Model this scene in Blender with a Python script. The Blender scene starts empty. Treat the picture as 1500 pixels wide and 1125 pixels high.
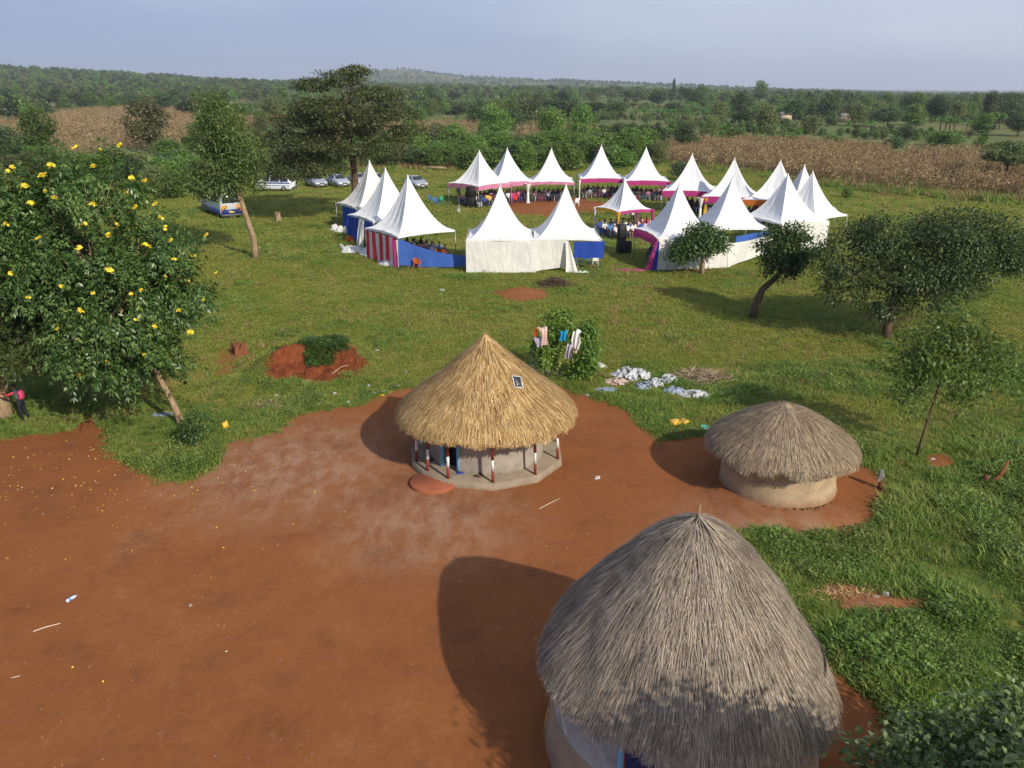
import bpy, bmesh, math, random
import numpy as np
from mathutils import Vector, Matrix

random.seed(7)
RNG = np.random.default_rng(11)
SC = bpy.context.scene
COL = SC.collection
R = math.radians
HAZE = 1.55e-4

# ------------------------------------------------------------------ camera, sky, sun, exposure
CAM_H, PITCH, FPX = 12.0, R(19.83), 1213.0
cam_data = bpy.data.cameras.new('camera')
cam_data.sensor_width = 36.0
cam_data.lens = 36.0 * FPX / 1500.0
cam_data.clip_start = 0.2
cam_data.clip_end = 60000.0
cam = bpy.data.objects.new('camera', cam_data)
cam.location = (0, 0, CAM_H)
cam.rotation_euler = (math.pi / 2 - PITCH, 0, 0)
COL.objects.link(cam)
SC.camera = cam

SUN_EL = R(31.7)
SUN_AZ = R(36.0)                      # shadows run this far to the left of straight ahead
sun_travel = Vector((-math.sin(SUN_AZ) * math.cos(SUN_EL), math.cos(SUN_AZ) * math.cos(SUN_EL), -math.sin(SUN_EL)))
sun_data = bpy.data.lights.new('sun', 'SUN')
sun_data.energy = 5.0
sun_data.angle = R(0.55)
sun_data.color = (1.0, 0.93, 0.82)
sun = bpy.data.objects.new('sun', sun_data)
sun.rotation_euler = sun_travel.to_track_quat('-Z', 'Y').to_euler()
sun.location = (30, -40, 60)
COL.objects.link(sun)

world = bpy.data.worlds.new('World')
SC.world = world
world.use_nodes = True
wn, wl = world.node_tree.nodes, world.node_tree.links
wn.clear()
w_out = wn.new('ShaderNodeOutputWorld')
w_bg = wn.new('ShaderNodeBackground')
w_sky = wn.new('ShaderNodeTexSky')
w_sky.sky_type = 'NISHITA'
w_sky.sun_disc = False
w_sky.sun_elevation = SUN_EL
w_sky.sun_rotation = R(180) - SUN_AZ
w_sky.altitude = 1100
w_sky.air_density = 1.0
w_sky.dust_density = 1.2
w_sky.ozone_density = 1.3
# thin high cloud: a pale veil with soft streaks over the clear sky
w_tc = wn.new('ShaderNodeTexCoord')
w_map = wn.new('ShaderNodeMapping')
w_map.inputs['Scale'].default_value = (1.1, 1.1, 5.5)
w_map.inputs['Location'].default_value = (0.35, 0.1, 0.0)
w_n = wn.new('ShaderNodeTexNoise')
w_n.inputs['Scale'].default_value = 1.5
w_n.inputs['Detail'].default_value = 7
w_n.inputs['Roughness'].default_value = 0.5
w_sep = wn.new('ShaderNodeSeparateXYZ')
w_sum = wn.new('ShaderNodeMath'); w_sum.operation = 'MULTIPLY_ADD'
w_sum.inputs[1].default_value = 0.60
w_ramp = wn.new('ShaderNodeMapRange')
w_ramp.interpolation_type = 'SMOOTHSTEP'
w_ramp.inputs['From Min'].default_value = 0.14
w_ramp.inputs['From Max'].default_value = 0.94
w_veil = wn.new('ShaderNodeMix'); w_veil.data_type = 'RGBA'
w_veil.inputs['A'].default_value = (3.35, 4.45, 7.6, 1)
w_veil.inputs['B'].default_value = (8.2, 8.8, 10.4, 1)
w_mix = wn.new('ShaderNodeMix')
w_mix.data_type = 'RGBA'
w_mix.inputs['Factor'].default_value = 0.84
wl.new(w_tc.outputs['Generated'], w_sep.inputs[0])
wl.new(w_sep.outputs['X'], w_sum.inputs[0])
wl.new(w_n.outputs['Fac'], w_sum.inputs[2])
wl.new(w_sum.outputs[0], w_ramp.inputs['Value'])
wl.new(w_ramp.outputs['Result'], w_veil.inputs['Factor'])
wl.new(w_veil.outputs['Result'], w_mix.inputs['B'])
wl.new(w_tc.outputs['Generated'], w_map.inputs['Vector'])
wl.new(w_map.outputs['Vector'], w_n.inputs['Vector'])
wl.new(w_sky.outputs['Color'], w_mix.inputs['A'])
wl.new(w_mix.outputs['Result'], w_bg.inputs['Color'])
w_bg.inputs['Strength'].default_value = 0.085
wl.new(w_bg.outputs['Background'], w_out.inputs['Surface'])

SC.view_settings.view_transform = 'Standard'
SC.view_settings.look = 'None'
SC.view_settings.exposure = -0.04
SC.view_settings.gamma = 1.0
SC.view_settings.use_curve_mapping = False
SC.cycles.max_bounces = 6
SC.cycles.diffuse_bounces = 3
SC.cycles.glossy_bounces = 2
SC.cycles.transmission_bounces = 4
SC.cycles.transparent_max_bounces = 6
SC.cycles.volume_bounces = 0
SC.cycles.use_denoising = True
SC.cycles.use_adaptive_sampling = True

_ct, _st = math.cos(PITCH), math.sin(PITCH)

def G(x, y, z=0.0):
    """where the sight line through a point of the 1500 x 1125 photograph meets height z"""
    dx, dy = (x - 750.0) / FPX, (562.5 - y) / FPX
    d = (dx, _ct + dy * _st, -_st + dy * _ct)
    t = (z - CAM_H) / d[2]
    return Vector((d[0] * t, d[1] * t, z))

# ------------------------------------------------------------------ object helpers
def tag(o, label=None, cat=None, group=None, kind=None):
    if label: o['label'] = label
    if cat: o['category'] = cat
    if group: o['group'] = group
    if kind: o['kind'] = kind
    return o

def thing(name, label, cat, loc=(0, 0, 0), rz=0.0, group=None):
    o = bpy.data.objects.new(name, None)
    o.empty_display_size = 0.2
    o.location = loc
    o.rotation_euler = (0, 0, rz)
    COL.objects.link(o)
    return tag(o, label, cat, group)

def mesh_data(name, V, F, mats=(), smooth=False, midx=None):
    V = np.asarray(V, dtype=np.float32).reshape(-1, 3)
    me = bpy.data.meshes.new(name)
    if isinstance(F, np.ndarray):
        n, k = F.shape
        loops = F.astype(np.int32).ravel()
        starts = np.arange(n, dtype=np.int32) * k
        totals = np.full(n, k, dtype=np.int32)
    else:
        totals = np.array([len(f) for f in F], dtype=np.int32)
        starts = np.concatenate(([0], np.cumsum(totals)[:-1])).astype(np.int32) if len(F) else np.zeros(0, np.int32)
        loops = np.array([i for f in F for i in f], dtype=np.int32)
    me.vertices.add(len(V)); me.vertices.foreach_set('co', V.ravel())
    me.loops.add(len(loops)); me.loops.foreach_set('vertex_index', loops)
    me.polygons.add(len(totals))
    me.polygons.foreach_set('loop_start', starts)
    me.polygons.foreach_set('loop_total', totals)
    if smooth:
        me.polygons.foreach_set('use_smooth', np.ones(len(totals), dtype=bool))
    if midx is not None:
        me.polygons.foreach_set('material_index', np.asarray(midx, dtype=np.int32))
    for m in (mats if isinstance(mats, (list, tuple)) else (mats,)):
        me.materials.append(m)
    me.update(calc_edges=True)
    me.validate()
    return me

def link(name, me, parent=None, loc=None):
    o = bpy.data.objects.new(name, me)
    COL.objects.link(o)
    if parent is not None: o.parent = parent
    if loc is not None: o.location = loc
    return o

def copy_tree(o, parent=None):
    c = o.copy()
    COL.objects.link(c)
    if parent is not None: c.parent = parent
    for ch in o.children:
        copy_tree(ch, c)
    return c

class MB:
    """collects simple shapes into one mesh"""
    def __init__(s): s.V, s.F, s.M = [], [], []
    def add(s, V, F, m=0):
        b = len(s.V)
        s.V.extend([tuple(v) for v in V])
        for f in F:
            s.F.append(tuple(int(i) + b for i in f)); s.M.append(m)
        return s
    def box(s, c, size, rz=0.0, m=0, bevel=0.0):
        x, y, z = [v / 2 for v in size]
        if bevel > 0:
            b = min(bevel, x * .9, y * .9, z * .9)
            rings = [(-z, b), (-z + b, 0), (z - b, 0), (z, b)]
            V = []
            for zz, ins in rings:
                for (px, py) in ((-x + b, -y), (x - b, -y), (x, -y + b), (x, y - b), (x - b, y), (-x + b, y), (-x, y - b), (-x, -y + b)):
                    V.append((px * (1 - ins / x * .999) if ins else px, py * (1 - ins / y * .999) if ins else py, zz))
            F = []
            for r in range(3):
                for k in range(8):
                    k2 = (k + 1) % 8
                    F.append((r * 8 + k, r * 8 + k2, r * 8 + 8 + k2, r * 8 + 8 + k))
            F.append(tuple(range(7, -1, -1))); F.append(tuple(range(24, 32)))
        else:
            V = [(sx * x, sy * y, sz * z) for sz in (-1, 1) for sy in (-1, 1) for sx in (-1, 1)]
            F = [(0, 2, 3, 1), (4, 5, 7, 6), (0, 1, 5, 4), (2, 6, 7, 3), (0, 4, 6, 2), (1, 3, 7, 5)]
        ca, sa = math.cos(rz), math.sin(rz)
        V = [(c[0] + v[0] * ca - v[1] * sa, c[1] + v[0] * sa + v[1] * ca, c[2] + v[2]) for v in V]
        return s.add(V, F, m)
    def tube(s, pts, radii, seg=8, m=0, cap=True):
        pts = [Vector(p) for p in pts]
        if not hasattr(radii, '__len__'): radii = [radii] * len(pts)
        V, F = [], []
        n = len(pts)
        up = Vector((0.13, 0.97, 0.21))
        prev = None
        for i, p in enumerate(pts):
            d = (pts[min(i + 1, n - 1)] - pts[max(i - 1, 0)]).normalized()
            if prev is None:
                a = d.cross(up)
                if a.length < 1e-3: a = d.cross(Vector((1, 0, 0)))
            else:
                a = prev - d * prev.dot(d)
            a.normalize(); prev = a
            b = d.cross(a)
            for k in range(seg):
                t = 2 * math.pi * k / seg
                V.append(p + (a * math.cos(t) + b * math.sin(t)) * radii[i])
        for i in range(n - 1):
            for k in range(seg):
                k2 = (k + 1) % seg
                F.append((i * seg + k, i * seg + k2, (i + 1) * seg + k2, (i + 1) * seg + k))
        if cap:
            F.append(tuple(range(seg - 1, -1, -1)))
            F.append(tuple((n - 1) * seg + k for k in range(seg)))
        return s.add(V, F, m)
    def lathe(s, prof, seg=32, m=0, c=(0, 0, 0), jit=None, a0=0.0, a1=2 * math.pi, close_top=False, close_bot=False):
        full = abs(a1 - a0 - 2 * math.pi) < 1e-6
        cols = seg if full else seg + 1
        V, F = [], []
        for i, (r, z) in enumerate(prof):
            for k in range(cols):
                t = a0 + (a1 - a0) * k / seg
                rr, zz = (r, z) if jit is None else jit(r, z, t)
                V.append((c[0] + rr * math.cos(t), c[1] + rr * math.sin(t), c[2] + zz))
        for i in range(len(prof) - 1):
            for k in range(seg):
                k2 = (k + 1) % cols
                F.append((i * cols + k, i * cols + k2, (i + 1) * cols + k2, (i + 1) * cols + k))
        if close_top: F.append(tuple((len(prof) - 1) * cols + k for k in range(cols)))
        if close_bot: F.append(tuple(range(cols - 1, -1, -1)))
        return s.add(V, F, m)
    def data(s, name, mats, smooth=False):
        return mesh_data(name, s.V, s.F, mats, smooth, s.M)
    def build(s, name, mats, parent=None, smooth=False, loc=None):
        return link(name, s.data(name, mats, smooth), parent, loc)

def grid_mesh(fn, nu, nv):
    """points fn(u, v) for u, v in 0..1 and the quads between them"""
    V = [fn(i / nu, j / nv) for j in range(nv + 1) for i in range(nu + 1)]
    F = [(j * (nu + 1) + i, j * (nu + 1) + i + 1, (j + 1) * (nu + 1) + i + 1, (j + 1) * (nu + 1) + i) for j in range(nv) for i in range(nu)]
    return V, F

# cheap smooth value noise, vectorised
_perm = np.random.default_rng(3).random((256, 256))
def vnoise(x, y):
    x = np.asarray(x, float); y = np.asarray(y, float)
    xi, yi = np.floor(x).astype(int), np.floor(y).astype(int)
    xf, yf = x - xi, y - yi
    u, v = xf * xf * (3 - 2 * xf), yf * yf * (3 - 2 * yf)
    g = lambda a, b: _perm[a & 255, b & 255]
    return (g(xi, yi) * (1 - u) + g(xi + 1, yi) * u) * (1 - v) + (g(xi, yi + 1) * (1 - u) + g(xi + 1, yi + 1) * u) * v
def fbm(x, y, o=4):
    s, a, t = 0.0, 0.5, 0.0
    for k in range(o):
        s = s + a * vnoise(np.asarray(x) * 2 ** k + 17.3 * k, np.asarray(y) * 2 ** k + 5.1 * k); t += a; a *= .5
    return s / t

# ------------------------------------------------------------------ materials
MATS = {}
class NT:
    def __init__(s, name):
        s.m = bpy.data.materials.new(name); s.m.use_nodes = True
        s.n, s.l = s.m.node_tree.nodes, s.m.node_tree.links
        s.p = s.n['Principled BSDF']; s.out = s.n['Material Output']
    def new(s, t, **kw):
        n = s.n.new(t)
        for k, v in kw.items():
            if hasattr(n, k) and k not in n.inputs: setattr(n, k, v)
            else: n.inputs[k].default_value = v
        return n
    def pos(s): return s.new('ShaderNodeNewGeometry').outputs['Position']
    def obj(s): return s.new('ShaderNodeTexCoord').outputs['Object']
    def scaled(s, vec, sc):
        mp = s.new('ShaderNodeMapping'); mp.inputs['Scale'].default_value = sc
        s.l.new(vec, mp.inputs['Vector']); return mp.outputs['Vector']
    def noise(s, vec, scale, detail=4, rough=.55, dist=0.0):
        n = s.new('ShaderNodeTexNoise')
        n.inputs['Scale'].default_value = scale; n.inputs['Detail'].default_value = detail
        n.inputs['Roughness'].default_value = rough; n.inputs['Distortion'].default_value = dist
        s.l.new(vec, n.inputs['Vector']); return n.outputs['Fac']
    def rng(s, v, a, b, c=0., d=1., smooth=False):
        n = s.new('ShaderNodeMapRange')
        if smooth: n.interpolation_type = 'SMOOTHSTEP'
        for k, x in (('From Min', a), ('From Max', b), ('To Min', c), ('To Max', d)): n.inputs[k].default_value = x
        s.l.new(v, n.inputs['Value']); return n.outputs['Result']
    def mix(s, f, a, b, mode='MIX'):
        n = s.new('ShaderNodeMix'); n.data_type = 'RGBA'; n.blend_type = mode
        for k, x in (('Factor', f), ('A', a), ('B', b)):
            if isinstance(x, bpy.types.NodeSocket): s.l.new(x, n.inputs[k])
            elif k == 'Factor': n.inputs[k].default_value = x
            else: n.inputs[k].default_value = (*x, 1)
        return n.outputs['Result']
    def ramp(s, v, stops, const=False):
        n = s.new('ShaderNodeValToRGB'); e = n.color_ramp.elements
        if const: n.color_ramp.interpolation = 'CONSTANT'
        while len(e) < len(stops): e.new(0.5)
        for el, (p, c) in zip(e, stops): el.position = p; el.color = (*c, 1)
        s.l.new(v, n.inputs['Fac']); return n.outputs['Color']
    def math(s, op, a, b=0.0):
        n = s.new('ShaderNodeMath'); n.operation = op
        for i, x in enumerate((a, b)):
            if isinstance(x, bpy.types.NodeSocket): s.l.new(x, n.inputs[i])
            else: n.inputs[i].default_value = x
        return n.outputs[0]
    def island(s): return s.new('ShaderNodeNewGeometry').outputs['Random Per Island']
    def orand(s): return s.new('ShaderNodeObjectInfo').outputs['Random']
    def sep(s, v):
        n = s.new('ShaderNodeSeparateXYZ'); s.l.new(v, n.inputs[0]); return n.outputs
    def color(s, c):
        if isinstance(c, bpy.types.NodeSocket): s.l.new(c, s.p.inputs['Base Color'])
        else: s.p.inputs['Base Color'].default_value = (*c, 1)
    def bump(s, h, strength=.3, dist=.02):
        n = s.new('ShaderNodeBump'); n.inputs['Strength'].default_value = strength; n.inputs['Distance'].default_value = dist
        s.l.new(h, n.inputs['Height']); s.l.new(n.outputs['Normal'], s.p.inputs['Normal'])
    def done(s, key, rough=.8, spec=.3, metal=0.0):
        s.p.inputs['Roughness'].default_value = rough
        s.p.inputs['Specular IOR Level'].default_value = spec
        s.p.inputs['Metallic'].default_value = metal
        MATS[key] = s.m; return s.m

def plain(key, c, rough=.7, spec=.3, metal=0.0, var=.12, scale=6.0):
    """a colour with slight soiling"""
    t = NT(key)
    nz = t.noise(t.obj(), scale, 5, .6)
    lo = tuple(x * (1 - var * 1.6) for x in c); hi = tuple(min(1, x * (1 + var)) for x in c)
    t.color(t.ramp(nz, [(.3, lo), (.7, hi)]))
    return t.done(key, rough, spec, metal)

def leaf_mat(key, dark, mid, light, rough=.45, trans=.35, tr_col=None, objvar=.35):
    """foliage: every leaf its own tone, clumps shift together, light passes through"""
    t = NT(key)
    isl = t.island()
    big = t.noise(t.pos(), .55, 3, .6)
    f = t.math('ADD', t.math('MULTIPLY', isl, .55), t.math('MULTIPLY', big, .6))
    c = t.ramp(f, [(.22, dark), (.55, mid), (.92, light)])
    hv = t.new('ShaderNodeHueSaturation')
    t.l.new(c, hv.inputs['Color'])
    t.l.new(t.rng(t.orand(), 0, 1, 1 - objvar, 1 + objvar * .7), hv.inputs['Value'])
    t.l.new(t.rng(t.orand(), 0, 1, .485, .515), hv.inputs['Hue'])
    t.color(hv.outputs['Color'])
    t.p.inputs['Roughness'].default_value = rough
    t.p.inputs['Specular IOR Level'].default_value = .35
    tr = t.new('ShaderNodeBsdfTranslucent')
    tc = t.mix(1.0, hv.outputs['Color'], tr_col or (1.5, 1.7, .7), 'MULTIPLY')
    t.l.new(tc, tr.inputs['Color'])
    ms = t.new('ShaderNodeMixShader'); ms.inputs[0].default_value = trans
    t.l.new(t.p.outputs[0], ms.inputs[1]); t.l.new(tr.outputs[0], ms.inputs[2])
    t.l.new(ms.outputs[0], t.out.inputs['Surface'])
    MATS[key] = t.m
    return t.m

def grass_tone(t, rich=1.0):
    """field colour by place: green, olive, straw and brown patches, shared by soil and blades"""
    p = t.pos()
    xyz = t.sep(p)
    a = t.noise(p, .11, 4, .6)
    b = t.noise(p, .55, 4, .65)
    c = t.noise(p, 2.6, 3, .6)
    f = t.math('ADD', t.math('ADD', t.math('MULTIPLY', a, .45), t.math('MULTIPLY', b, .35)), t.math('MULTIPLY', c, .2))
    return p, xyz, f, a, b, c

def mk_ground():
    t = NT('grassland_soil')
    p, xyz, f, a, b, c = grass_tone(t)
    near = t.ramp(f, [(.34, (.135, .180, .028)), (.46, (.200, .220, .040)), (.57, (.260, .240, .056)), (.70, (.30, .23, .075))])
    fine = t.noise(p, 14, 4, .7)
    near = t.mix(t.rng(fine, .35, .7, 0, .55), near, (.085, .105, .026))
    # worn rusty patches of bare earth in the field
    bare = t.noise(p, .21, 5, .7)
    bm = t.rng(bare, .68, .76, 0, .6, True)
    near = t.mix(bm, near, (.17, .075, .032))
    # countryside beyond: small fields and scrub
    vo = t.new('ShaderNodeTexVoronoi'); vo.inputs['Scale'].default_value = .0085; vo.inputs['Randomness'].default_value = .95
    t.l.new(t.scaled(p, (1, .55, 1)), vo.inputs['Vector'])
    sc = t.sep(vo.outputs['Color'])
    fields = t.ramp(sc[0], [(0, (.085, .125, .034)), (.35, (.13, .165, .048)), (.5, (.21, .165, .075)), (.62, (.26, .18, .09)), (.72, (.10, .15, .036)), (.9, (.16, .17, .055))], True)
    scrub = t.ramp(t.noise(p, .05, 6, .7), [(.36, (.060, .085, .028)), (.50, (.120, .130, .046)), (.64, (.205, .165, .080))])
    far = t.mix(.5, scrub, fields)
    sel = t.rng(xyz[1], 120, 190, 0, 1, True)
    t.color(t.mix(sel, near, far))
    hgt = t.math('ADD', t.noise(p, 9, 5, .7), t.math('MULTIPLY', t.noise(p, 1.4, 3), 1.5))
    t.bump(hgt, .5, .06)
    t.done('ground', .95, .1)
mk_ground()

def mk_dirt():
    t = NT('red_earth')
    p = t.pos()
    a = t.noise(p, .16, 4, .6, .6)
    b = t.noise(p, .7, 5, .65, .4)
    st = t.noise(t.scaled(p, (1.3, .7, 1)), 1.3, 6, .74, .3)
    c = t.noise(p, 5, 5, .7)
    f = t.math('ADD', t.math('ADD', t.math('MULTIPLY', a, .45), t.math('MULTIPLY', b, .3)), t.math('MULTIPLY', c, .25))
    base = t.ramp(f, [(.34, (.160, .055, .020)), (.45, (.230, .079, .025)), (.55, (.263, .092, .028)), (.66, (.305, .132, .053))])
    # dusty, trodden-pale ground where people walk between the houses
    def spot(cx, cy, r0, r1):
        d = t.new('ShaderNodeVectorMath'); d.operation = 'DISTANCE'
        d.inputs[1].default_value = (cx, cy, 0)
        t.l.new(p, d.inputs[0])
        return t.rng(d.outputs['Value'], r0, r1, 1, 0, True)
    d1 = t.math('MAXIMUM', spot(-7.2, 25.2, 1.0, 6.0), t.math('MAXIMUM', spot(-2.5, 21.6, .5, 4.5), spot(7.5, 19.8, 0.5, 5)))
    dust = t.math('MULTIPLY', d1, t.rng(st, .36, .66, .12, .8, True))
    base = t.mix(dust, base, (.36, .215, .135))
    pale = t.math('MULTIPLY', t.rng(t.noise(p, 1.9, 7, .75, 1.5), .60, .72, 0, .45, True), t.rng(a, .42, .6, 0, 1))
    base = t.mix(pale, base, (.40, .27, .18))
    dk = t.rng(t.noise(p, .42, 7, .74, .15), .50, .70, 0, .5, True)
    base = t.mix(dk, base, (.125, .050, .026))
    # pebbly specks
    sp = t.rng(t.noise(p, 38, 2, .5), .70, .76, 0, .55)
    base = t.mix(sp, base, (.36, .21, .12))
    gr = t.noise(p, 17, 6, .8)
    base = t.mix(t.rng(gr, .30, .50, .26, 0), base, (.085, .036, .018))
    base = t.mix(t.rng(gr, .54, .74, 0, .20), base, (.40, .20, .10))
    sw = t.noise(t.scaled(p, (2.2, .55, 1)), 2.6, 5, .7, .25)
    base = t.mix(t.rng(sw, .56, .72, 0, .20, True), base, (.36, .19, .11))
    base = t.mix(t.rng(sw, .44, .30, 0, .20, True), base, (.11, .045, .023))
    t.color(base)
    hgt = t.math('ADD', t.math('MULTIPLY', t.noise(p, 26, 4, .7), .5), t.math('ADD', t.math('MULTIPLY', st, 1.2), t.math('MULTIPLY', c, .8)))
    t.bump(hgt, .55, .025)
    t.done('dirt', .93, .12)
mk_dirt()

def mk_bank():
    t = NT('cut_earth')
    p = t.pos()
    a = t.noise(t.scaled(p, (1, 1, .35)), 2.2, 6, .7, .8)
    base = t.ramp(a, [(.32, (.085, .025, .012)), (.5, (.21, .058, .022)), (.7, (.30, .095, .038))])
    ox = t.sep(t.obj())
    ex_ = t.math('DIVIDE', ox[0], 2.35); ey_ = t.math('DIVIDE', t.math('ADD', ox[1], .25), 1.35)
    rr = t.math('ADD', t.math('MULTIPLY', ex_, ex_), t.math('MULTIPLY', ey_, ey_))
    rr = t.math('ADD', rr, t.math('MULTIPLY', t.math('SUBTRACT', t.noise(p, 1.6, 5, .7), .5), 1.9))
    gm = t.rng(rr, .78, .98, 0, 1, True)
    t.color(t.mix(gm, base, (.135, .155, .034)))
    t.bump(t.noise(p, 9, 6, .75), .9, .12)
    t.done('bank', .95, .08)
mk_bank()

def straw_mat(key, a, b, c, d, patch=.6):
    t = NT(key)
    isl = t.island()
    col = t.ramp(isl, [(0, a), (.3, b), (.65, c), (1, d)])
    o = t.obj()
    w = t.noise(o, 1.3, 5, .65)
    w2 = t.noise(t.scaled(o, (1, 1, .4)), 3.3, 4, .7)
    col = t.mix(t.rng(w, .46, .66, 0, patch, True), col, t.mix(.6, col, tuple(x * .5 for x in b)))
    col = t.mix(t.rng(w2, .5, .72, 0, .45, True), col, d)
    t.color(col)
    return t.done(key, .7, .25)
straw_mat('straw_gold', (.17, .085, .028), (.40, .235, .080), (.57, .37, .145), (.76, .56, .28))
straw_mat('straw_grey', (.12, .090, .062), (.285, .222, .158), (.385, .308, .225), (.52, .43, .325), .85)
straw_mat('straw_drab', (.12, .082, .048), (.28, .20, .122), (.385, .285, .175), (.52, .405, .26))

def plaster(key, c, dirt=(.20, .085, .045), h0=.0, h1=.45, amount=.55):
    t = NT(key)
    p = t.pos()
    nz = t.noise(p, 2.1, 6, .65)
    col = t.ramp(nz, [(.3, tuple(x * .74 for x in c)), (.5, c), (.72, tuple(min(1, x * 1.16) for x in c))])
    zz = t.sep(p)[2]
    m = t.math('MULTIPLY', t.rng(t.math('ADD', zz, t.math('MULTIPLY', t.noise(p, 3, 5, .7), .35)), h0 + .15, h1 + .2, 1, 0, True), amount)
    col = t.mix(m, col, dirt)
    vor = t.new('ShaderNodeTexVoronoi'); vor.feature = 'DISTANCE_TO_EDGE'; vor.inputs['Scale'].default_value = 2.6
    wv = t.new('ShaderNodeVectorMath'); wv.operation = 'MULTIPLY_ADD'; wv.inputs[1].default_value = (.5, .5, .5)
    t.l.new(t.new('ShaderNodeTexNoise', Scale=2.5).outputs['Color'], wv.inputs[0]); t.l.new(p, wv.inputs[2]); t.l.new(wv.outputs[0], vor.inputs['Vector'])
    crack = t.math('MULTIPLY', t.rng(vor.outputs['Distance'], 0, .018, .55, 0), t.rng(t.noise(p, 1.1, 3), .48, .6, 0, 1))
    col = t.mix(crack, col, tuple(x * .35 for x in c))
    pits = t.rng(t.noise(p, 7.5, 3, .6), .63, .68, 0, .6)
    col = t.mix(pits, col, tuple(x * .45 for x in c))
    t.color(col)
    t.bump(t.noise(p, 14, 5, .7), .45, .02)
    return t.done(key, .92, .12)
plaster('plaster_grey', (.34, .29, .235), amount=.25)
plaster('mud_wall', (.40, .30, .185), h1=.38, amount=.75)
plaster('mud_blue', (.36, .375, .365), h1=.5, amount=.4)
plaster('plinth_mud', (.33, .235, .15), amount=.35)
plaster('cement', (.285, .225, .155), h1=.1, amount=.45)
plaster('red_cement', (.32, .10, .05), amount=.1)

def fabric(key, c, rough=.75, wr=.5, soil=.10, trans=.25):
    t = NT(key)
    o = t.obj()
    nz = t.noise(o, 1.1, 5, .65)
    col = t.ramp(nz, [(.30, tuple(x * (1 - soil * 1.8) for x in c)), (.62, c)])
    t.color(col)
    h = t.math('ADD', t.noise(t.scaled(o, (1, 1, .3)), 2.2, 3, .5, 1.2), t.math('MULTIPLY', t.noise(o, 7, 3, .5), .25))
    t.bump(h, wr, .10)
    t.p.inputs['Roughness'].default_value = rough
    t.p.inputs['Specular IOR Level'].default_value = .25
    tr = t.new('ShaderNodeBsdfTranslucent'); t.l.new(col, tr.inputs['Color'])
    ms = t.new('ShaderNodeMixShader'); ms.inputs[0].default_value = trans
    t.l.new(t.p.outputs[0], ms.inputs[1]); t.l.new(tr.outputs[0], ms.inputs[2])
    t.l.new(ms.outputs[0], t.out.inputs['Surface'])
    MATS[key] = t.m
    return t.m
fabric('tent_white', (.86, .85, .83), wr=.55, soil=.05, trans=.12)
fabric('tent_stained', (.80, .77, .70), wr=.6, soil=.16, trans=.12)
fabric('sheet_white', (.80, .78, .71), wr=.7, soil=.08, trans=.15)
fabric('cloth_blue', (.025, .075, .42), wr=.6)
fabric('cloth_blue_light', (.06, .15, .50), wr=.6)
fabric('cloth_pink', (.72, .27, .42), wr=.5)
fabric('cloth_magenta', (.55, .055, .24), wr=.5)
fabric('cloth_orange', (.75, .20, .03), wr=.5)
fabric('cloth_yellow', (.80, .48, .04), wr=.5)
fabric('cloth_lilac', (.55, .47, .60), wr=.6)
fabric('cloth_peach', (.78, .55, .47), wr=.6)
fabric('cloth_sky', (.02, .30, .52), wr=.6)
fabric('plastic_white', (.80, .80, .80), rough=.4, wr=.9, soil=.2, trans=.3)
fabric('plastic_bluish', (.42, .50, .62), rough=.4, wr=.9, soil=.25, trans=.3)
fabric('net_grey', (.42, .41, .38), wr=.8, trans=.5)

def mk_striped():
    t = NT('striped_cloth')
    u = t.sep(t.new('ShaderNodeTexCoord').outputs['UV'])[0]
    w = t.math('FRACT', t.math('MULTIPLY', u, 4.5))
    s = t.math('GREATER_THAN', w, .52)
    t.color(t.mix(s, (.62, .035, .045), (.74, .58, .62)))
    t.bump(t.noise(t.obj(), 2.4, 3, .5), .4, .08)
    t.done('striped', .8, .2)
mk_striped()

leaf_mat('leaf_flower_tree', (0.0244, 0.0561, 0.0146), (0.0610, 0.1196, 0.0268), (0.2257, 0.2989, 0.0805), rough=.36, trans=.28, objvar=0)
leaf_mat('leaf_laundry', (.060, .130, .018), (.125, .225, .034), (.24, .34, .075), trans=.35, objvar=0)
leaf_mat('leaf_slender', (0.0397, 0.0728, 0.0185), (0.1058, 0.1521, 0.0370), (0.2183, 0.2645, 0.0728), trans=.28, objvar=0)
leaf_mat('leaf_corner', (0.0585, 0.0975, 0.0338), (0.1365, 0.1950, 0.0715), (0.2990, 0.3640, 0.1560), trans=.3, objvar=0)
leaf_mat('leaf_feathery', (0.0419, 0.0777, 0.0179), (0.1046, 0.1570, 0.0389), (0.2018, 0.2541, 0.0747), trans=.3)
leaf_mat('leaf_grey_green', (.020, .036, .012), (.060, .086, .026), (.130, .158, .055), trans=.24, objvar=0)
leaf_mat('leaf_sapling', (.038, .070, .016), (.095, .145, .030), (.23, .28, .075), trans=.35, objvar=0)
leaf_mat('leaf_round', (0.0240, 0.0540, 0.0150), (0.0630, 0.1200, 0.0270), (0.1275, 0.1950, 0.0510), trans=.25)
leaf_mat('leaf_bright', (0.0336, 0.0750, 0.0120), (0.0840, 0.1500, 0.0220), (0.1904, 0.2600, 0.0550), trans=.35, objvar=.2)
leaf_mat('leaf_acacia', (0.0414, 0.0598, 0.0207), (0.0978, 0.1207, 0.0391), (0.1725, 0.1898, 0.0690), trans=.25)
leaf_mat('leaf_bush', (0.0498, 0.1011, 0.0224), (0.1271, 0.2133, 0.0404), (0.2627, 0.3479, 0.0808), trans=.28, objvar=.28)
leaf_mat('leaf_dark', (0.0314, 0.0608, 0.0234), (0.0786, 0.1216, 0.0420), (0.1571, 0.1987, 0.0702), trans=.2, objvar=.5)
leaf_mat('leaf_olive', (0.0754, 0.0971, 0.0338), (0.1552, 0.1795, 0.0592), (0.2661, 0.2640, 0.1014), trans=.22, objvar=.4)
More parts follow.
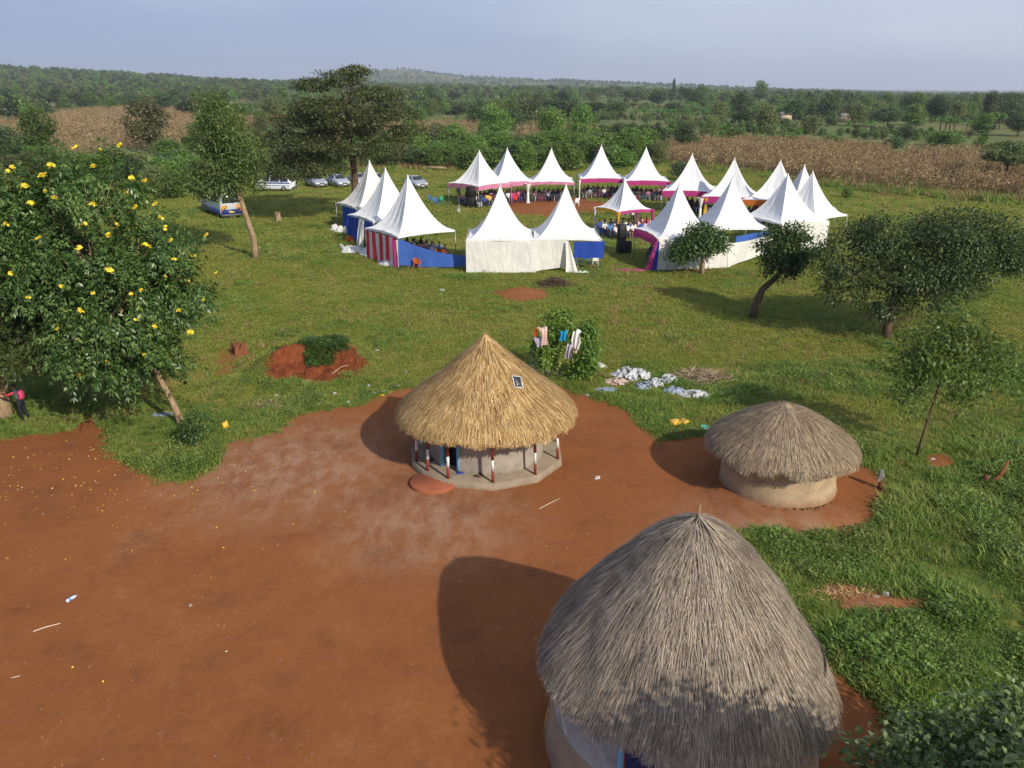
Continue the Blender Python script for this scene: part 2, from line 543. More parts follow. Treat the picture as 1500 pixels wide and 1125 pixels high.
leaf_mat('leaf_banana', (.050, .120, .020), (.100, .200, .040), (.20, .30, .08), trans=.4)
leaf_mat('leaf_maize', (.14, .092, .042), (.335, .225, .110), (.60, .45, .25), trans=.2, tr_col=(1.2, 1.1, .8), objvar=.4)
leaf_mat('leaf_weed', (.075, .125, .024), (.150, .225, .045), (.27, .33, .085), trans=.3)

def blade_mat(key, stops, trans=.3):
    t = NT(key)
    p, xyz, f, a, b, c = grass_tone(t)
    f2 = t.math('ADD', f, t.math('MULTIPLY', t.math('SUBTRACT', t.orand(), .5), .16))
    col = t.ramp(f2, stops)
    col = t.mix(t.math('MULTIPLY', t.island(), .45), col, tuple(x * .45 for x in stops[1][1]))
    t.color(col)
    t.p.inputs['Roughness'].default_value = .6
    t.p.inputs['Specular IOR Level'].default_value = .25
    tr = t.new('ShaderNodeBsdfTranslucent')
    t.l.new(t.mix(1.0, col, (1.3, 1.5, .8), 'MULTIPLY'), tr.inputs['Color'])
    ms = t.new('ShaderNodeMixShader'); ms.inputs[0].default_value = trans
    t.l.new(t.p.outputs[0], ms.inputs[1]); t.l.new(tr.outputs[0], ms.inputs[2])
    t.l.new(ms.outputs[0], t.out.inputs['Surface'])
    MATS[key] = t.m
blade_mat('blade', [(.34, (.160, .225, .030)), (.46, (.250, .285, .046)), (.57, (.335, .315, .070)), (.70, (.41, .33, .105))])
blade_mat('blade_lush', [(.34, (.105, .205, .034)), (.46, (.185, .280, .050)), (.57, (.28, .315, .074)), (.70, (.35, .30, .10))])
plain('dry_stalk', (.30, .20, .09), .8, .2, var=.3)

def bark(key, a, b):
    t = NT(key)
    o = t.obj()
    nz = t.noise(t.scaled(o, (1, 1, .25)), 9, 5, .7, .4)
    t.color(t.ramp(nz, [(.3, a), (.7, b)]))
    t.bump(nz, .7, .03)
    t.done(key, .9, .15)
bark('bark_tan', (.17, .105, .055), (.42, .30, .18))
bark('bark_brown', (.06, .038, .022), (.17, .115, .07))
bark('bark_red', (.11, .035, .016), (.24, .09, .04))
plain('petal', (.85, .66, .05), .5, .3, var=.15, scale=20)
plain('paint_red_brown', (.22, .040, .022), .6, .3)
plain('paint_white', (.72, .70, .66), .6, .3, var=.15)
plain('paint_teal', (.10, .33, .33), .6, .3, var=.2)
plain('paint_sky', (.20, .42, .58), .6, .3, var=.15)
plain('inside_shade', (.018, .018, .022), .9, .1)
plain('door_blue', (.02, .035, .13), .6, .3, var=.3)
plain('alu', (.62, .63, .64), .35, .5, .8, var=.1)
plain('solar_cell', (.03, .035, .055), .25, .5, var=.2, scale=14)
plain('speaker_black', (.017, .016, .017), .6, .3, var=.3)
plain('speaker_cone', (.045, .042, .04), .5, .3)
plain('metal_pole', (.36, .35, .34), .45, .4, .6)
plain('rubber', (.02, .02, .02), .8, .2)
plain('rim_metal', (.45, .46, .47), .35, .5, .8)
plain('car_glass', (.025, .03, .035), .08, .6, var=.05)
plain('lamp_glass', (.62, .62, .60), .12, .6, var=.05)
plain('lamp_red', (.42, .02, .015), .2, .5)
plain('van_white', (.74, .75, .76), .3, .5, var=.08)
plain('bus_white', (.52, .54, .56), .35, .5, var=.1)
plain('bus_blue', (.018, .035, .15), .35, .5, var=.15)
plain('van_blue', (.03, .07, .30), .35, .5, var=.1)
plain('chevron_orange', (.80, .20, .03), .5, .4)
plain('chevron_yellow', (.82, .60, .05), .5, .4)
plain('plate_yellow', (.72, .55, .06), .5, .4)
plain('bumper_grey', (.10, .10, .11), .5, .4)
plain('jerrycan_yellow', (.80, .45, .04), .45, .4, var=.15)
plain('slipper_blue', (.03, .06, .45), .6, .3)
plain('shoe_brown', (.09, .05, .025), .6, .3)
plain('shoe_black', (.016, .014, .013), .5, .4)
plain('basin_teal', (.10, .50, .42), .4, .4)
plain('bottle_clear', (.55, .66, .78), .15, .5, var=.1)
plain('bottle_label', (.12, .20, .62), .4, .4)
plain('paper_white', (.80, .79, .76), .8, .2)
plain('paper_dun', (.62, .52, .38), .8, .2)
plain('chair_white', (.78, .77, .74), .4, .4)
plain('chair_blue', (.03, .16, .42), .4, .4)
plain('chair_green', (.03, .26, .12), .4, .4)
plain('chair_orange', (.70, .13, .025), .4, .4)
plain('chair_red', (.58, .03, .03), .4, .4)
plain('chair_purple', (.28, .06, .30), .4, .4)
plain('skin', (.085, .042, .024), .55, .35, var=.12)
plain('hair', (.012, .010, .009), .8, .2)
plain('jacket_grey', (.10, .11, .115), .85, .15, var=.3)
plain('bag_pink', (.60, .06, .14), .6, .3)
plain('sleeve_red', (.55, .06, .07), .8, .2)
plain('trousers_dark', (.022, .022, .028), .85, .15, var=.3)
plain('goat_brown', (.36, .15, .06), .9, .1, var=.3)
plain('iron_roof', (.42, .38, .32), .45, .4, .3, var=.25)
plain('house_wall', (.55, .42, .30), .9, .1, var=.2)
plain('stone_grey', (.30, .22, .16), .9, .1, var=.2)
plain('speaker_grille', (.03, .028, .028), .75, .2)
plain('table_wood', (.2, .12, .07), .6, .3)
plain('mast_grey', (.45, .45, .46), .6, .3)

def cloth_random(key, cols):
    t = NT(key)
    n = len(cols)
    t.color(t.ramp(t.orand(), [(i / n, c) for i, c in enumerate(cols)], True))
    return t.done(key, .85, .15)
cloth_random('shirt_bright', [(.62, .60, .56), (.05, .09, .30), (.55, .08, .16), (.70, .68, .66), (.10, .22, .42), (.62, .30, .36), (.12, .035, .05), (.66, .42, .10), (.04, .05, .09), (.72, .40, .44)])
cloth_random('shirt_sober', [(.03, .035, .06), (.05, .06, .10), (.30, .32, .36), (.025, .025, .03), (.62, .62, .62), (.06, .08, .16), (.10, .06, .05), (.04, .045, .055), (.42, .20, .26), (.07, .075, .08)])
cloth_random('skirt_random', [(.03, .03, .04), (.08, .10, .20), (.22, .14, .10), (.05, .05, .06), (.26, .06, .12), (.09, .12, .10), (.45, .44, .44)])
cloth_random('car_paint', [(.50, .51, .53), (.55, .56, .56), (.44, .46, .49), (.52, .53, .55), (.60, .61, .62)])
MATS['car_paint'].node_tree.nodes['Principled BSDF'].inputs['Roughness'].default_value = .28
MATS['car_paint'].node_tree.nodes['Principled BSDF'].inputs['Metallic'].default_value = .45
M = MATS

# ------------------------------------------------------------------ terrain
def gauss(x, y, cx, cy, sx, sy, h):
    return h * np.exp(-((x - cx) / sx) ** 2 - ((y - cy) / sy) ** 2)

def hz(x, y):
    x = np.asarray(x, float); y = np.asarray(y, float)
    far = np.clip((y - 150) / 400, 0, 1)
    z = (fbm(x / 260 + 3.1, y / 260, 3) - .5) * 9 * far
    z = z + gauss(x, y, -1050, 1350, 620, 520, 42)
    z = z + gauss(x, y, -480, 3600, 190, 500, 30) + gauss(x, y, -330, 3700, 800, 700, 42)
    z = z + gauss(x, y, 250, 2700, 900, 600, 14)
    z = z - np.clip((y - 500) / 2500, 0, 1) * np.clip((x / np.maximum(y, 1) - .12) / .35, 0, 1) * 26
    near = np.clip((y - 40) / 60, 0, 1)
    z = z + (fbm(x / 14 + 9, y / 14 + 2, 2) - .5) * .22 * near
    return z

def nonlin(a, b, n, p):
    return a + (b - a) * np.linspace(0, 1, n) ** p
ys = np.concatenate([np.linspace(-40, 160, 101), nonlin(163, 7000, 150, 2.5)])
us = np.concatenate([np.linspace(-1, -.42, 24)[:-1], np.linspace(-.42, .42, 120), np.linspace(.42, 1, 24)[1:]])
XX = us[None, :] * (75 + 1.35 * np.maximum(ys, 0))[:, None]
YY = np.repeat(ys[:, None], len(us), 1)
ZZ = hz(XX, YY)
nr, nc = XX.shape
gi = np.arange(nr * nc).reshape(nr, nc)
GF = np.stack([gi[:-1, :-1], gi[:-1, 1:], gi[1:, 1:], gi[1:, :-1]], -1).reshape(-1, 4)
ground = link('ground', mesh_data('ground', np.stack([XX, YY, ZZ], -1).reshape(-1, 3), GF, M['ground'], True))
tag(ground, 'green and brown grassland reaching to wooded hills on the horizon', 'ground', kind='structure')

# the swept red yard between the houses
yard_px = [(-420, 645), (-180, 655), (0, 641), (60, 634), (105, 630), (118, 612), (122, 596), (142, 596), (152, 620), (165, 645), (180, 668), (205, 690), (240, 702), (278, 703), (305, 688),
           (322, 660), (350, 645), (400, 628), (440, 610), (490, 596), (545, 585), (590, 568), (640, 560), (820, 562), (845, 575), (885, 584), (920, 602),
           (945, 628), (968, 642), (1000, 640), (1045, 636), (1130, 640), (1240, 672), (1288, 697), (1304, 730), (1292, 758), (1248, 782), (1212, 797), (1150, 786),
           (1090, 780), (1058, 776), (1060, 830), (1130, 900), (1200, 955), (1248, 992), (1288, 1030), (1312, 1062), (1300, 1090), (1292, 1125), (1330, 1210), (1420, 1330), (1350, 1500)]
yard = [G(x, y).to_2d() for x, y in yard_px]
yard += [Vector((5.5, 3.5)), Vector((4.0, -8.0)), Vector((-34.0, -8.0))]
def roughen(poly, step=.22, amp=.20):
    out = []
    for i, a in enumerate(poly):
        b = poly[(i + 1) % len(poly)]
        n = max(1, int((b - a).length / step))
        nrm = Vector((-(b - a).y, (b - a).x)).normalized()
        for k in range(n):
            p = a.lerp(b, k / n)
            w = (float(fbm(p.x * 1.1 + 40, p.y * 1.1 + 40, 4)) - .5) * 2 * amp * 1.6
            out.append(p + nrm * w)
    return out
yard_r = roughen(yard)
bm = bmesh.new()
vs = [bm.verts.new((p.x, p.y, .006)) for p in yard_r]
es = [bm.edges.new((vs[i], vs[(i + 1) % len(vs)])) for i in range(len(vs))]
bmesh.ops.triangle_fill(bm, edges=es, use_beauty=True)
for f in bm.faces:
    if f.normal.z < 0: f.normal_flip()
me = bpy.data.meshes.new('dirt_yard'); bm.to_mesh(me); bm.free(); me.materials.append(M['dirt'])
tag(link('dirt_yard', me), 'swept red earth yard around the three thatched houses', 'yard', kind='structure')
YP = np.array([(p.x, p.y) for p in yard_r])

def in_poly(x, y, P):
    x = np.asarray(x, float); y = np.asarray(y, float)
    ins = np.zeros(x.shape, bool)
    j = len(P) - 1
    for i in range(len(P)):
        xi, yi, xj, yj = P[i][0], P[i][1], P[j][0], P[j][1]
        if yi != yj:
            ins ^= ((yi > y) != (yj > y)) & (x < (xj - xi) * (y - yi) / (yj - yi) + xi)
        j = i
    return ins

def edge_dist(x, y, P):
    best = np.full(np.shape(x), 1e9)
    P2 = P[::3]
    for i in range(len(P2)):
        best = np.minimum(best, (x - P2[i][0]) ** 2 + (y - P2[i][1]) ** 2)
    return np.sqrt(best)

# bare red scars in the field: low scraped patches with torn edges
def patch(name, px, z, mat, label, seed, amp=.3):
    rn = random.Random(seed)
    poly = roughen([G(x, y).to_2d() for x, y in px], .18, amp)
    cx = sum(p.x for p in poly) / len(poly); cy = sum(p.y for p in poly) / len(poly)
    V = [(cx, cy, z + .02)] + [((p.x + cx) / 2, (p.y + cy) / 2, z + rn.uniform(.012, .028)) for p in poly] + [(p.x, p.y, z - .005) for p in poly]
    n = len(poly)
    F = []
    for i in range(n):
        k = (i + 1) % n
        F += [(0, 1 + i, 1 + k), (1 + i, 1 + n + i, 1 + n + k, 1 + k)]
    V = [(a, b, c + float(hz(a, b))) for a, b, c in V]
    o = link(name, mesh_data(name, V, F, M[mat], True))
    return tag(o, label, 'bare soil', kind='structure')
patch('bare_soil', [(722, 428), (760, 420), (800, 424), (805, 436), (770, 444), (735, 440)], .02, 'dirt', 'red scraped soil in front of the white tent wall', 1)
patch('bare_soil', [(700, 300), (760, 292), (850, 290), (900, 300), (890, 312), (800, 318), (740, 312)], .02, 'dirt', 'worn red dance ground inside the ring of tents', 2, .9)
patch('bare_soil', [(1190, 850), (1240, 852), (1300, 872), (1370, 868), (1400, 892), (1350, 900), (1290, 905), (1230, 890)], .02, 'dirt', 'red soil and straw scraped among the tall grass by the big house', 3, .2)
patch('bare_soil', [(1352, 668), (1380, 664), (1398, 675), (1385, 690), (1358, 686)], .02, 'dirt', 'small red soil patch at the foot of the sapling', 4, .12)
patch('bare_soil', [(320, 512), (345, 506), (358, 520), (340, 545), (318, 552), (312, 535)], .02, 'dirt', 'red soil scar beside the split stump', 5, .15)

# earth bank with a dug red face
def bank_h(x, y):
    sm = lambda v, lo, hi: (lambda t: t * t * (3 - 2 * t))(np.clip((v - lo) / (hi - lo), 0, 1))
    w = (fbm(x * .9 + 5, y * .9 + 8, 4) - .5)
    yy = y + .30 * np.cos(x * 1.25) * -1 + .45 * w
    front = .40 * sm(yy, -1.5, .2) + .60 * sm(yy, .0, .36)
    back = 1 - sm(y, 1.1, 2.5)
    side = np.exp(-(x / 2.6) ** 4)
    z = 1.12 * front * back * side
    hole = .40 * np.exp(-(((x - 1.35) / .62) ** 2 + ((y + .05) / .5) ** 2))
    n = (fbm(x * 2.6 + 5, y * 2.6 + 8, 4) - .5)
    r3 = (x / 3.5) ** 2 + (y / 2.55) ** 2
    return (z - hole * (front > .1) + n * .34 * side) * np.clip((1 - r3) * 2.5, 0, 1) - .03 * np.clip(r3, 0, 1)
bc = G(462, 545)
bx, by = np.meshgrid(np.linspace(-3.6, 3.6, 110), np.linspace(-2.6, 2.6, 84))
bzv = bank_h(bx, by)
bi = np.arange(bx.size).reshape(bx.shape)
BF = np.stack([bi[:-1, :-1], bi[:-1, 1:], bi[1:, 1:], bi[1:, :-1]], -1).reshape(-1, 4)
tag(link('earth_bank', mesh_data('earth_bank', np.stack([bx, by, bzv + .012], -1), BF, M['bank'], True), loc=(bc.x, bc.y, 0)),
    'dug out red earth bank with green creeper on its top', 'earth bank', kind='structure')

# ------------------------------------------------------------------ thatched houses
def straw_thatch(prof, n, seed, lw=(.008, .018), ll=(.45, .95), lift=.035, ragged=.16, stray=.075, az=(0, 2 * math.pi), squash=None):
    """prof: (r, z) from apex to eave; returns straws lying down the slope as bent strips"""
    g = np.random.default_rng(seed)
    P = np.array(prof)
    seg = np.hypot(np.diff(P[:, 0]), np.diff(P[:, 1]))
    S = np.concatenate(([0], np.cumsum(seg)))
    L = S[-1]
    fr = lambda s: np.interp(s, S, P[:, 0])
    fz = lambda s: np.interp(s, S, P[:, 1])
    # start positions with density following the circumference
    s0 = g.random(n * 3) * L
    keep = g.random(n * 3) < (fr(s0) + .12) / (P[:, 0].max() + .12)
    s0 = s0[keep][:n]
    m = len(s0)
    th = g.uniform(az[0], az[1], m)
    # gather the butts loosely into courses
    course = .34
    s0 = s0 * .35 + .65 * (np.round(s0 / course + g.normal(0, .20, m) + (vnoise(th * 2.5 + seed, th * 0 + 3) - .5) * 1.4) * course)
    s0 = np.clip(s0, 0, L * .985)
    ln = g.uniform(ll[0], ll[1], m)
    clump = (vnoise(th * 9 + 31, s0 * 2.2) - .5) * .22
    yaw = g.normal(0, stray, m) + clump + g.normal(0, .35, m) * (g.random(m) < .05)
    wd = g.uniform(lw[0], lw[1], m)
    base_l = g.uniform(.0, lift, m)
    tip_l = base_l + np.abs(g.normal(.018, .036, m))
    V = np.zeros((m, 6, 3)); 
    over = g.uniform(-.5, 1, m) * ragged
    notch = np.clip(.30 + 1.5 * fbm(4 * np.cos(th) + 9 + seed, 4 * np.sin(th) + 5, 4) - .0 + (vnoise(th * 17, th * 3 + seed) - .5) * .9, .15, 1.7)
    for j, tpos in enumerate((0, .55, 1)):
        s = s0 + ln * tpos
        ex = np.maximum(s - L, 0)
        ex = np.minimum(ex, (ragged * .75 + over * .4) * notch)
        sc = np.minimum(s, L)
        r = fr(sc) + ex * .38
        z = fz(sc) - ex * .92
        lf = base_l + (tip_l - base_l) * tpos
        if j == 1: lf = lf + .012
        # normal of the slope
        dr = fr(np.minimum(sc, L - .05) + .05) - fr(np.minimum(sc, L - .05)); dz = fz(np.minimum(sc, L - .05) + .05) - fz(np.minimum(sc, L - .05))
        nl = np.hypot(dr, dz) + 1e-9
        r = r + lf * (-dz / nl); z = z + lf * (dr / nl)
        r = np.maximum(r, .01)
        da = yaw * ln * tpos / np.maximum(r, .25)
        a = th + da
        w = wd * (1, .9, .35)[j] / 2
        cx, cy = r * np.cos(a), r * np.sin(a)
        tx, ty = -np.sin(a), np.cos(a)
        V[:, j * 2] = np.stack([cx - tx * w, cy - ty * w, z], -1)
        V[:, j * 2 + 1] = np.stack([cx + tx * w, cy + ty * w, z], -1)
    if squash is not None:
        V = squash(V)
    b = np.arange(m)[:, None] * 6
    F = np.concatenate([b + np.array([0, 1, 3, 2]), b + np.array([2, 3, 5, 4])], 0)
    return V.reshape(-1, 3), F

def roof_shell(prof, seg, seed, thick=.16):
    """the packed body of the thatch: outer skin, eave lip and underside"""
    def jit(r, z, t):
        w = (float(vnoise(2.2 * math.cos(t) + seed + 7, 2.2 * math.sin(t) + z * 1.4 + 9)) - .5) * .12 * min(1, r)
        return r * (1 + w * .35), z + w * .6
    mb = MB()
    r1, z1 = prof[-1]
    mb.lathe([(max(r, .004), z) for r, z in prof] + [(r1 - .03, z1 - .07), (r1 - .16, z1 - .02)] + [(r * .93 - .1 if r > .3 else .02, z - thick - .1) for r, z in reversed(prof[1:-1])], seg, jit=jit)
    return mb

def wavy(mb, amp, sc):
    mb.V = [(v[0] + (float(vnoise(v[0] * sc + 9, v[2] * sc * 1.3)) - .5) * amp, v[1] + (float(vnoise(v[1] * sc + 3, v[2] * sc)) - .5) * amp, v[2]) for v in mb.V]
    return mb

# --- the golden house with a veranda
hc = G(713.5, 668)
house = thing('thatched_hut', 'round house with new golden thatch and a veranda of red and white posts', 'hut', (hc.x, hc.y, 0))
PLAT_R, PLAT_H, WALL_R = 2.62, .24, 1.92
post_deg = [6, 40, 73, 107, 141, 175, 209, 241, 265, 292, 311, 332]
ang = lambda d: math.radians(d - 90)           # 0 degrees looks towards the camera
mb = MB()
pp = [(PLAT_R * math.cos(ang(d)), PLAT_R * math.sin(ang(d))) for d in post_deg]
n = len(pp)
V = [(x * 1.012, y * 1.012, -.05) for x, y in pp] + [(x * 1.004, y * 1.004, PLAT_H - .02) for x, y in pp] + [(x * .992, y * .992, PLAT_H) for x, y in pp]
F = [(i, (i + 1) % n, n + (i + 1) % n, n + i) for i in range(n)] + [(n + i, n + (i + 1) % n, 2 * n + (i + 1) % n, 2 * n + i) for i in range(n)] + [tuple(range(2 * n, 3 * n))]
mb.add(V, F)
mb.build('platform', M['cement'], house)
DOOR = ang(-37)
dw = .30 / WALL_R * 1.25
mb = MB()
mb.lathe([(WALL_R, PLAT_H - .01), (WALL_R + .02, PLAT_H + .1), (WALL_R, PLAT_H + .4), (WALL_R, 1.72)], 58, a0=DOOR + dw, a1=DOOR + 2 * math.pi - dw)
mb.lathe([(WALL_R - .16, 1.72), (WALL_R - .16, PLAT_H)], 58, a0=DOOR + dw, a1=DOOR + 2 * math.pi - dw)
mb.lathe([(WALL_R, 1.72), (WALL_R - .16, 1.72)], 58, a0=DOOR + dw, a1=DOOR + 2 * math.pi - dw)
wavy(mb, .02, 2).build('wall', M['plaster_grey'], house, True)
mb = MB(); mb.lathe([(WALL_R - .02, 1.38), (WALL_R + .045, 1.38), (WALL_R + .045, 1.95), (WALL_R - .02, 1.95)], 60, a0=DOOR + dw + .02, a1=DOOR + 2 * math.pi - dw - .02)
mb.build('wall_band', M['paint_teal'], house)
mb = MB()
for sgn in (-1, 1):
    a = DOOR + sgn * (dw - .012)
    mb.box((1.90 * math.cos(a), 1.90 * math.sin(a), .97), (.22, .075, 1.46), a)
mb.build('door_frame', M['paint_sky'], house)
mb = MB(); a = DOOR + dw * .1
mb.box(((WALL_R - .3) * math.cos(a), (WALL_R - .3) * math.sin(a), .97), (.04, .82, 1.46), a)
dr = mb.build('door', M['inside_shade'], house)  # no door leaf: near-black sheet painting the shade inside the open doorway
for d in post_deg:
    a = ang(d)
    top = Vector((2.47 * math.cos(a), 2.47 * math.sin(a), 1.86)); bot = Vector((2.50 * math.cos(a), 2.50 * math.sin(a), PLAT_H - .01))
    lean = Vector((random.uniform(-.05, .05), random.uniform(-.04, .04), 0))
    bands = [0, .25, .48, 1.0]
    mb = MB()
    for k in range(3):
        p, q = bot.lerp(top + lean, bands[k]), bot.lerp(top + lean, bands[k + 1])
        r = .048 if k != 1 else .0485
        mb.tube([p, p.lerp(q, .5) + Vector((random.uniform(-.008, .008), 0, 0)), q], [r * 1.04, r * .97, r], 9, m=1 if k == 1 else 0)
    mb.build('post', [M['paint_red_brown'], M['paint_white']], house, True)
# round red step in front of the door
sa = ang(-38)
sc_ = Vector((2.70 * math.cos(sa), 2.70 * math.sin(sa), 0))
mb = MB()
mb.lathe([(.74, -.02), (.75, .10), (.72, .13), (.02, .135)], 30, c=(sc_.x, sc_.y, 0), close_top=True)
mb.build('step', M['red_cement'], house, True)
prof1 = [(0, 4.36), (.12, 4.24), (.35, 3.98), (.8, 3.58), (1.4, 3.06), (2.0, 2.58), (2.5, 2.20), (2.82, 1.92), (2.92, 1.81)]
rf = roof_shell(prof1, 64, 4).build('roof', M['straw_gold'], house, True)
sq1 = lambda V: V
V, F = straw_thatch(prof1, 34000, 21, lw=(.009, .022), ll=(.35, .85), lift=.06, ragged=.22, stray=.13)
tag(link('thatch', mesh_data('thatch', V, F, M['straw_gold']), rf), kind='stuff')
g = np.random.default_rng(5)
mb = MB()
for k in range(60):                                    # frayed knot of stems at the peak
    a = g.uniform(0, 6.28); l = g.uniform(.08, .24); s = g.uniform(.02, .10)
    mb.tube([(0.03 * math.cos(a), .03 * math.sin(a), 4.28), (s * math.cos(a), s * math.sin(a), 4.34 + l * .4)], [.009, .004], 3, cap=False)
mb.build('peak_tuft', M['straw_gold'], rf)

# --- the low drab house
h2 = G(1137.5, 707)
hut2 = thing('thatched_hut', 'low mud round house with a flat drab thatch at the edge of the grass', 'hut', (h2.x, h2.y, 0))
mb = MB()
mb.lathe([(1.86, -.02), (1.80, .12), (1.76, .5), (1.74, 1.5)], 56)
wavy(mb, .10, 1.3).build('wall', M['mud_wall'], hut2, True)
mb = MB()
def jit2(r, z, t): return r + (float(vnoise(2 * math.cos(t) + 5, 2 * math.sin(t) + 3.3)) - .5) * .5, z
mb.lathe([(3.05, -.01), (2.9, .045), (1.7, .07), (.6, .07)], 60, jit=jit2, c=(.45, -.25, 0))
mb.build('mud_apron', M['dirt'], hut2, True)
prof2 = [(0, 2.70), (.25, 2.63), (.6, 2.48), (1.0, 2.28), (1.45, 2.02), (1.85, 1.75), (2.12, 1.55), (2.24, 1.43)]
rf2 = roof_shell(prof2, 56, 9).build('roof', M['straw_drab'], hut2, True)
V, F = straw_thatch(prof2, 24000, 22, lw=(.008, .018), ll=(.35, .8), lift=.05, ragged=.22, stray=.10)
tag(link('thatch', mesh_data('thatch', V, F, M['straw_drab']), rf2), kind='stuff')
mb = MB(); mb.lathe([(.26, 2.62), (.17, 2.69), (.04, 2.73)], 16, close_top=True)
wavy(mb, .07, 6).build('ridge_cap', M['straw_drab'], rf2, True)
mb = MB()
g = np.random.default_rng(8)
for k in range(26):                                     # crumbled plaster lumps along the foot of the wall
    a = ang(g.normal(6, 14)); r = 1.9 + abs(g.normal(0, .06))
    s = g.uniform(.02, .06)
    mb.box((r * math.cos(a), r * math.sin(a), .06 + s * .4), (s * 1.6, s, s), g.uniform(0, 3), bevel=s * .3)
tag(mb.build('fallen_plaster', M['bark_brown'], hut2), kind='stuff')

# --- the tall grey house nearest
h3 = Vector((3.25, 12.84, 0))
hut3 = thing('thatched_hut', 'largest round house with tall weathered grey thatch and a pole at its peak', 'hut', h3)
mb = MB()
DA, DW3 = ang(-27), .17
mb.lathe([(2.44, .82), (2.42, 1.3), (2.42, 2.35)], 64, a0=DA + DW3, a1=DA + 2 * math.pi - DW3)
wavy(mb, .05, 1.2).build('wall', M['mud_blue'], hut3, True)
mb = MB()
mb.lathe([(2.62, -.02), (2.58, .10), (2.50, .85), (2.42, .90)], 64, a0=DA + DW3, a1=DA + 2 * math.pi - DW3)
mb.lathe([(2.43, .895), (2.43, 1.4), (2.43, 2.3)], 40, a0=ang(8), a1=ang(150))
wavy(mb, .07, 1.3).build('plinth', M['plinth_mud'], hut3, True)
mb = MB()
for sgn in (-1, 1):
    a = DA + sgn * (DW3 - .012)
    mb.box((2.40 * math.cos(a), 2.40 * math.sin(a), 1.02), (.20, .07, 2.0), a)
mb.box((2.40 * math.cos(DA), 2.40 * math.sin(DA), 2.0), (.20, .70, .07), DA)
mb.build('door_frame', M['paint_sky'], hut3)
mb = MB(); mb.box((2.33 * math.cos(DA), 2.33 * math.sin(DA), .99), (.05, .72, 1.92), DA, bevel=.01)
dd = mb.build('door', M['door_blue'], hut3)
mb = MB(); a = DA - .145
mb.box((2.375 * math.cos(a), 2.375 * math.sin(a), .92), (.05, .05, 1.72), a)
mb.build('trim', M['paint_red_brown'], dd)
prof3 = [(0, 4.80), (.16, 4.75), (.42, 4.60), (.80, 4.33), (1.25, 3.90), (1.7, 3.38), (2.06, 2.84), (2.36, 2.42), (2.53, 2.14), (2.58, 2.04)]
def sag3(V):
    """old roof: lower on the right, slumped and lumpy"""
    V = np.asarray(V, float); sh = V.shape; V = V.reshape(-1, 3).copy()
    r = np.hypot(V[:, 0], V[:, 1]); k = np.clip(r / 2.7, 0, 1.2)
    V[:, 2] -= .13 * V[:, 0] / 2.7 * k
    a = np.arctan2(V[:, 1], V[:, 0])
    lump = (fbm(1.7 * np.cos(a) + 11 + V[:, 2] * .5, 1.7 * np.sin(a) + 7 - V[:, 2] * .3, 3) - .5) * .34 * k
    f = 1 + lump / np.maximum(r, .3) * .6
    V[:, 0] *= f; V[:, 1] *= f; V[:, 2] += lump * .55
    return V.reshape(sh)
mb3 = roof_shell(prof3, 72, 14); mb3.V = [tuple(v) for v in sag3(np.array(mb3.V))]
rf3 = mb3.build('roof', M['straw_grey'], hut3, True)
V, F = straw_thatch(prof3, 70000, 23, lw=(.006, .014), ll=(.35, .85), lift=.06, ragged=.30, stray=.13, squash=sag3)
tag(link('thatch', mesh_data('thatch', V, F, M['straw_grey']), rf3), kind='stuff')
cap = [(0, 4.90), (.16, 4.84), (.42, 4.68), (.80, 4.41), (1.10, 4.13)]
V, F = straw_thatch(cap, 7500, 24, lw=(.006, .013), ll=(.35, .6), lift=.05, ragged=.26, stray=.12, squash=sag3)
tag(link('cap_thatch', mesh_data('cap_thatch', V, F, M['straw_grey']), rf3), kind='stuff')
mb = MB(); mb.tube([(0, 0, 4.6), (.01, 0, 4.9), (.025, .01, 5.13)], [.028, .024, .018], 7)
mb.build('peak_pole', M['bark_tan'], rf3, True)
for (a, r0, l, w) in ((ang(-62), 2.78, .75, .35), (ang(22), 2.2, .95, .5), (ang(-70), 2.7, .5, -.3)):
    p = Vector((r0 * math.cos(a), r0 * math.sin(a), 2.02 if r0 > 2.5 else 2.95))
    mb = MB(); mb.tube([p, p + Vector((w * .3, -l * .5, -.28)), p + Vector((w * .6, -l * .7, -.75))], [.006, .006, .004], 4)
    mb.build('loose_stem', M['dry_stalk'], rf3)

# solar panel lying on the golden roof
ps = thing('solar_panel', 'small framed solar panel lying on the golden thatch', 'solar panel')
sp = G(756, 562, 3.0)
for zt in np.linspace(2.0, 4.0, 400):                 # where the sight line meets the roof
    q = G(756, 562, zt); rr = math.hypot(q.x - hc.x, q.y - hc.y)
    zr = np.interp(rr, [p[0] for p in prof1], [p[1] for p in prof1])
    if zr <= zt: sp = q; break
rad = Vector((sp.x - hc.x, sp.y - hc.y, 0)).normalized()
slope = Vector((rad.x, rad.y, -.86)).normalized()
side = slope.cross(Vector((0, 0, 1))).normalized()
nrm = side.cross(slope)
if nrm.z < 0: nrm = -nrm
rot = Matrix((side, slope, side.cross(slope))).transposed().to_4x4()
if (rot @ Vector((0, 0, 1))).z < 0: rot = Matrix((-side, slope, (-side).cross(slope))).transposed().to_4x4()
rot = rot @ Matrix.Rotation(R(-24), 4, 'Z') @ Matrix.Scale(.88, 4)
ps.matrix_world = Matrix.Translation(sp + nrm * .10) @ rot
mb = MB()
for (x, y, w, h) in ((0, .245, .36, .025), (0, -.245, .36, .025), (.17, 0, .025, .465), (-.17, 0, .025, .465)): mb.box((x, y, 0), (w, h, .04))
mb.build('frame', M['paint_white'], ps)
mb = MB(); mb.box((0, 0, -.004), (.314, .464, .03)); mb.build('cell_panel', M['solar_cell'], ps)

# ------------------------------------------------------------------ foliage builders
def unit(v): return v / (np.linalg.norm(v, axis=-1, keepdims=True) + 1e-9)

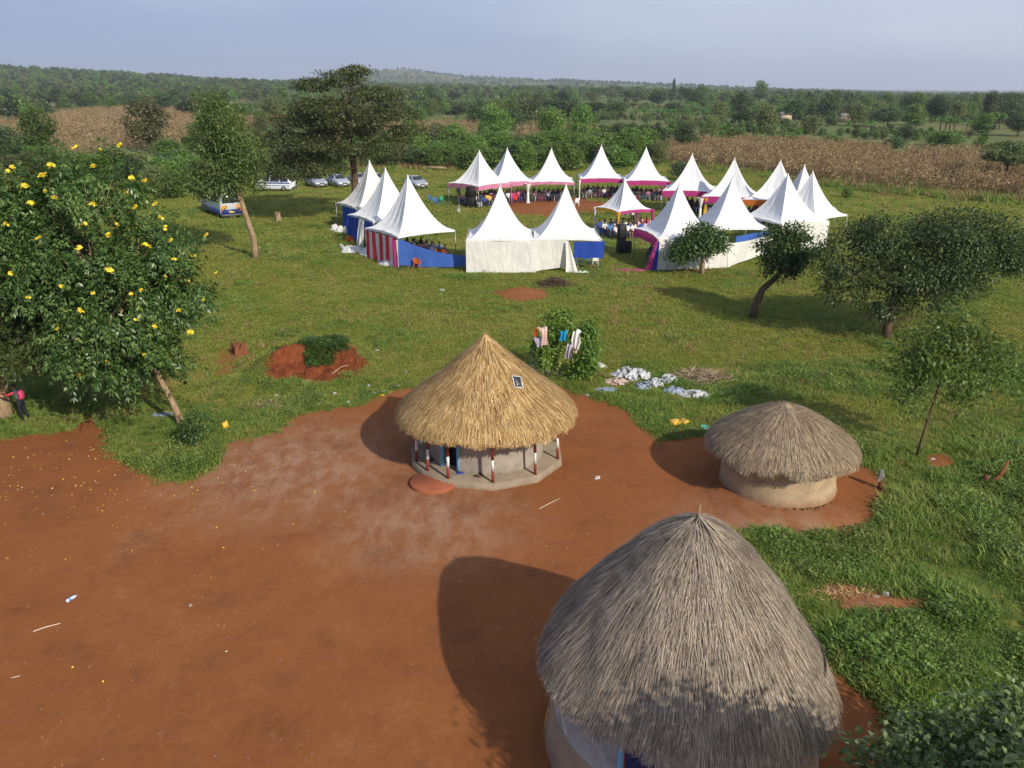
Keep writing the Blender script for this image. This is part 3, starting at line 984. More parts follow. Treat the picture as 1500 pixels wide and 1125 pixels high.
def leaf_quads(P, D, N, L, W):
    """kite shaped leaves from base P along D, about facing N"""
    S = unit(np.cross(D, N))
    L = np.asarray(L).reshape(-1, 1); W = np.asarray(W).reshape(-1, 1)
    up = unit(np.cross(S, D))
    V = np.stack([P, P + D * L * .48 + S * W + up * W * .35, P + D * L - up * L * .10, P + D * L * .48 - S * W + up * W * .35], 1)
    m = len(P)
    F = np.arange(m * 4).reshape(m, 4)
    return V.reshape(-1, 3), F

def join(parts):
    Vs, Fs, b = [], [], 0
    for V, F in parts:
        Vs.append(V); Fs.append(F + b); b += len(V)
    return np.concatenate(Vs), np.concatenate(Fs)

def crown(lobes, nclump, per, L, W, seed, spread=.35, droop=.25, shell=.55, pinnate=0, gap=.0, flat=0.0, outward=.9):
    """leaves in clumps near the skin of a set of ellipsoid lobes, with gaps between the clumps"""
    g = np.random.default_rng(seed)
    lob = np.array([list(c) + list(r) for c, r in lobes], float)
    vol = (lob[:, 3] * lob[:, 4] * lob[:, 5]) ** .67
    k = g.choice(len(lob), nclump, p=vol / vol.sum())
    d = unit(g.normal(size=(nclump, 3)))
    d[:, 2] = np.where(d[:, 2] < -.35, d[:, 2] * .5, d[:, 2]); d = unit(d)
    rad = shell + (1 - shell) * g.random(nclump) ** .6
    C = lob[k, :3] + d * lob[k, 3:] * rad[:, None]
    if gap > 0:
        nz = fbm(C[:, 0] * .8 + C[:, 2] * .55 + seed, C[:, 1] * .8 - C[:, 2] * .45 + 3, 3)
        keep = nz > gap
        C, d, k = C[keep], d[keep], k[keep]
    m = len(C)
    cs = spread * g.uniform(.6, 1.35, m)
    P = np.repeat(C, per, 0) + g.normal(size=(m * per, 3)) * np.repeat(cs, per)[:, None] * np.array([1, 1, .65 - flat * .4])
    O = np.repeat(d, per, 0)
    D = unit(O * outward + g.normal(size=P.shape) * .75 + np.array([0, 0, -droop]))
    N = unit(np.array([0, 0, 1.0]) + O * .6 + g.normal(size=P.shape) * .5)
    l = L * g.uniform(.65, 1.3, len(P)); w = W * g.uniform(.7, 1.25, len(P))
    if not pinnate:
        return leaf_quads(P, D, N, l, w)
    parts = []
    S = unit(np.cross(D, N))
    for j in range(pinnate):
        for sgn in (-1, 1):
            t = (.25 + .75 * j / max(1, pinnate - 1))
            B = P + D * (l * t)[:, None] + np.array([0, 0, -1.0]) * (l * t * t * .22)[:, None]
            DD = unit(D * .75 + S * sgn * .75 + np.array([0, 0, -.35]) + g.normal(size=P.shape) * .12)
            parts.append(leaf_quads(B, DD, N, l * .48, w))
    B = P + D * l[:, None] + np.array([0, 0, -1.0]) * (l * .22)[:, None]
    parts.append(leaf_quads(B, unit(D + np.array([0, 0, -.3])), N, l * .5, w))
    return join(parts)

def limbs(mb, start, targets, r0, seed, bend=.25):
    g = random.Random(seed)
    for tx in targets:
        a, b = Vector(start), Vector(tx)
        mid = a.lerp(b, .5) + Vector((g.uniform(-bend, bend), g.uniform(-bend, bend), g.uniform(0, bend) * 1.2))
        mb.tube([a, a.lerp(mid, .5) + Vector((g.uniform(-.1, .1), g.uniform(-.1, .1), .05)), mid, mid.lerp(b, .55), b], [r0, r0 * .8, r0 * .6, r0 * .4, r0 * .15], 6, cap=False)
        for q in range(2):
            c = b + Vector((g.uniform(-.8, .8), g.uniform(-.8, .8), g.uniform(-.1, .6)))
            mb.tube([mid.lerp(b, .3 * q + .2), mid.lerp(c, .6), c], [r0 * .35, r0 * .25, r0 * .08], 5, cap=False)

def big_tree(name, label, base, trunk, radii, lobes, leafargs, leafmat, barkmat, limb_r=.10, seed=1, group=None, cat='tree'):
    """trunk points and lobes are given relative to the base"""
    t = thing(name, label, cat, (base[0], base[1], base[2] if len(base) > 2 else 0), 0, group)
    mb = MB()
    mb.tube(trunk, radii, 10)
    limbs(mb, trunk[-1], [c for c, r in lobes], limb_r, seed)
    wavy(mb, .06, 3).build('trunk', M[barkmat], t, True)
    V, F = crown(lobes, seed=seed, **leafargs)
    link('crown', mesh_data('crown', V, F, M[leafmat]), t)
    return t

# ------------------------------------------------------------------ single trees near the houses
# the tree with yellow flowers
fb = G(268, 628)
fl_lobes = [((-2.6, .6, 6.9), (2.5, 2.2, 2.1)), ((-1.2, -.3, 4.9), (2.0, 2.0, 1.6)), ((-4.4, .8, 5.6), (2.0, 2.0, 1.8)), ((-.5, .5, 6.6), (1.5, 1.6, 1.4)),
            ((-2.3, .4, 8.9), (1.7, 1.6, 1.2)), ((-5.3, .8, 7.6), (1.9, 1.8, 1.5)), ((.5, .2, 5.3), (1.1, 1.1, .8)), ((-2.4, -.5, 3.7), (1.6, 1.5, 1.0)), ((-.3, -.4, 3.4), (1.0, 1.0, .8)), ((-6.4, .9, 6.3), (1.6, 1.6, 1.6)), ((-3.9, .6, 8.4), (1.3, 1.4, 1.0)), ((-1.0, -.4, 2.7), (1.5, 1.3, .9)), ((-2.6, -.3, 2.9), (1.2, 1.2, .8))]
ft = big_tree('flowering_tree', 'large leafy tree dotted with yellow flower clusters at the left of the yard', fb,
              [(0, 0, -.1), (-.12, .02, .6), (-.35, .05, 1.3), (-.7, .1, 2.2), (-1.3, .2, 3.4), (-1.8, .3, 4.6)], [.15, .115, .105, .10, .09, .07],
              fl_lobes, dict(nclump=1900, per=7, L=.38, W=.033, spread=.25, droop=.55, pinnate=3, gap=.41, shell=.5), 'leaf_flower_tree', 'bark_tan', .06, 31)
mb = MB(); mb.tube([(-.16, 0, .55), (.05, -.15, .5), (.30, -.25, .28)], [.05, .04, .02], 6)
mb.build('cut_branch', M['bark_tan'], ft, True)
def flower_mesh(seed):
    g = np.random.default_rng(seed); parts = []
    for k in range(9):
        c = np.clip(g.normal(size=3), -1.2, 1.2) * np.array([.07, .07, .05])
        ax = unit(g.normal(size=3) * .7 + np.array([0, -.3, .5]))
        t1 = unit(np.cross(ax, [.3, .2, .9])); t2 = np.cross(ax, t1)
        a = np.arange(5) * 2 * math.pi / 5 + g.uniform(0, 1)
        D = unit(np.cos(a)[:, None] * t1 + np.sin(a)[:, None] * t2 + ax * .5)
        parts.append(leaf_quads(np.repeat(c[None], 5, 0), D, np.repeat(ax[None], 5, 0), np.full(5, .10), np.full(5, .035)))
    V, F = join(parts)
    return mesh_data('flower_cluster', V, F, M['petal'])
flm = [flower_mesh(s) for s in (1, 2, 3)]
fl_px = [(195, 262), (150, 222), (113, 218), (178, 214), (228, 238), (17, 253), (23, 247), (66, 258), (80, 245), (215, 266), (83, 291), (187, 284), (270, 280), (277, 268), (15, 330), (20, 402), (162, 346), (119, 365), (252, 353), (258, 380), (214, 360), (222, 362),
         (299, 331), (163, 396), (195, 431), (279, 413), (319, 400), (331, 385), (122, 455), (202, 469), (230, 479), (265, 455), (282, 488), (87, 482), (45, 436), (112, 582), (118, 549), (245, 335), (240, 320), (165, 397), (70, 282), (116, 500), (304, 345), (140, 300), (48, 300), (175, 330), (230, 300), (95, 420), (140, 430), (300, 440), (60, 350), (210, 425), (245, 405), (160, 530), (215, 520), (140, 245), (40, 275), (200, 305), (285, 375), (125, 330)]
flw = np.array([(c, r) for c, r in fl_lobes]).reshape(-1, 2, 3)
def ray_hit_lobes(x, y, base, lobes, f=1.0):
    """first point where the sight line meets the crown's skin"""
    o = Vector((0, 0, CAM_H)); d = (G(x, y, CAM_H - 5) - o).normalized() if y > 130 else None
    best = None
    for c, r in lobes:
        cc = Vector(base) + Vector(c)
        A = B = C = 0.0
        for i in range(3):
            rr = r[i] * f
            A += (d[i] / rr) ** 2; B += 2 * d[i] * (o[i] - cc[i]) / rr ** 2; C += ((o[i] - cc[i]) / rr) ** 2
        disc = B * B - 4 * A * (C - 1)
        if disc >= 0:
            t = (-B - math.sqrt(disc)) / (2 * A)
            if best is None or t < best: best = t
    return o + d * best if best is not None else None
for i, (x, y) in enumerate(fl_px):
    p = ray_hit_lobes(x, y, fb, fl_lobes, 1.08) or ray_hit_lobes(x, y, fb, fl_lobes, 1.35)
    if p is None: continue
    o = link('flower_cluster', flm[i % 3], ft, Vector(p) - fb + Vector((0, -.15, .05)))
    o.rotation_euler = (0, 0, i * 1.3); s = random.uniform(.45, .85); o.scale = (s, s, s)

# feathery tree behind it at the picture's edge
lb = G(6, 612)
big_tree('feathery_tree', 'feathery pale green tree spreading behind the yellow flowered tree', lb,
         [(0, 0, -.1), (.05, 0, .6), (.02, .1, 1.4), (-.1, .2, 2.4)], [.36, .28, .22, .18],
         [((-.8, 1.2, 4.2), (2.4, 2.4, 1.3)), ((1.7, 1.0, 3.4), (2.0, 2.0, 1.0)), ((2.9, 1.9, 2.9), (1.6, 1.6, .8)), ((-2.8, .8, 3.9), (2.2, 2.2, 1.2)), ((.8, 2.2, 5.0), (2.2, 2.0, 1.2)), ((-.4, -.5, 2.7), (1.5, 1.3, .6)), ((1.4, -.2, 2.7), (1.3, 1.2, .55))],
         dict(nclump=2000, per=7, L=.30, W=.024, spread=.30, droop=.2, pinnate=4, gap=.33, flat=.6), 'leaf_feathery', 'bark_tan', .09, 32)

# slender tree by the bus
sb = G(374, 378)
big_tree('slender_tree', 'slender tree with pale bare trunk in front of the blue and white bus', sb,
         [(0, 0, -.1), (.03, 0, .8), (0, 0, 1.6), (-.25, 0, 2.6), (-.55, 0, 4.0), (-.9, .1, 5.4), (-1.3, .2, 7.0)], [.30, .22, .20, .19, .17, .14, .09],
         [((-1.7, .2, 6.6), (1.9, 1.8, 1.3)), ((-.5, .2, 5.6), (1.5, 1.5, 1.0)), ((-2.6, .3, 8.2), (1.5, 1.5, 1.3)), ((-1.4, .2, 9.6), (1.5, 1.5, 1.1)), ((-2.2, .2, 10.8), (1.0, 1.0, .7)), ((-3.0, .2, 5.6), (1.3, 1.4, .9)), ((.1, .3, 7.5), (1.3, 1.3, 1.1)), ((-.6, .2, 8.6), (1.1, 1.1, .9)), ((-2.5, .2, 5.4), (1.4, 1.4, .8)), ((-2.2, .2, 7.2), (1.2, 1.2, 1.0)), ((-2.0, -.2, 4.9), (1.4, 1.2, .75)), ((-3.2, 0, 5.0), (1.0, 1.0, .7))],
         dict(nclump=1500, per=13, L=.25, W=.050, spread=.32, droop=.35, gap=.36), 'leaf_slender', 'bark_tan', .07, 33)

# broad acacia over the parked cars
ab = G(519, 322)
g = np.random.default_rng(77)
al = []
for (x, y, z, rx, rz) in [(-.6, 0, 12.6, 2.2, .7), (.9, .5, 13.2, 1.3, .5), (-3.0, .4, 12.0, 1.9, .6), (2.4, 0, 11.2, 2.4, .7), (-2.0, -1, 10.2, 3.0, .8), (4.0, .5, 9.6, 2.6, .7), (-4.6, .2, 9.0, 2.5, .8), (.5, -1.2, 9.0, 3.2, .8),
                          (-6.0, 0, 7.2, 2.6, .8), (-3.4, -1.6, 7.0, 3.0, .8), (3.6, -1, 7.2, 2.4, .7), (.2, -2, 6.4, 2.4, .7), (-7.0, -.5, 5.0, 2.6, .8), (-4.6, -2, 4.6, 2.8, .8), (-2.2, -2.6, 5.0, 2.2, .6), (5.8, .4, 8.2, 1.8, .5), (-1, 2, 8, 3.5, 1.0), (-4, 3, 6, 3.2, 1.2)]:
    al.append(((x, y, z), (rx, rx * .95, rz)))
big_tree('acacia_tree', 'tall spreading acacia in layered tiers over the parked cars', ab,
         [(0, 0, -.2), (.10, 0, 1.0), (.25, 0, 2.4), (.30, 0, 4.4), (.1, 0, 6.4), (0, 0, 8.6)], [.52, .40, .36, .30, .24, .16],
         al, dict(nclump=3600, per=12, L=.26, W=.07, spread=.40, droop=.05, gap=.38, flat=1.1, shell=.3), 'leaf_acacia', 'bark_brown', .13, 34)

# small round tree before the white tents
rb = G(1028, 402)
big_tree('small_round_tree', 'small round leafy tree standing against the white tent wall', rb,
         [(0, 0, -.1), (0, 0, .7), (-.02, 0, 1.5)], [.17, .15, .12],
         [((-.4, 0, 2.1), (1.25, 1.1, .95)), ((-1.2, -.1, 1.75), (1.05, 1.0, .75)), ((.5, .1, 2.4), (1.1, 1.0, .7)), ((-.3, .1, 2.8), (1.0, .9, .55)), ((1.0, .1, 2.0), (.65, .6, .5)), ((-1.7, -.1, 1.3), (.65, .6, .5))],
         dict(nclump=560, per=9, L=.26, W=.055, spread=.2, droop=.3, gap=.33), 'leaf_round', 'bark_tan', .06, 35)

# bent tree
tb = G(1103, 466)
big_tree('bent_tree', 'small tree with a crooked leaning trunk and dense round crown', tb,
         [(0, 0, -.1), (.03, 0, .5), (.15, 0, 1.0), (.35, 0, 1.6), (.75, 0, 2.0), (1.15, 0, 2.35)], [.24, .20, .22, .18, .16, .14],
         [((1.3, 0, 3.4), (1.25, 1.2, .9)), ((.9, 0, 4.1), (1.0, 1.0, .8)), ((1.9, 0, 3.9), (1.0, 1.0, .85)), ((1.2, 0, 2.8), (1.0, 1.0, .6)), ((1.7, .1, 4.6), (.8, .8, .5))],
         dict(nclump=560, per=11, L=.20, W=.05, spread=.2, droop=.15, gap=.30), 'leaf_round', 'bark_brown', .08, 36)

# big dark tree at right
gb = G(1297, 498)
big_tree('broad_dark_tree', 'wide dark grey green tree spreading over the field', gb,
         [(0, 0, -.1), (.02, 0, .8), (.1, 0, 1.6), (.2, .1, 2.4)], [.26, .22, .20, .18],
         [((-2.5, 0, 4.2), (1.6, 1.5, 1.5)), ((-1.4, 0, 5.2), (1.2, 1.2, .9)), ((-2.4, 0, 2.7), (1.2, 1.3, .9)), ((.2, 0, 3.6), (2.0, 1.9, 1.5)), ((2.0, .2, 4.2), (2.2, 2.0, 1.6)), ((4.3, .3, 4.4), (2.0, 1.9, 1.3)), ((5.9, .3, 4.2), (1.3, 1.4, 1.1)), ((2.2, 0, 5.5), (2.2, 1.8, .9)), ((-.2, -.2, 1.8), (1.1, 1.1, .9)), ((1.6, -.3, 2.3), (1.6, 1.4, .9)), ((4.2, .3, 5.4), (1.5, 1.5, .8)), ((3.2, .1, 2.9), (1.4, 1.4, .7)), ((-1.2, .2, 4.8), (1.0, 1.1, .7))],
         dict(nclump=2900, per=11, L=.20, W=.042, spread=.27, droop=.2, gap=.34, shell=.45), 'leaf_grey_green', 'bark_brown', .11, 37)

# open sapling
pb = G(1343, 671)
big_tree('open_sapling', 'thin open sapling with loose bright leaves in front of the wide dark tree', pb,
         [(0, 0, -.05), (.05, 0, .8), (.16, 0, 1.6), (.30, 0, 2.5), (.45, .05, 3.5), (.55, .1, 4.4)], [.055, .05, .046, .04, .03, .015],
         [((.55, 0, 4.7), (.8, .7, .65)), ((-.3, 0, 4.0), (.9, .7, .6)), ((1.2, 0, 4.0), (.9, .7, .55)), ((-.9, 0, 3.1), (.8, .6, .6)), ((.25, 0, 3.4), (.9, .7, .55)), ((1.6, 0, 3.0), (.85, .6, .55)), ((-.6, .1, 2.1), (.6, .5, .55)), ((2.1, 0, 3.7), (.55, .5, .45)), ((1.0, 0, 2.3), (.5, .4, .4))],
         dict(nclump=700, per=7, L=.20, W=.038, spread=.24, droop=.35, gap=.42, shell=.3), 'leaf_sapling', 'bark_brown', .022, 38)

# the tree whose tip enters at the lower right corner; it also shades the grey thatch
cb = Vector((7.6, 7.2, 0))
big_tree('corner_tree', 'broad leaved tree reaching in beside the largest house at the lower right corner', cb,
         [(0, 0, -.1), (-.05, -.2, 1.0), (-.2, -.6, 2.2), (-.3, -1.1, 3.4)], [.24, .2, .17, .13],
         [((-.7, -1.7, 4.9), (2.0, 1.6, 1.2)), ((.9, -2.4, 5.4), (1.6, 1.5, 1.1)), ((-1.5, -1.6, 5.7), (1.1, 1.0, .8)), ((-.7, 3.2, 1.85), (.9, .7, .55)), ((.2, 3.35, 2.05), (.9, .8, .55)), ((1.0, 3.55, 2.25), (.8, .7, .5)), ((-1.6, 3.1, 1.8), (.55, .45, .38)), ((.3, 1.8, 2.6), (1.1, 1.0, .7))],
         dict(nclump=2600, per=9, L=.15, W=.042, spread=.19, droop=.1, gap=.24), 'leaf_corner', 'bark_brown', .06, 39)

# leafy bush with washing hung on it
wb = G(820, 548)
def leafy_shrub(name, label, base, lobes, nclump, seed, leaf='leaf_bright', L=.17, W=.045, stem=.025, cat='shrub', group=None):
    t = thing(name, label, cat, base, 0, group)
    mb = MB()
    for c, r in lobes:
        mb.tube([(c[0] * .5, c[1] * .5, -.05), (c[0] * .7, c[1] * .7, c[2] * .5), c], [stem, stem * .8, stem * .4], 5, cap=False)
    mb.build('stem', M['bark_brown'], t, True)
    V, F = crown(lobes, nclump, 9, L, W, seed, spread=.16, droop=.45, gap=.25, shell=.4)
    link('foliage', mesh_data('foliage', V, F, M[leaf]), t)
    return t
w1 = G(803, 560)
leafy_shrub('leafy_shrub', 'leafy shrub left of the dark gap with a pink cloth on it', w1, [((-.15, 0, 1.45), (.50, .45, .6)), ((.15, .2, 2.1), (.40, .4, .45)), ((-.2, 0, .95), (.36, .36, .4)), ((.22, .4, 2.75), (.26, .28, .42)), ((.72, .6, 2.55), (.28, .28, .45)), ((.65, .7, 1.9), (.25, .3, .4))], 300, 51, 'leaf_laundry', L=.19, W=.05)
w2 = G(848, 556)
leafy_shrub('leafy_shrub', 'leafy shrub right of the dark gap with white shirt on it', w2, [((.25, 0, 1.45), (.40, .38, .65)), ((.35, .1, 2.1), (.30, .32, .5)), ((.3, 0, .75), (.42, .4, .45)), ((-.2, .1, .32), (.36, .35, .30)), ((.05, .3, 1.9), (.26, .3, .45))], 270, 52, 'leaf_laundry', L=.19, W=.05)
w3 = G(287, 655)
leafy_shrub('leafy_shrub', 'small dark shrub at the foot of the flowering tree', w3, [((-.1, 0, .55), (.35, .3, .4)), ((.05, 0, 1.0), (.35, .3, .35)), ((-.15, .2, .2), (.4, .35, .25))], 95, 53, 'leaf_round', .15, .04)
w4 = G(345, 458)

# ------------------------------------------------------------------ countryside trees
def bg_tree(seed, lobes, nclump, per, L, W, leaf, trunk_h, r, flat=0., gap=.36, spread=.45, bk='bark_brown'):
    mb = MB()
    mb.tube([(0, 0, -.3), (.05, 0, trunk_h * .5), (0, .05, trunk_h), (0, 0, trunk_h + 1.0)], [r, r * .8, r * .65, r * .3], 6)
    limbs(mb, (0, 0, trunk_h * .9), [c for c, rr in lobes[:5]], r * .5, seed)
    tm = mb.data('trunk', M[bk], True)
    V, F = crown(lobes, nclump, per, L, W, seed, spread=spread, gap=gap, flat=flat, droop=.15, shell=.5)
    return tm, mesh_data('crown', V, F, M[leaf])
def rl(seed, n, w, z0, z1, lr, lz):
    g = random.Random(seed)
    out = []
    for k in range(n):
        t = k / max(1, n - 1); z = z0 + (z1 - z0) * t
        s = math.sin(math.pi * (.22 + .68 * t)) * w
        a = k * 2.4 + g.uniform(-.5, .5); rr = s * g.uniform(.45, .9)
        out.append(((rr * math.cos(a), rr * math.sin(a), z), (lr * g.uniform(.75, 1.25), lr * g.uniform(.75, 1.25), lz * g.uniform(.8, 1.2))))
    return out
# every kind is modelled about 8 m tall and 7 m wide, then scaled per tree
KIND = {
    'round': [bg_tree(101, rl(1, 9, 2.2, 2.4, 7.0, 1.7, 1.2), 620, 7, .42, .12, 'leaf_bush', 2.2, .2), bg_tree(102, rl(2, 10, 2.3, 2.2, 7.0, 1.6, 1.1), 620, 7, .42, .12, 'leaf_bush', 2.2, .2)],
    'dark': [bg_tree(103, rl(3, 9, 2.2, 2.2, 7.0, 1.7, 1.2), 640, 7, .42, .12, 'leaf_dark', 2.0, .2), bg_tree(104, rl(4, 11, 2.5, 2.6, 6.9, 1.5, 1.0), 640, 7, .42, .12, 'leaf_dark', 2.2, .22)],
    'olive': [bg_tree(105, rl(5, 9, 2.2, 2.0, 7.1, 1.6, 1.2), 560, 7, .42, .11, 'leaf_olive', 1.8, .18, gap=.40), bg_tree(106, rl(6, 8, 2.0, 2.4, 7.1, 1.5, 1.1), 520, 7, .42, .11, 'leaf_olive', 2.2, .18, gap=.40)],
    'flat': [bg_tree(107, [((math.cos(a) * r, math.sin(a) * r, z), (1.7, 1.7, .5)) for a, r, z in ((0, 1.8, 6.6), (1.3, 1.9, 6.0), (2.6, 2.0, 6.9), (3.9, 1.9, 6.2), (5.1, 2.0, 5.6), (.6, .4, 7.3), (3.0, 1.5, 4.9), (5.8, 1.6, 4.6))], 600, 7, .38, .11, 'leaf_acacia', 3.8, .22, flat=.8),
             bg_tree(108, [((math.cos(a) * r, math.sin(a) * r, z), (1.6, 1.6, .5)) for a, r, z in ((.5, 2.0, 6.9), (1.8, 1.7, 6.1), (3.2, 2.1, 6.5), (4.4, 1.8, 7.1), (5.4, 2.0, 5.9), (2.2, .5, 7.4), (3.7, 1.2, 5.0))], 560, 7, .38, .11, 'leaf_dark', 3.8, .22, flat=.8)],
    'bush': [bg_tree(109, rl(9, 9, 2.4, 1.0, 6.6, 1.9, 1.5), 680, 7, .46, .14, 'leaf_bush', 1.0, .16, gap=.33), bg_tree(110, rl(10, 9, 2.5, 1.0, 6.4, 1.9, 1.5), 680, 7, .46, .14, 'leaf_bush', 1.0, .16, gap=.33)],
    'bright': [bg_tree(111, rl(11, 9, 2.2, 1.6, 7.0, 1.6, 1.2), 560, 7, .46, .13, 'leaf_bright', 1.6, .16)],
    'tall': [bg_tree(112, rl(12, 9, 1.2, 2.2, 7.4, 1.2, 1.1), 520, 7, .40, .12, 'leaf_dark', 2.2, .18)],
}
def banana_mesh(seed):
    g = random.Random(seed); mb = MB()
    mb.tube([(0, 0, -.1), (.05, 0, 1.2), (0, 0, 2.4)], [.16, .13, .09], 7, m=1)
    for k in range(10):
        a = k * 2.4 + g.uniform(-.3, .3); L = g.uniform(1.7, 2.4); up = g.uniform(.5, 1.3)
        D = Vector((math.cos(a), math.sin(a), 0)); S = Vector((-D.y, D.x, 0))
        V, F = [], []
        for j in range(6):
            t = j / 5
            p = Vector((0, 0, 2.2)) + D * (L * t * .85) + Vector((0, 0, up * L * (t - 1.05 * t * t)))
            w = .30 * math.sin(math.pi * (.12 + .84 * t)) 
            V += [p - S * w + Vector((0, 0, w * .4)), p, p + S * w + Vector((0, 0, w * .4))]
        for j in range(5):
            for q in range(2):
                F.append((j * 3 + q, j * 3 + q + 1, j * 3 + 4 + q, j * 3 + 3 + q))
        mb.add(V, F, 0)
    return mb.data('banana_plant', [M['leaf_banana'], M['bark_brown']], True)
BANANA = [banana_mesh(1), banana_mesh(2)]

TREE_NAME = {'round': 'leafy_tree', 'dark': 'dark_tree', 'olive': 'olive_green_tree', 'flat': 'flat_topped_tree', 'bush': 'dense_bush', 'bright': 'bright_green_tree', 'tall': 'narrow_tree'}
TREE_LABEL = {'round': 'mid green leafy tree', 'dark': 'dark evergreen tree', 'olive': 'loose olive green tree', 'flat': 'flat topped acacia', 'bush': 'dense green bush', 'bright': 'bright green tree', 'tall': 'narrow dark tree'}
PLURAL = {k: v + ('es' if v.endswith('bush') else 's') for k, v in TREE_LABEL.items()}
placed = []
BG = []
n_of = {}
def put_tree(kind, x, y, h, w, label=None, group=None, rz=None):
    var = KIND[kind]
    tm, cm = var[len(placed) % len(var)]
    t = thing(TREE_NAME[kind], label, 'bush' if kind == 'bush' else 'tree', (x, y, float(hz(x, y)) - .02), random.uniform(0, 6.28) if rz is None else rz, group)
    t.scale = (w / 7.0, w / 7.0, h / 8.0)
    link('trunk', tm, t); link('crown', cm, t)
    placed.append((x, y, w / 2))
    if group: BG.append((t, kind, h, w))
    return t
def px_tree(kind, x, yb, yt, wpx, label=None, group=None):
    p = G(x, yb)
    for _ in range(3): p = G(x, yb, float(hz(p.x, p.y)))
    a = PITCH - math.atan((562.5 - yt) / FPX)
    h = CAM_H - p.y * math.tan(a) - p.z
    w = wpx / FPX * math.hypot(p.y, CAM_H)
    return put_tree(kind, p.x, p.y, max(h, 1.0), w, label, group)

notable = [
    ('bright', 60, 224, 160, 64, 'bright green tree before the dry maize left of the field'), ('olive', 222, 226, 148, 74, 'hazy olive tree standing in the middle of the left maize field'),
    ('dark', 8, 236, 184, 56, 'dark tree at the left edge above the yellow flowers'), ('dark', 242, 166, 134, 42, 'dark flat tree at the back of the left maize field'),
    ('flat', 1470, 272, 206, 74, 'dark flat topped tree with bare stem in front of the right maize'), ('dark', 1003, 226, 180, 36, 'dark round tree on two stems before the right maize field'),
    ('olive', 1041, 204, 168, 28, 'leaning small round tree behind the dark two stemmed tree'), ('dark', 993, 264, 236, 34, 'dark low shrub behind the back row of tents'),
    ('dark', 700, 190, 150, 36, 'dark dome shaped tree in the middle distance'), ('olive', 728, 188, 150, 26, 'paler tree right beside the dark dome shaped tree'),
    ('dark', 752, 192, 158, 32, 'low dark tree right of the paler tree in the middle distance'), ('flat', 815, 174, 146, 64, 'wide flat topped tree above the back row of tents'),
    ('bright', 1437, 198, 166, 36, 'bright round tree among dark ones at the far right'), ('tall', 1446, 184, 136, 34, 'tall dark tree rising to the skyline at the far right'),
    ('round', 1113, 150, 121, 22, 'tall rounded tree standing out on the right skyline'), ('tall', 986, 146, 117, 8, 'thin pointed tree standing above the skyline'),
    ('dark', 1326, 206, 184, 24, 'small dark tree above the right maize field'), ('dark', 1308, 224, 200, 34, 'dark bush touching the back of the right maize'),
    ('bright', 1432, 230, 200, 22, 'pale leafed shrub beyond the right maize field'), ('bush', 1240, 290, 272, 16, 'small lone green bush on the field before the maize'),
    ('olive', 576, 184, 128, 64, 'olive tree right behind the tall acacia'), ('bright', 292, 212, 178, 34, 'bright bush left behind the slender tree'),
]
for k, x, yb, yt, w, lab in notable:
    px_tree(k, x, yb, yt, w, lab)
far_named = [('dark', 10, 158, 127, 46), ('bush', 40, 164, 142, 30), ('dark', 62, 160, 134, 28), ('dark', 85, 159, 128, 28), ('dark', 127, 162, 144, 24), ('bush', 165, 162, 142, 26), ('dark', 195, 163, 137, 30),
             ('dark', 280, 174, 146, 36), ('dark', 638, 160, 136, 24), ('dark', 664, 149, 135, 22), ('dark', 672, 169, 152, 26), ('bush', 612, 176, 160, 30),
             ('dark', 965, 155, 131, 30), ('dark', 1025, 152, 124, 22), ('olive', 1120, 192, 152, 44), ('dark', 1165, 178, 142, 34), ('dark', 985, 168, 150, 32), ('dark', 1090, 185, 160, 34),
             ('olive', 1250, 184, 150, 40), ('dark', 1300, 186, 154, 44), ('dark', 1330, 174, 140, 32), ('dark', 1370, 178, 140, 32), ('dark', 1480, 164, 136, 34), ('dark', 1215, 172, 148, 30), ('dark', 1400, 170, 142, 30),
             ('bush', 1385, 214, 190, 52), ('bush', 1150, 212, 194, 40), ('bush', 1215, 212, 196, 36), ('bush', 1350, 232, 214, 26), ('dark', 1490, 200, 168, 40), ('olive', 1185, 196, 170, 36),
             ('flat', 870, 178, 150, 44), ('dark', 905, 172, 146, 36), ('bush', 1075, 208, 186, 34), ('olive', 400, 178, 140, 44), ('bush', 350, 176, 150, 40), ('dark', 318, 170, 138, 36)]
for k, x, yb, yt, w in far_named:
    px_tree(k, x, yb, yt, w, TREE_LABEL[k] + ' scattered in the countryside beyond the fields', PLURAL[k] + ' scattered in the countryside')
# the thick belt of bushes behind the tents and cars
rg = random.Random(5)
for i in range(64):
    x = 395 + (i % 32) * 18.2 + rg.uniform(-8, 8)
    yb = (246 if i < 32 else 226) + rg.uniform(-5, 4) - max(0, x - 800) * .04 * (1 if i < 32 else .4)
    kd = rg.choice(['bush', 'bush', 'dark', 'round', 'bush', 'olive'])
    px_tree(kd, x, yb, yb - rg.uniform(24, 44), rg.uniform(36, 58), TREE_LABEL[kd] + ' in the thick belt behind the tents', PLURAL[kd] + ' in the belt behind the tents')
# rough scrub at the left behind the flowered tree
for i in range(34):
    x = -60 + (i % 17) * 25 + rg.uniform(-10, 10)
    yb = (252 if i < 17 else 232) + rg.uniform(-8, 8)
    kd = rg.choice(['bush', 'dark', 'round', 'olive', 'bush'])
    if 70 < x < 215 and i >= 17: continue
    px_tree(kd, x, yb, yb - rg.uniform(16, 30 if 60 < x < 320 else 40), rg.uniform(34, 60), TREE_LABEL[kd] + ' in the rough scrub behind the bus', PLURAL[kd] + ' in the scrub behind the bus')

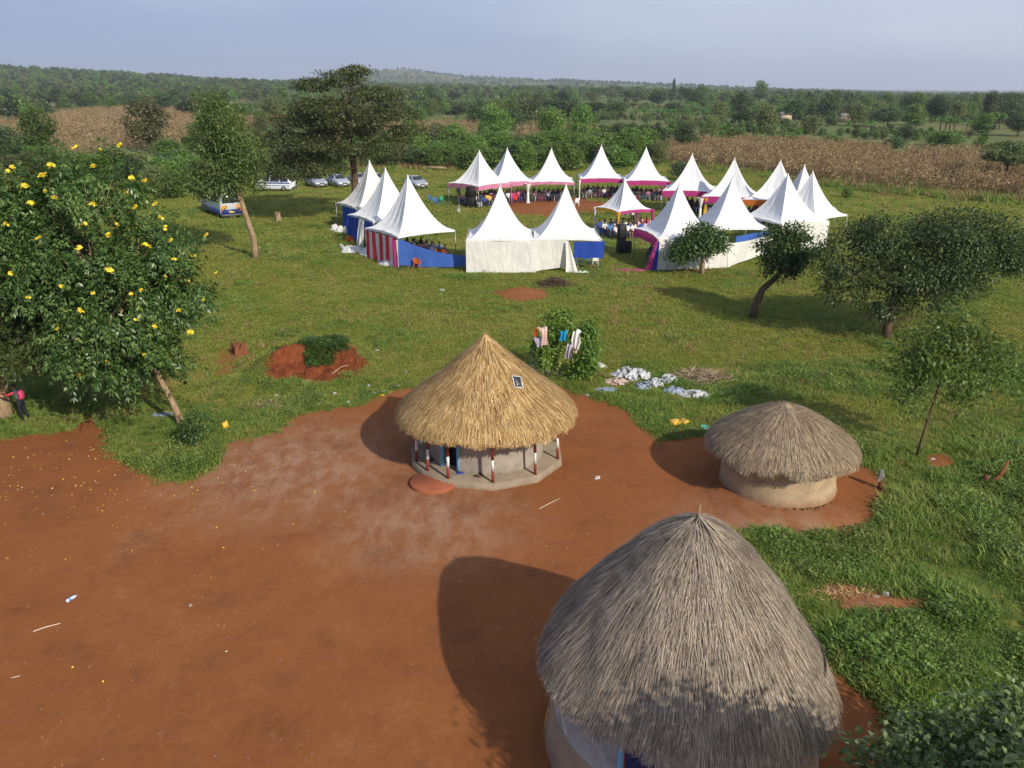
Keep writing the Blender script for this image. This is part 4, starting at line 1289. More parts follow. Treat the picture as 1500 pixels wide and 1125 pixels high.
for i, (x, yb, yt, w) in enumerate([(150, 268, 226, 52), (195, 276, 232, 54), (228, 284, 244, 46), (252, 290, 250, 44), (276, 284, 246, 40), (240, 268, 230, 50), (288, 272, 238, 40), (205, 262, 222, 56), (268, 262, 228, 46), (305, 262, 236, 36), (120, 262, 222, 56), (330, 258, 230, 40), (355, 256, 232, 38)]):
    kd = ('bush', 'dark', 'olive', 'bush', 'bright')[i % 5]
    px_tree(kd, x, yb, yt, w, TREE_LABEL[kd] + ' in the rough scrub behind the bus', PLURAL[kd] + ' in the scrub behind the bus')

maize_polys = [[(948, 232), (985, 214), (1060, 212), (1150, 214), (1240, 222), (1320, 232), (1400, 232), (1480, 236), (1620, 262), (1640, 312), (1480, 293), (1350, 283), (1250, 273), (1150, 260), (1060, 248), (985, 240)],
               [(70, 224), (78, 168), (130, 163), (210, 162), (310, 165), (310, 192), (265, 212), (205, 230), (120, 230)], [(-90, 214), (-60, 182), (70, 176), (62, 222)], [(545, 190), (690, 182), (700, 192), (640, 204), (560, 204)], [(755, 192), (860, 188), (866, 198), (770, 204)], [(330, 178), (420, 174), (430, 182), (340, 190)]]
maize_w = [np.array([G(x, y).to_2d()[:] for x, y in pl]) for pl in maize_polys]
def in_maize(x, y):
    m = np.zeros(np.shape(x), bool)
    for P in maize_w: m |= in_poly(x, y, P)
    return m
# fill: single trees out to the middle distance
tries = 0; n_fill = 0
while n_fill < 135 and tries < 6000:
    tries += 1
    y = 150 + 420 * rg.random() ** .8
    x = rg.uniform(-.68, .68) * y
    if in_maize(np.array([x]), np.array([y]))[0]: continue
    if y < 265 and x / y > .10: continue
    w = rg.uniform(4.5, 9.5)
    if any((x - a) ** 2 + (y - b) ** 2 < (w / 2 + r) ** 2 * .8 for a, b, r in placed): continue
    if fbm(x / 60 + 4, y / 90 + 1, 2) < .42: continue
    kd = rg.choice(['dark', 'round', 'olive', 'flat', 'bush', 'dark', 'olive', 'bush'])
    put_tree(kd, x, y, w * rg.uniform(.8, 1.15) * (1.5 if kd == 'tall' else 1), w * (.6 if kd == 'tall' else 1), TREE_LABEL[kd] + ' scattered in the countryside beyond the fields', PLURAL[kd] + ' scattered in the countryside')
    n_fill += 1
# banana plants
for i, (x, y, hpx) in enumerate([(1268, 196, 16), (1275, 194, 16), (1262, 195, 13), (1340, 194, 18), (1384, 194, 22), (1390, 196, 24), (1376, 195, 20), (1396, 194, 18), (1456, 190, 24), (1463, 190, 20), (1490, 192, 18), (993, 172, 14), (999, 173, 15), (986, 171, 12), (974, 206, 20), (980, 206, 16), (945, 194, 14), (1415, 196, 16), (1425, 196, 18), (1024, 148, 10), (1040, 148, 10), (1052, 149, 10), (745, 146, 9), (758, 146, 9), (733, 147, 9), (780, 150, 9), (800, 150, 9)]):
    p = G(x, y)
    o = link('banana_plant', BANANA[i % 2])
    o.location = (p.x, p.y, float(hz(p.x, p.y)))
    s = hpx / FPX * p.y / 3.0
    o.scale = (s, s, s); o.rotation_euler = (0, 0, i * 1.7)
    tag(o, 'banana plant with pale green leaves beyond the fields', 'banana plant', 'banana plants beyond the fields')
    BG.append((o, 'banana', 5, 3))

# ------------------------------------------------------------------ tents
def patch_mesh(fn, nu, nv): return grid_mesh(fn, nu, nv)

def canopy_mesh(s, eave, hp, seed, power=1.75, nu=14, nv=16):
    g = np.random.default_rng(seed)
    rise = hp - eave
    V, F = [], []
    ph = g.uniform(0, 6, 4); fa = g.uniform(.025, .06, 4)
    for side in range(4):
        a = side * math.pi / 2
        ca, sa = math.cos(a), math.sin(a)
        b = len(V)
        for j in range(nv + 1):
            v = (j / nv) ** .9
            for i in range(nu + 1):
                u = -1 + 2 * i / nu
                w = s / 2 * (1 - v) + .035 * v
                bow = 1 - .075 * (1 - u * u) * (1 - v) ** .6
                x = u * w; y = -w * bow
                z = eave + rise * v ** power
                z += .10 * (1 - u * u) * (1 - v) ** 3 * (1 if side % 2 else .8)
                z -= .16 * (1 - u * u) * math.sin(math.pi * v) * (s / 4.8)
                fold = math.sin(u * 11 + ph[side] + v * 2.0) * fa[side] + math.sin(u * 23 + ph[side] * 2) * fa[side] * .5
                fold *= math.sin(math.pi * min(1, v * 1.15 + .06)) * (1 - u ** 4)
                y += fold * 1.4; z += fold
                V.append((x * ca - y * sa, x * sa + y * ca, z))
        for j in range(nv):
            for i in range(nu):
                p = b + j * (nu + 1) + i
                F.append((p, p + 1, p + nu + 2, p + nu + 1))
    return V, F

def band(p0, p1, drop, n=14, scallop=.05, out=.03, sag=.0):
    """a strip of cloth hanging from the line p0-p1"""
    p0, p1 = Vector(p0), Vector(p1)
    d = (p1 - p0); nrm = Vector((d.y, -d.x, 0)).normalized()
    def fn(u, v):
        p = p0.lerp(p1, u) + nrm * (out + .02 * math.sin(u * 25) * v)
        arch = 4 * u * (1 - u)
        p.z += .09 * arch - sag * arch
        p.z -= v * (drop + scallop * abs(math.sin(u * math.pi * 3)))
        return p
    return grid_mesh(fn, n, 3)

def sheet(c00, c10, c01, c11, nu=18, nv=10, fold=.06, freq=9, seed=0, sag=0.0):
    """cloth between two top corners and two bottom corners, hanging in folds"""
    c00, c10, c01, c11 = map(Vector, (c00, c10, c01, c11))
    d = c10 - c00; nrm = Vector((d.y, -d.x, 0)).normalized()
    g = random.Random(seed); ph = g.uniform(0, 6)
    def fn(u, v):
        p = c00.lerp(c10, u).lerp(c01.lerp(c11, u), v)
        f = math.sin(u * freq + ph + v * 1.3) * fold + math.sin(u * freq * 2.3 + ph * 2 - v) * fold * .4
        p += nrm * f * (.25 + .75 * v)
        p.z -= sag * 4 * u * (1 - u) * (1 - v * .6)
        return p
    V, F = grid_mesh(fn, nu, nv)
    return V, F

def cloth(name, parent, mat, VF, label=None):
    V, F = VF
    if parent is not None:
        inv = parent.matrix_world.inverted() if parent.matrix_world != Matrix() else Matrix.LocRotScale(parent.location, parent.rotation_euler, None).inverted()
        inv = Matrix.LocRotScale(parent.location, parent.rotation_euler, None).inverted()
        V = [inv @ Vector(v) for v in V]
    o = link(name, mesh_data(name, [tuple(v) for v in V], F, M[mat], True), parent)
    if label: o['label'] = label
    return o

CORN = ((-1, -1), (1, -1), (1, 1), (-1, 1))
TENTS = {}
def tent(key, label, X, Y, rot, s=4.8, eave=2.2, hp=5.5, mat='tent_white', valance=None, vdrop=.34, group='white peaked marquee tents in a ring', power=1.9):
    z0 = float(hz(X, Y)) if Y > 60 else 0.0
    t = thing('marquee_tent', label, 'tent', (X, Y, z0), R(rot), group)
    V, F = canopy_mesh(s, eave, hp, hash(key) % 1000 if False else sum(map(ord, key)) * 7, power)
    link('canopy', mesh_data('canopy', V, F, M[mat], True), t)
    mb = MB(); mb.lathe([(.07, hp - .10), (.05, hp + .06), (.012, hp + .16)], 10, close_top=True)
    mb.build('peak_cap', M['paint_white'], t, True)
    for cx, cy in CORN:
        mb = MB(); mb.tube([(cx * (s / 2 - .04), cy * (s / 2 - .04), -.1), (cx * (s / 2 - .04), cy * (s / 2 - .04), eave)], .032, 7)
        mb.build('pole', M['metal_pole'], t, True)
    for side, vm in (valance or {}).items():
        a, b = CORN[side], CORN[(side + 1) % 4]
        h = s / 2
        V, F = band((a[0] * h, a[1] * h, eave), (b[0] * h, b[1] * h, eave), vdrop)
        link('valance', mesh_data('valance', V, F, M[vm], True), t)
    for side in range(4):
        if side in (valance or {}): continue
        a, b = CORN[side], CORN[(side + 1) % 4]
        h = s / 2
        V, F = band((a[0] * h, a[1] * h, eave + .02), (b[0] * h, b[1] * h, eave + .02), .15, 14, .0, -.06)
        link('hem', mesh_data('hem', V, F, M[mat], True), t)
    TENTS[key] = (t, s, eave)
    return t

def corner(key, k, z=None):
    t, s, eave = TENTS[key]
    c = CORN[k]
    p = Vector((c[0] * s / 2, c[1] * s / 2, 0))
    p.rotate(t.rotation_euler)
    p += t.location
    p.z = (t.location.z + eave) if z is None else t.location.z + z
    return p

tent('T1', 'stained white tent farthest back in the left row with blue cloth below', -12.35, 74.0, 32, 4.9, hp=5.8, mat='tent_stained')
tent('T2', 'middle white tent of the left row with blue and white cloth below', -9.95, 66.9, 34, 4.8, hp=5.8)
tent('T3', 'white tent nearest in the left row with a red striped wall', -7.40, 60.3, 37, 4.8, hp=5.9)
tent('T4', 'white tent in the front with a full white cloth wall at its left end', -.80, 57.9, 0, 4.7, mat='tent_white')
tent('T5', 'white tent in the front beside it with a blue cloth at its right end', 3.72, 58.2, 1, 4.7)
tent('T6', 'white tent right of the entrance with a deep magenta border and trailing cloth', 11.65, 58.9, 12, 4.6, valance={3: 'cloth_magenta'}, vdrop=.55)
tent('T7', 'white tent behind the small round tree with a blue band on its wall', 16.2, 62.4, 6, 4.7)
tent('T8', 'white tent with wrinkled skirts behind the bent tree', 21.3, 65.6, 24, 4.8)
tent('T9', 'rightmost white tent of the ring', 23.9, 67.6, 40, 4.5)
tent('T10', 'white tent peeping out between two peaks at the right end', 24.9, 72.6, 10, 4.4)
tent('T11', 'white tent with orange border at the right end of the back row', 24.4, 77.6, -28, 5.2, valance={0: 'cloth_orange', 3: 'cloth_magenta'}, vdrop=.5)
tent('B1', 'white tent with scalloped pink border standing cornerwise at the left end of the back row', -3.46, 90.5, 45, 4.8, valance={0: 'cloth_pink', 3: 'cloth_pink'}, vdrop=.42)
tent('B2', 'second white tent of the back row with pink border', -.52, 93.4, 20, 5.0, valance={0: 'cloth_pink', 3: 'cloth_pink'}, vdrop=.42)
tent('B3', 'third white tent of the back row with a white drape tied at its left pole', 4.31, 93.5, -2, 5.0, valance={0: 'cloth_pink'}, vdrop=.26)
tent('B4', 'fourth white tent of the back row, tallest against the bushes', 10.07, 96.7, 0, 5.1, hp=5.6, valance={0: 'cloth_magenta'}, vdrop=.42)
tent('B5', 'fifth white tent of the back row behind the little tent', 14.7, 94.0, -4, 5.0, valance={0: 'cloth_magenta'}, vdrop=.45)
tent('B6', 'sixth white tent of the back row with white and yellow drapes', 17.9, 85.0, -14, 5.2, valance={0: 'cloth_magenta', 3: 'cloth_magenta'}, vdrop=.5)
tent('B7', 'seventh white tent of the back row with a deep magenta border', 20.9, 80.3, -20, 5.0, valance={0: 'cloth_magenta', 3: 'cloth_magenta'}, vdrop=.55)
tent('S', 'small white tent alone in the ring with yellow and magenta borders', 9.55, 71.8, 28, 3.5, eave=2.1, hp=4.45, valance={3: 'cloth_yellow', 0: 'cloth_magenta'}, vdrop=.20)

up = Vector((0, 0, 1))
def tent_wall(key, k0, k1, mat, name='wall_cloth', z0=2.15, z1=.05, u0=0., u1=1., fold=.05, freq=9, seed=1, bot_out=0.0, label=None, zb1=None, zt1=None):
    a, b = corner(key, k0, 0), corner(key, k1, 0)
    p, q = a.lerp(b, u0), a.lerp(b, u1)
    d = (q - p).normalized(); nrm = Vector((d.y, -d.x, 0))
    zt1 = z0 if zt1 is None else zt1
    zb1 = z1 if zb1 is None else zb1
    return cloth(name, TENTS[key][0], mat, sheet(p + up * z0 + nrm * .05, q + up * zt1 + nrm * .05, p + up * z1 + nrm * (.05 + bot_out), q + up * zb1 + nrm * (.05 + bot_out), 26, 10, fold, freq, seed), label)
# left row: outer wall cloths (side 3 runs from corner 3 to corner 0)
tent_wall('T1', 3, 0, 'cloth_blue', u0=.35, z1=.35, fold=.10, freq=11, seed=2, label='dark blue wall cloth')
tent_wall('T2', 3, 0, 'cloth_blue', u0=.02, u1=.55, z1=.55, fold=.14, freq=9, seed=3, zb1=.2, label='dark blue wall cloth')
tent_wall('T2', 3, 0, 'sheet_white', u0=.50, u1=.68, z1=.05, fold=.10, freq=9, seed=4, bot_out=.3, label='white hanging cloth')
tent_wall('T2', 3, 0, 'cloth_blue', u0=.66, u1=.99, z1=.15, fold=.10, freq=8, seed=5, label='dark blue wall cloth')
t3 = TENTS['T3'][0]
o = tent_wall('T3', 3, 0, 'striped', 'striped_wall', u0=.04, u1=.97, z0=2.1, z1=.12, fold=.05, freq=12, seed=6, label='red and white striped wall cloth')
uv = o.data.uv_layers.new(name='UVMap')
nu_, nv_ = 26, 10
for poly in o.data.polygons:
    for li in poly.loop_indices:
        vi = o.data.loops[li].vertex_index
        uv.data[li].uv = ((vi % (nu_ + 1)) / nu_, (vi // (nu_ + 1)) / nv_)
pA, pB = corner('T3', 0, 0), corner('T3', 1, 0)
nrm = Vector((.55, -.80, 0))
pE = G(684, 394)
cloth('sagging_cloth', t3, 'cloth_blue_light', sheet(pA + up * 2.15 + nrm * .06, pE + up * .95, pA + up * .25 + nrm * .06, pE + up * .22, 24, 10, .08, 7, 8, .28), 'bright blue cloth sagging from the front corner')
cloth('tied_cloth', t3, 'cloth_magenta', sheet(pA + up * 2.0 + Vector((-.42, .12, 0)), pA + up * 2.0 + Vector((-.12, -.02, 0)), pA + up * .15 + Vector((-.40, .12, 0)), pA + up * .1 + Vector((-.10, -.04, 0)), 8, 8, .04, 9, 9))
cloth('tied_cloth', t3, 'sheet_white', sheet(pA + up * 2.0 + Vector((-.10, -.06, 0)), pA + up * 2.0 + Vector((.10, -.08, 0)), pA + up * .1 + Vector((-.06, -.06, 0)), pA + up * .1 + Vector((.04, -.06, 0)), 6, 8, .05, 9, 10))
# the front pair: white wall, hanging end and blue cloth
t4, t5 = TENTS['T4'][0], TENTS['T5'][0]
a, b = corner('T4', 0, 0), corner('T4', 1, 0)
cloth('wall_cloth', t4, 'sheet_white', sheet(a + up * 2.2 + Vector((.05, -.02, 0)), b + up * 2.2 + Vector((.02, -.02, 0)), a + up * .03 + Vector((.05, -.16, 0)), b + up * .06 + Vector((.05, -.12, 0)), 34, 14, .06, 4, 11, .06))
cloth('back_cloth', t4, 'tent_stained', sheet(corner('T4', 3, 2.1), corner('T4', 0, 2.15), corner('T4', 3, 1.1), corner('T4', 0, 1.6), 12, 8, .04, 5, 12))
a2, b2 = corner('T5', 0, 0), corner('T5', 1, 0)
m2 = a2.lerp(b2, .50)
cloth('wall_cloth', t5, 'sheet_white', sheet(a2 + up * 2.2 + Vector((0, -.03, 0)), m2 + up * 2.25 + Vector((0, .1, 0)), a2 + up * .06 + Vector((.05, -.13, 0)), m2 + up * .30 + Vector((-.1, .35, 0)), 20, 12, .05, 6, 13))
q0, q1 = a2.lerp(b2, .49), a2.lerp(b2, .60)
cloth('hanging_end', t5, 'sheet_white', sheet(q0 + up * 2.15 + Vector((-.05, -.12, 0)), q0 + up * 2.15 + Vector((.10, -.14, 0)), q0 + up * .03 + Vector((-.06, -.35, 0)), q1 + up * .03 + Vector((.25, -.45, 0)), 10, 12, .06, 8, 14))
tr = q1 + Vector((.0, -.42, .04))
PRESSED = []
def trail(points, width, mat, seed, name, parent=None, label=None, lift=.10):
    g = random.Random(seed)
    pts = [Vector(p) for p in points]
    for i in range(len(pts) - 1):
        for q in (0, .33, .66, 1): PRESSED.append((*pts[i].lerp(pts[i + 1], q).to_2d(), width * .42))
    def at_(t):
        f = t * (len(pts) - 1); i = min(int(f), len(pts) - 2)
        return pts[i].lerp(pts[i + 1], f - i)
    ph = g.uniform(0, 6)
    def fn(u, v):
        p = at_(u); q = at_(min(1, u + .02)) - at_(max(0, u - .02))
        nn = Vector((-q.y, q.x, 0)).normalized()
        w = width * (.65 + .5 * math.sin(u * 9 + ph) ** 2) * (.35 + .65 * min(1, 6 * u, 6 * (1 - u)))
        p = p + nn * ((v - .5) * w + .12 * width * math.sin(u * 17 + ph))
        z = lift * (.5 + .5 * math.sin(u * 21 + v * 7 + ph)) * math.sin(math.pi * v) + lift * .5 * abs(math.sin(u * 37 + ph * 2 + v * 3)) * math.sin(math.pi * v)
        return (p.x, p.y, p.z + .03 + z)
    V, F = grid_mesh(fn, max(24, 12 * len(pts)), 8)
    if parent is not None: return cloth(name, parent, mat, (V, F), label)
    return link(name, mesh_data(name, V, F, M[mat], True))
trail([tr + Vector((-.2, .1, 0)), tr + Vector((.35, -.05, 0)), tr + Vector((.95, -.12, 0))], .32, 'sheet_white', 15, 'trailing_end', t5)
cloth('blue_cloth', t5, 'cloth_blue', sheet(a2.lerp(b2, .58) + up * 2.06 + Vector((0, -.05, 0)), b2 + up * 2.1 + Vector((.15, -.05, 0)), a2.lerp(b2, .60) + up * 1.0 + Vector((0, -.08, 0)), b2 + up * .98 + Vector((.10, -.08, 0)), 16, 8, .035, 6, 16), 'blue cloth at the open end')
# right of the entrance
t6, t7 = TENTS['T6'][0], TENTS['T7'][0]
c0, c1 = corner('T6', 0, 0), corner('T6', 1, 0)
cloth('wall_cloth', t6, 'sheet_white', sheet(c0 + up * 2.2 + Vector((.1, -.04, 0)), c1 + up * 2.2 + Vector((.5, -.04, 0)), c0 + up * .03 + Vector((0, -.18, 0)), c1 + up * .08 + Vector((.7, -.2, 0)), 26, 12, .06, 6, 17))
cloth('blue_cloth', t6, 'cloth_blue', sheet(c0 + up * 2.0 + Vector((-.02, .0, 0)), c0 + up * 2.0 + Vector((.14, -.10, 0)), c0 + up * .05 + Vector((-.3, .1, 0)), c0 + up * .05 + Vector((.05, -.2, 0)), 6, 8, .05, 6, 18))
cloth('magenta_cloth', t6, 'cloth_magenta', sheet(c0 + up * 2.0 + Vector((-.12, .02, 0)), c0 + up * 2.0 + Vector((0, -.04, 0)), c0 + up * .05 + Vector((-.75, .05, 0)), c0 + up * .05 + Vector((-.3, -.10, 0)), 8, 10, .06, 6, 19, .0))
trail([c0 + Vector((-.5, .0, 0)), c0 + Vector((-1.4, .0, 0)), c0 + Vector((-2.3, -.1, 0)), c0 + Vector((-2.9, .1, 0))], .32, 'cloth_magenta', 20, 'trailing_cloth', t6)
d0, d1 = corner('T7', 0, 0), corner('T7', 1, 0)
s0 = c1 + Vector((.55, -.05, 0))
cloth('wall_cloth', t7, 'sheet_white', sheet(s0 + up * 1.75, d1 + up * 1.85 + Vector((.2, 0, 0)), s0 + up * .08 + Vector((0, -.1, 0)), d1 + up * .5 + Vector((.2, .4, 0)), 26, 12, .08, 6, 21, .12))
cloth('blue_band', t7, 'cloth_blue_light', sheet(s0.lerp(d1, .18) + up * 2.12 + Vector((0, .02, 0)), d1 + up * 2.14 + Vector((.1, 0.02, 0)), s0.lerp(d1, .18) + up * 1.68 + Vector((0, .03, 0)), d1 + up * 1.68 + Vector((.1, .03, 0)), 14, 4, .02, 6, 22))
tent_wall('T8', 0, 1, 'sheet_white', z1=.1, fold=.06, seed=23)
# drapes tied to poles of the back row
def drape(key, k, mat, off=(0, -.06, 0), top=2.1, knot=1.25, foot=.1, w=.30):
    p = corner(key, k, 0) + Vector(off)
    V, F = [], []
    rings = [(top, w), (top - .25, w * .75), (knot + .12, w * .38), (knot, w * .22), (knot - .12, w * .36), (.5, w * .42), (foot, w * .55), (.01, w * .75)]
    mb = MB(); mb.lathe([(r, z) for z, r in rings], 12, jit=lambda r, z, t: (r * (1 + .18 * math.sin(t * 5)), z), c=(p.x, p.y, p.z))
    return cloth('drape', TENTS[key][0], mat, (mb.V, mb.F))
drape('B3', 0, 'tent_white', w=.34); drape('B4', 1, 'tent_white', w=.36); drape('B4', 0, 'tent_white', w=.14)
drape('B5', 1, 'cloth_magenta', w=.26); drape('B6', 1, 'tent_white', w=.34); drape('B6', 1, 'cloth_yellow', (.5, -.05, .0), 2.1, 1.55, 1.3, .24)
drape('B7', 1, 'cloth_magenta', w=.5); drape('B7', 0, 'tent_white', w=.3); drape('B7', 0, 'cloth_yellow', (.45, -.06, 0), 2.1, 1.55, 1.3, .24)
drape('T11', 0, 'tent_white', (1.9, -.1, 0), 2.1, 1.3, .9, .36)
drape('S', 0, 'cloth_yellow', w=.20); drape('S', 1, 'cloth_magenta', w=.18); drape('S', 3, 'tent_white', w=.14)
drape('B2', 0, 'cloth_pink', w=.12); drape('B1', 1, 'cloth_pink', w=.12)

# cloths lying about the tents
e = [G(x, y) for x, y in ((500, 363), (512, 369), (526, 366), (540, 374), (556, 376), (567, 388), (583, 391))]
tag(trail(e, 1.25, 'sheet_white', 31, 'ground_sheet', lift=.32), 'long white cloth trailing on the grass below the striped wall', 'cloth')
e = [G(x, y) for x, y in ((487, 335), (498, 339), (511, 341))]
tag(trail(e, 1.0, 'sheet_white', 32, 'cloth_heap', lift=.35), 'greyish white cloth heaped on the grass behind the left tents', 'cloth')
e = [G(x, y) for x, y in ((509, 355), (517, 352), (525, 350))]
tag(trail(e, .8, 'cloth_orange', 33, 'cloth_heap', lift=.4), 'orange cloth heaped at the foot of the blue wall', 'cloth')

# ------------------------------------------------------------------ people and chairs
def skin_mesh(name, joints, bones, root, mats, levels=1, region=None):
    """grows one continuous body over a skeleton; joints: name -> (xyz, radius)"""
    keys = list(joints)
    me = bpy.data.meshes.new(name + '_bones')
    me.from_pydata([joints[k][0] for k in keys], [(keys.index(a), keys.index(b)) for a, b, *_ in bones], [])
    o = bpy.data.objects.new(name + '_bones', me)
    COL.objects.link(o)
    md = o.modifiers.new('skin', 'SKIN')
    for i, k in enumerate(keys):
        r = joints[k][1]
        sv = me.skin_vertices[0].data[i]
        sv.radius = (r, r) if not hasattr(r, '__len__') else r
        sv.use_root = (k == root)
    sb_ = o.modifiers.new('sub', 'SUBSURF'); sb_.levels = levels; sb_.render_levels = levels
    dg = bpy.context.evaluated_depsgraph_get()
    res = bpy.data.meshes.new_from_object(o.evaluated_get(dg), depsgraph=dg)
    bpy.data.objects.remove(o); bpy.data.meshes.remove(me)
    res.name = name
    res.materials.clear()
    for m in mats: res.materials.append(m)
    segs = [(Vector(joints[a][0]), Vector(joints[b][0]), rest[0]) for a, b, *rest in bones]
    for p in res.polygons:
        c = p.center; best = None
        for a, b, mi in segs:
            ab = b - a; t = max(0, min(1, (c - a).dot(ab) / max(ab.length_squared, 1e-9)))
            d = (a + ab * t - c).length
            if best is None or d < best[0]: best = (d, mi)
        p.material_index = region(c, best[1]) if region else best[1]
        p.use_smooth = True
    return res

def seated(name, shirt, arms, lean=0., turn=0., hair=.0):
    # materials: 0 skin, 1 shirt, 2 lower clothes, 3 hair
    L = lean; T = turn
    J = {'pelvis': ((0, .02, .50), (.15, .12)), 'waist': ((0, .03 - L * .3, .68), (.13, .10)), 'chest': ((0, .02 - L * .7, .90), (.15, .11)), 'neck': ((0, 0 - L, 1.05), .055), 'jaw': ((T * .02, -.02 - L, 1.13), .075), 'head': ((T * .02, -.01 - L, 1.20), (.085, .10)), 'crown': ((0, .0 - L, 1.28), .062)}
    B = [('pelvis', 'waist', 1), ('waist', 'chest', 1), ('chest', 'neck', 1), ('neck', 'jaw', 0), ('jaw', 'head', 0), ('head', 'crown', 3)]
    for s, sg in (('l', 1), ('r', -1)):
        J.update({'sh' + s: ((sg * .18, .02 - L * .8, .97), .065), 'el' + s: ((sg * arms[0], -.04 - L, arms[1]), .048), 'wr' + s: ((sg * arms[2], -.26 - L, arms[3]), .036), 'ha' + s: ((sg * (arms[2] - .02), -.34 - L, arms[3] - .01), .034),
                  'hip' + s: ((sg * .10, -.02, .50), .10), 'kn' + s: ((sg * .13, -.42, .50), .075), 'an' + s: ((sg * .13, -.40, .10), .05), 'to' + s: ((sg * .14, -.54, .05), .04)})
        B += [('chest', 'sh' + s, 1), ('sh' + s, 'el' + s, 1), ('el' + s, 'wr' + s, 0), ('wr' + s, 'ha' + s, 0), ('pelvis', 'hip' + s, 2), ('hip' + s, 'kn' + s, 2), ('kn' + s, 'an' + s, 2), ('an' + s, 'to' + s, 0)]
    def reg(c, m):
        if c.z > 1.22 or (c.z > 1.12 and c.y > .03 - L): return 3
        return m
    return skin_mesh(name, J, B, 'pelvis', [M['skin'], M[shirt], M['skirt_random'], M['hair']], 1, reg)
SEAT_BRIGHT = [seated('person', 'shirt_bright', (.24, .74, .10, .58)), seated('person', 'shirt_bright', (.26, .72, .16, .60), .06, 1), seated('person', 'shirt_bright', (.22, .72, .06, .66), .03, -1)]
SEAT_SOBER = [seated('person', 'shirt_sober', (.24, .74, .10, .58)), seated('person', 'shirt_sober', (.26, .72, .16, .60), .06, 1), seated('person', 'shirt_sober', (.22, .72, .06, .66), .03, -1)]

def standing(name, shirt):
    J = {'pelvis': ((0, .0, .92), (.14, .11)), 'waist': ((0, .0, 1.08), (.125, .095)), 'chest': ((0, .0, 1.30), (.155, .105)), 'neck': ((0, .0, 1.46), .055), 'jaw': ((0, -.03, 1.53), .07), 'head': ((0, -.01, 1.61), (.083, .098)), 'crown': ((0, 0, 1.68), .06)}
    B = [('pelvis', 'waist', 1), ('waist', 'chest', 1), ('chest', 'neck', 1), ('neck', 'jaw', 0), ('jaw', 'head', 0), ('head', 'crown', 3)]
    for s, sg in (('l', 1), ('r', -1)):
        J.update({'sh' + s: ((sg * .19, 0, 1.38), .062), 'el' + s: ((sg * .25, .02, 1.10), .046), 'wr' + s: ((sg * .24, -.08, .88), .034), 'ha' + s: ((sg * .23, -.11, .80), .032),
                  'hip' + s: ((sg * .09, 0, .86), .10), 'kn' + s: ((sg * .10, -.02, .48), .065), 'an' + s: ((sg * .10, .01, .09), .045), 'to' + s: ((sg * .11, -.13, .04), .038)})
        B += [('chest', 'sh' + s, 1), ('sh' + s, 'el' + s, 1), ('el' + s, 'wr' + s, 0), ('wr' + s, 'ha' + s, 0), ('pelvis', 'hip' + s, 2), ('hip' + s, 'kn' + s, 2), ('kn' + s, 'an' + s, 2), ('an' + s, 'to' + s, 0)]
    def reg(c, m): return 3 if (c.z > 1.64 or (c.z > 1.54 and c.y > .03)) else m
    return skin_mesh(name, J, B, 'pelvis', [M['skin'], M[shirt], M['skirt_random'], M['hair']], 1, reg)
STAND = [standing('person', 'shirt_bright'), standing('person', 'shirt_sober')]

def chair_mesh(mat):
    mb = MB()
    mb.box((0, 0, .42), (.44, .42, .03), bevel=.01)
    mb.add(*grid_mesh(lambda u, v: ((u - .5) * .42, .20 + .05 * v - .06 * (2 * u - 1) ** 2 * -1 * .5, .44 + .40 * v - .05 * (2 * u - 1) ** 2 * v), 5, 3))
    for sx in (-1, 1):
        for sy in (-1, 1): mb.tube([(sx * .18, sy * .17, .42), (sx * .22, sy * .21, 0)], [.025, .02], 5)
        mb.box((sx * .22, .02, .62), (.03, .36, .03))
        mb.tube([(sx * .22, -.14, .62), (sx * .21, -.17, .42)], .018, 5)
    return mb.data('plastic_chair', M[mat])
CHAIR = {c: chair_mesh('chair_' + c) for c in ('white', 'blue', 'green', 'orange', 'red', 'purple')}
CH_N = {}
def put_chair(x, y, rz, c, label, group):
    o = link('plastic_chair', CHAIR[c], loc=(x, y, float(hz(x, y)) if y > 60 else 0))
    o.rotation_euler = (0, 0, rz)
    return tag(o, label, 'chair', group)
def put_person(me, x, y, rz, label, group, s=1.0, z=0.0):
    o = link('person', me, loc=(x, y, (float(hz(x, y)) if y > 60 else 0) + z))
    o.rotation_euler = (0, 0, rz); o.scale = (s, s, s * random.uniform(.95, 1.06))
    return tag(o, label, 'person', group)
RING = Vector((8.5, 77))
def crowd(key, rows, per, kinds, where, cols=('white', 'blue'), face=None, y0=-1.9, dy=.95, xspan=.84, skip=.06, chairs=True, seed=0):
    t, s, _ = TENTS[key]
    g = random.Random(sum(map(ord, key)) + seed)
    rot = t.rotation_euler.z
    for r in range(rows):
        for k in range(per):
            if g.random() < skip * .4: continue
            lx = (-.5 + (k + .5) / per) * s * xspan + g.uniform(-.06, .06); ly = y0 + r * dy + g.uniform(-.08, .08)
            p = Vector((lx, ly, 0)); p.rotate(t.rotation_euler); p += t.location
            rz = (rot if face is None else face) + g.uniform(-.25, .25)
            put_person(g.choice(kinds), p.x, p.y, rz, 'person seated in the rows ' + where, 'people seated ' + where, g.uniform(.93, 1.05))
            if chairs: put_chair(p.x, p.y, rz, g.choice(cols), 'plastic chair under a person ' + where, 'chairs ' + where)
crowd('B1', 4, 7, SEAT_BRIGHT + SEAT_SOBER[:1], 'under the pink bordered tent at the left end', ('blue', 'green', 'white'), face=R(30), y0=-2.2, dy=1.0, xspan=1.05)
crowd('B2', 3, 7, SEAT_BRIGHT, 'under the second back tent', ('purple', 'red', 'blue', 'green'), y0=-1.9)
crowd('B3', 3, 8, SEAT_SOBER, 'under the third back tent', ('blue', 'white'), y0=-1.0)
crowd('B4', 3, 8, SEAT_SOBER, 'under the fourth back tent', ('white', 'blue'), y0=-1.9)
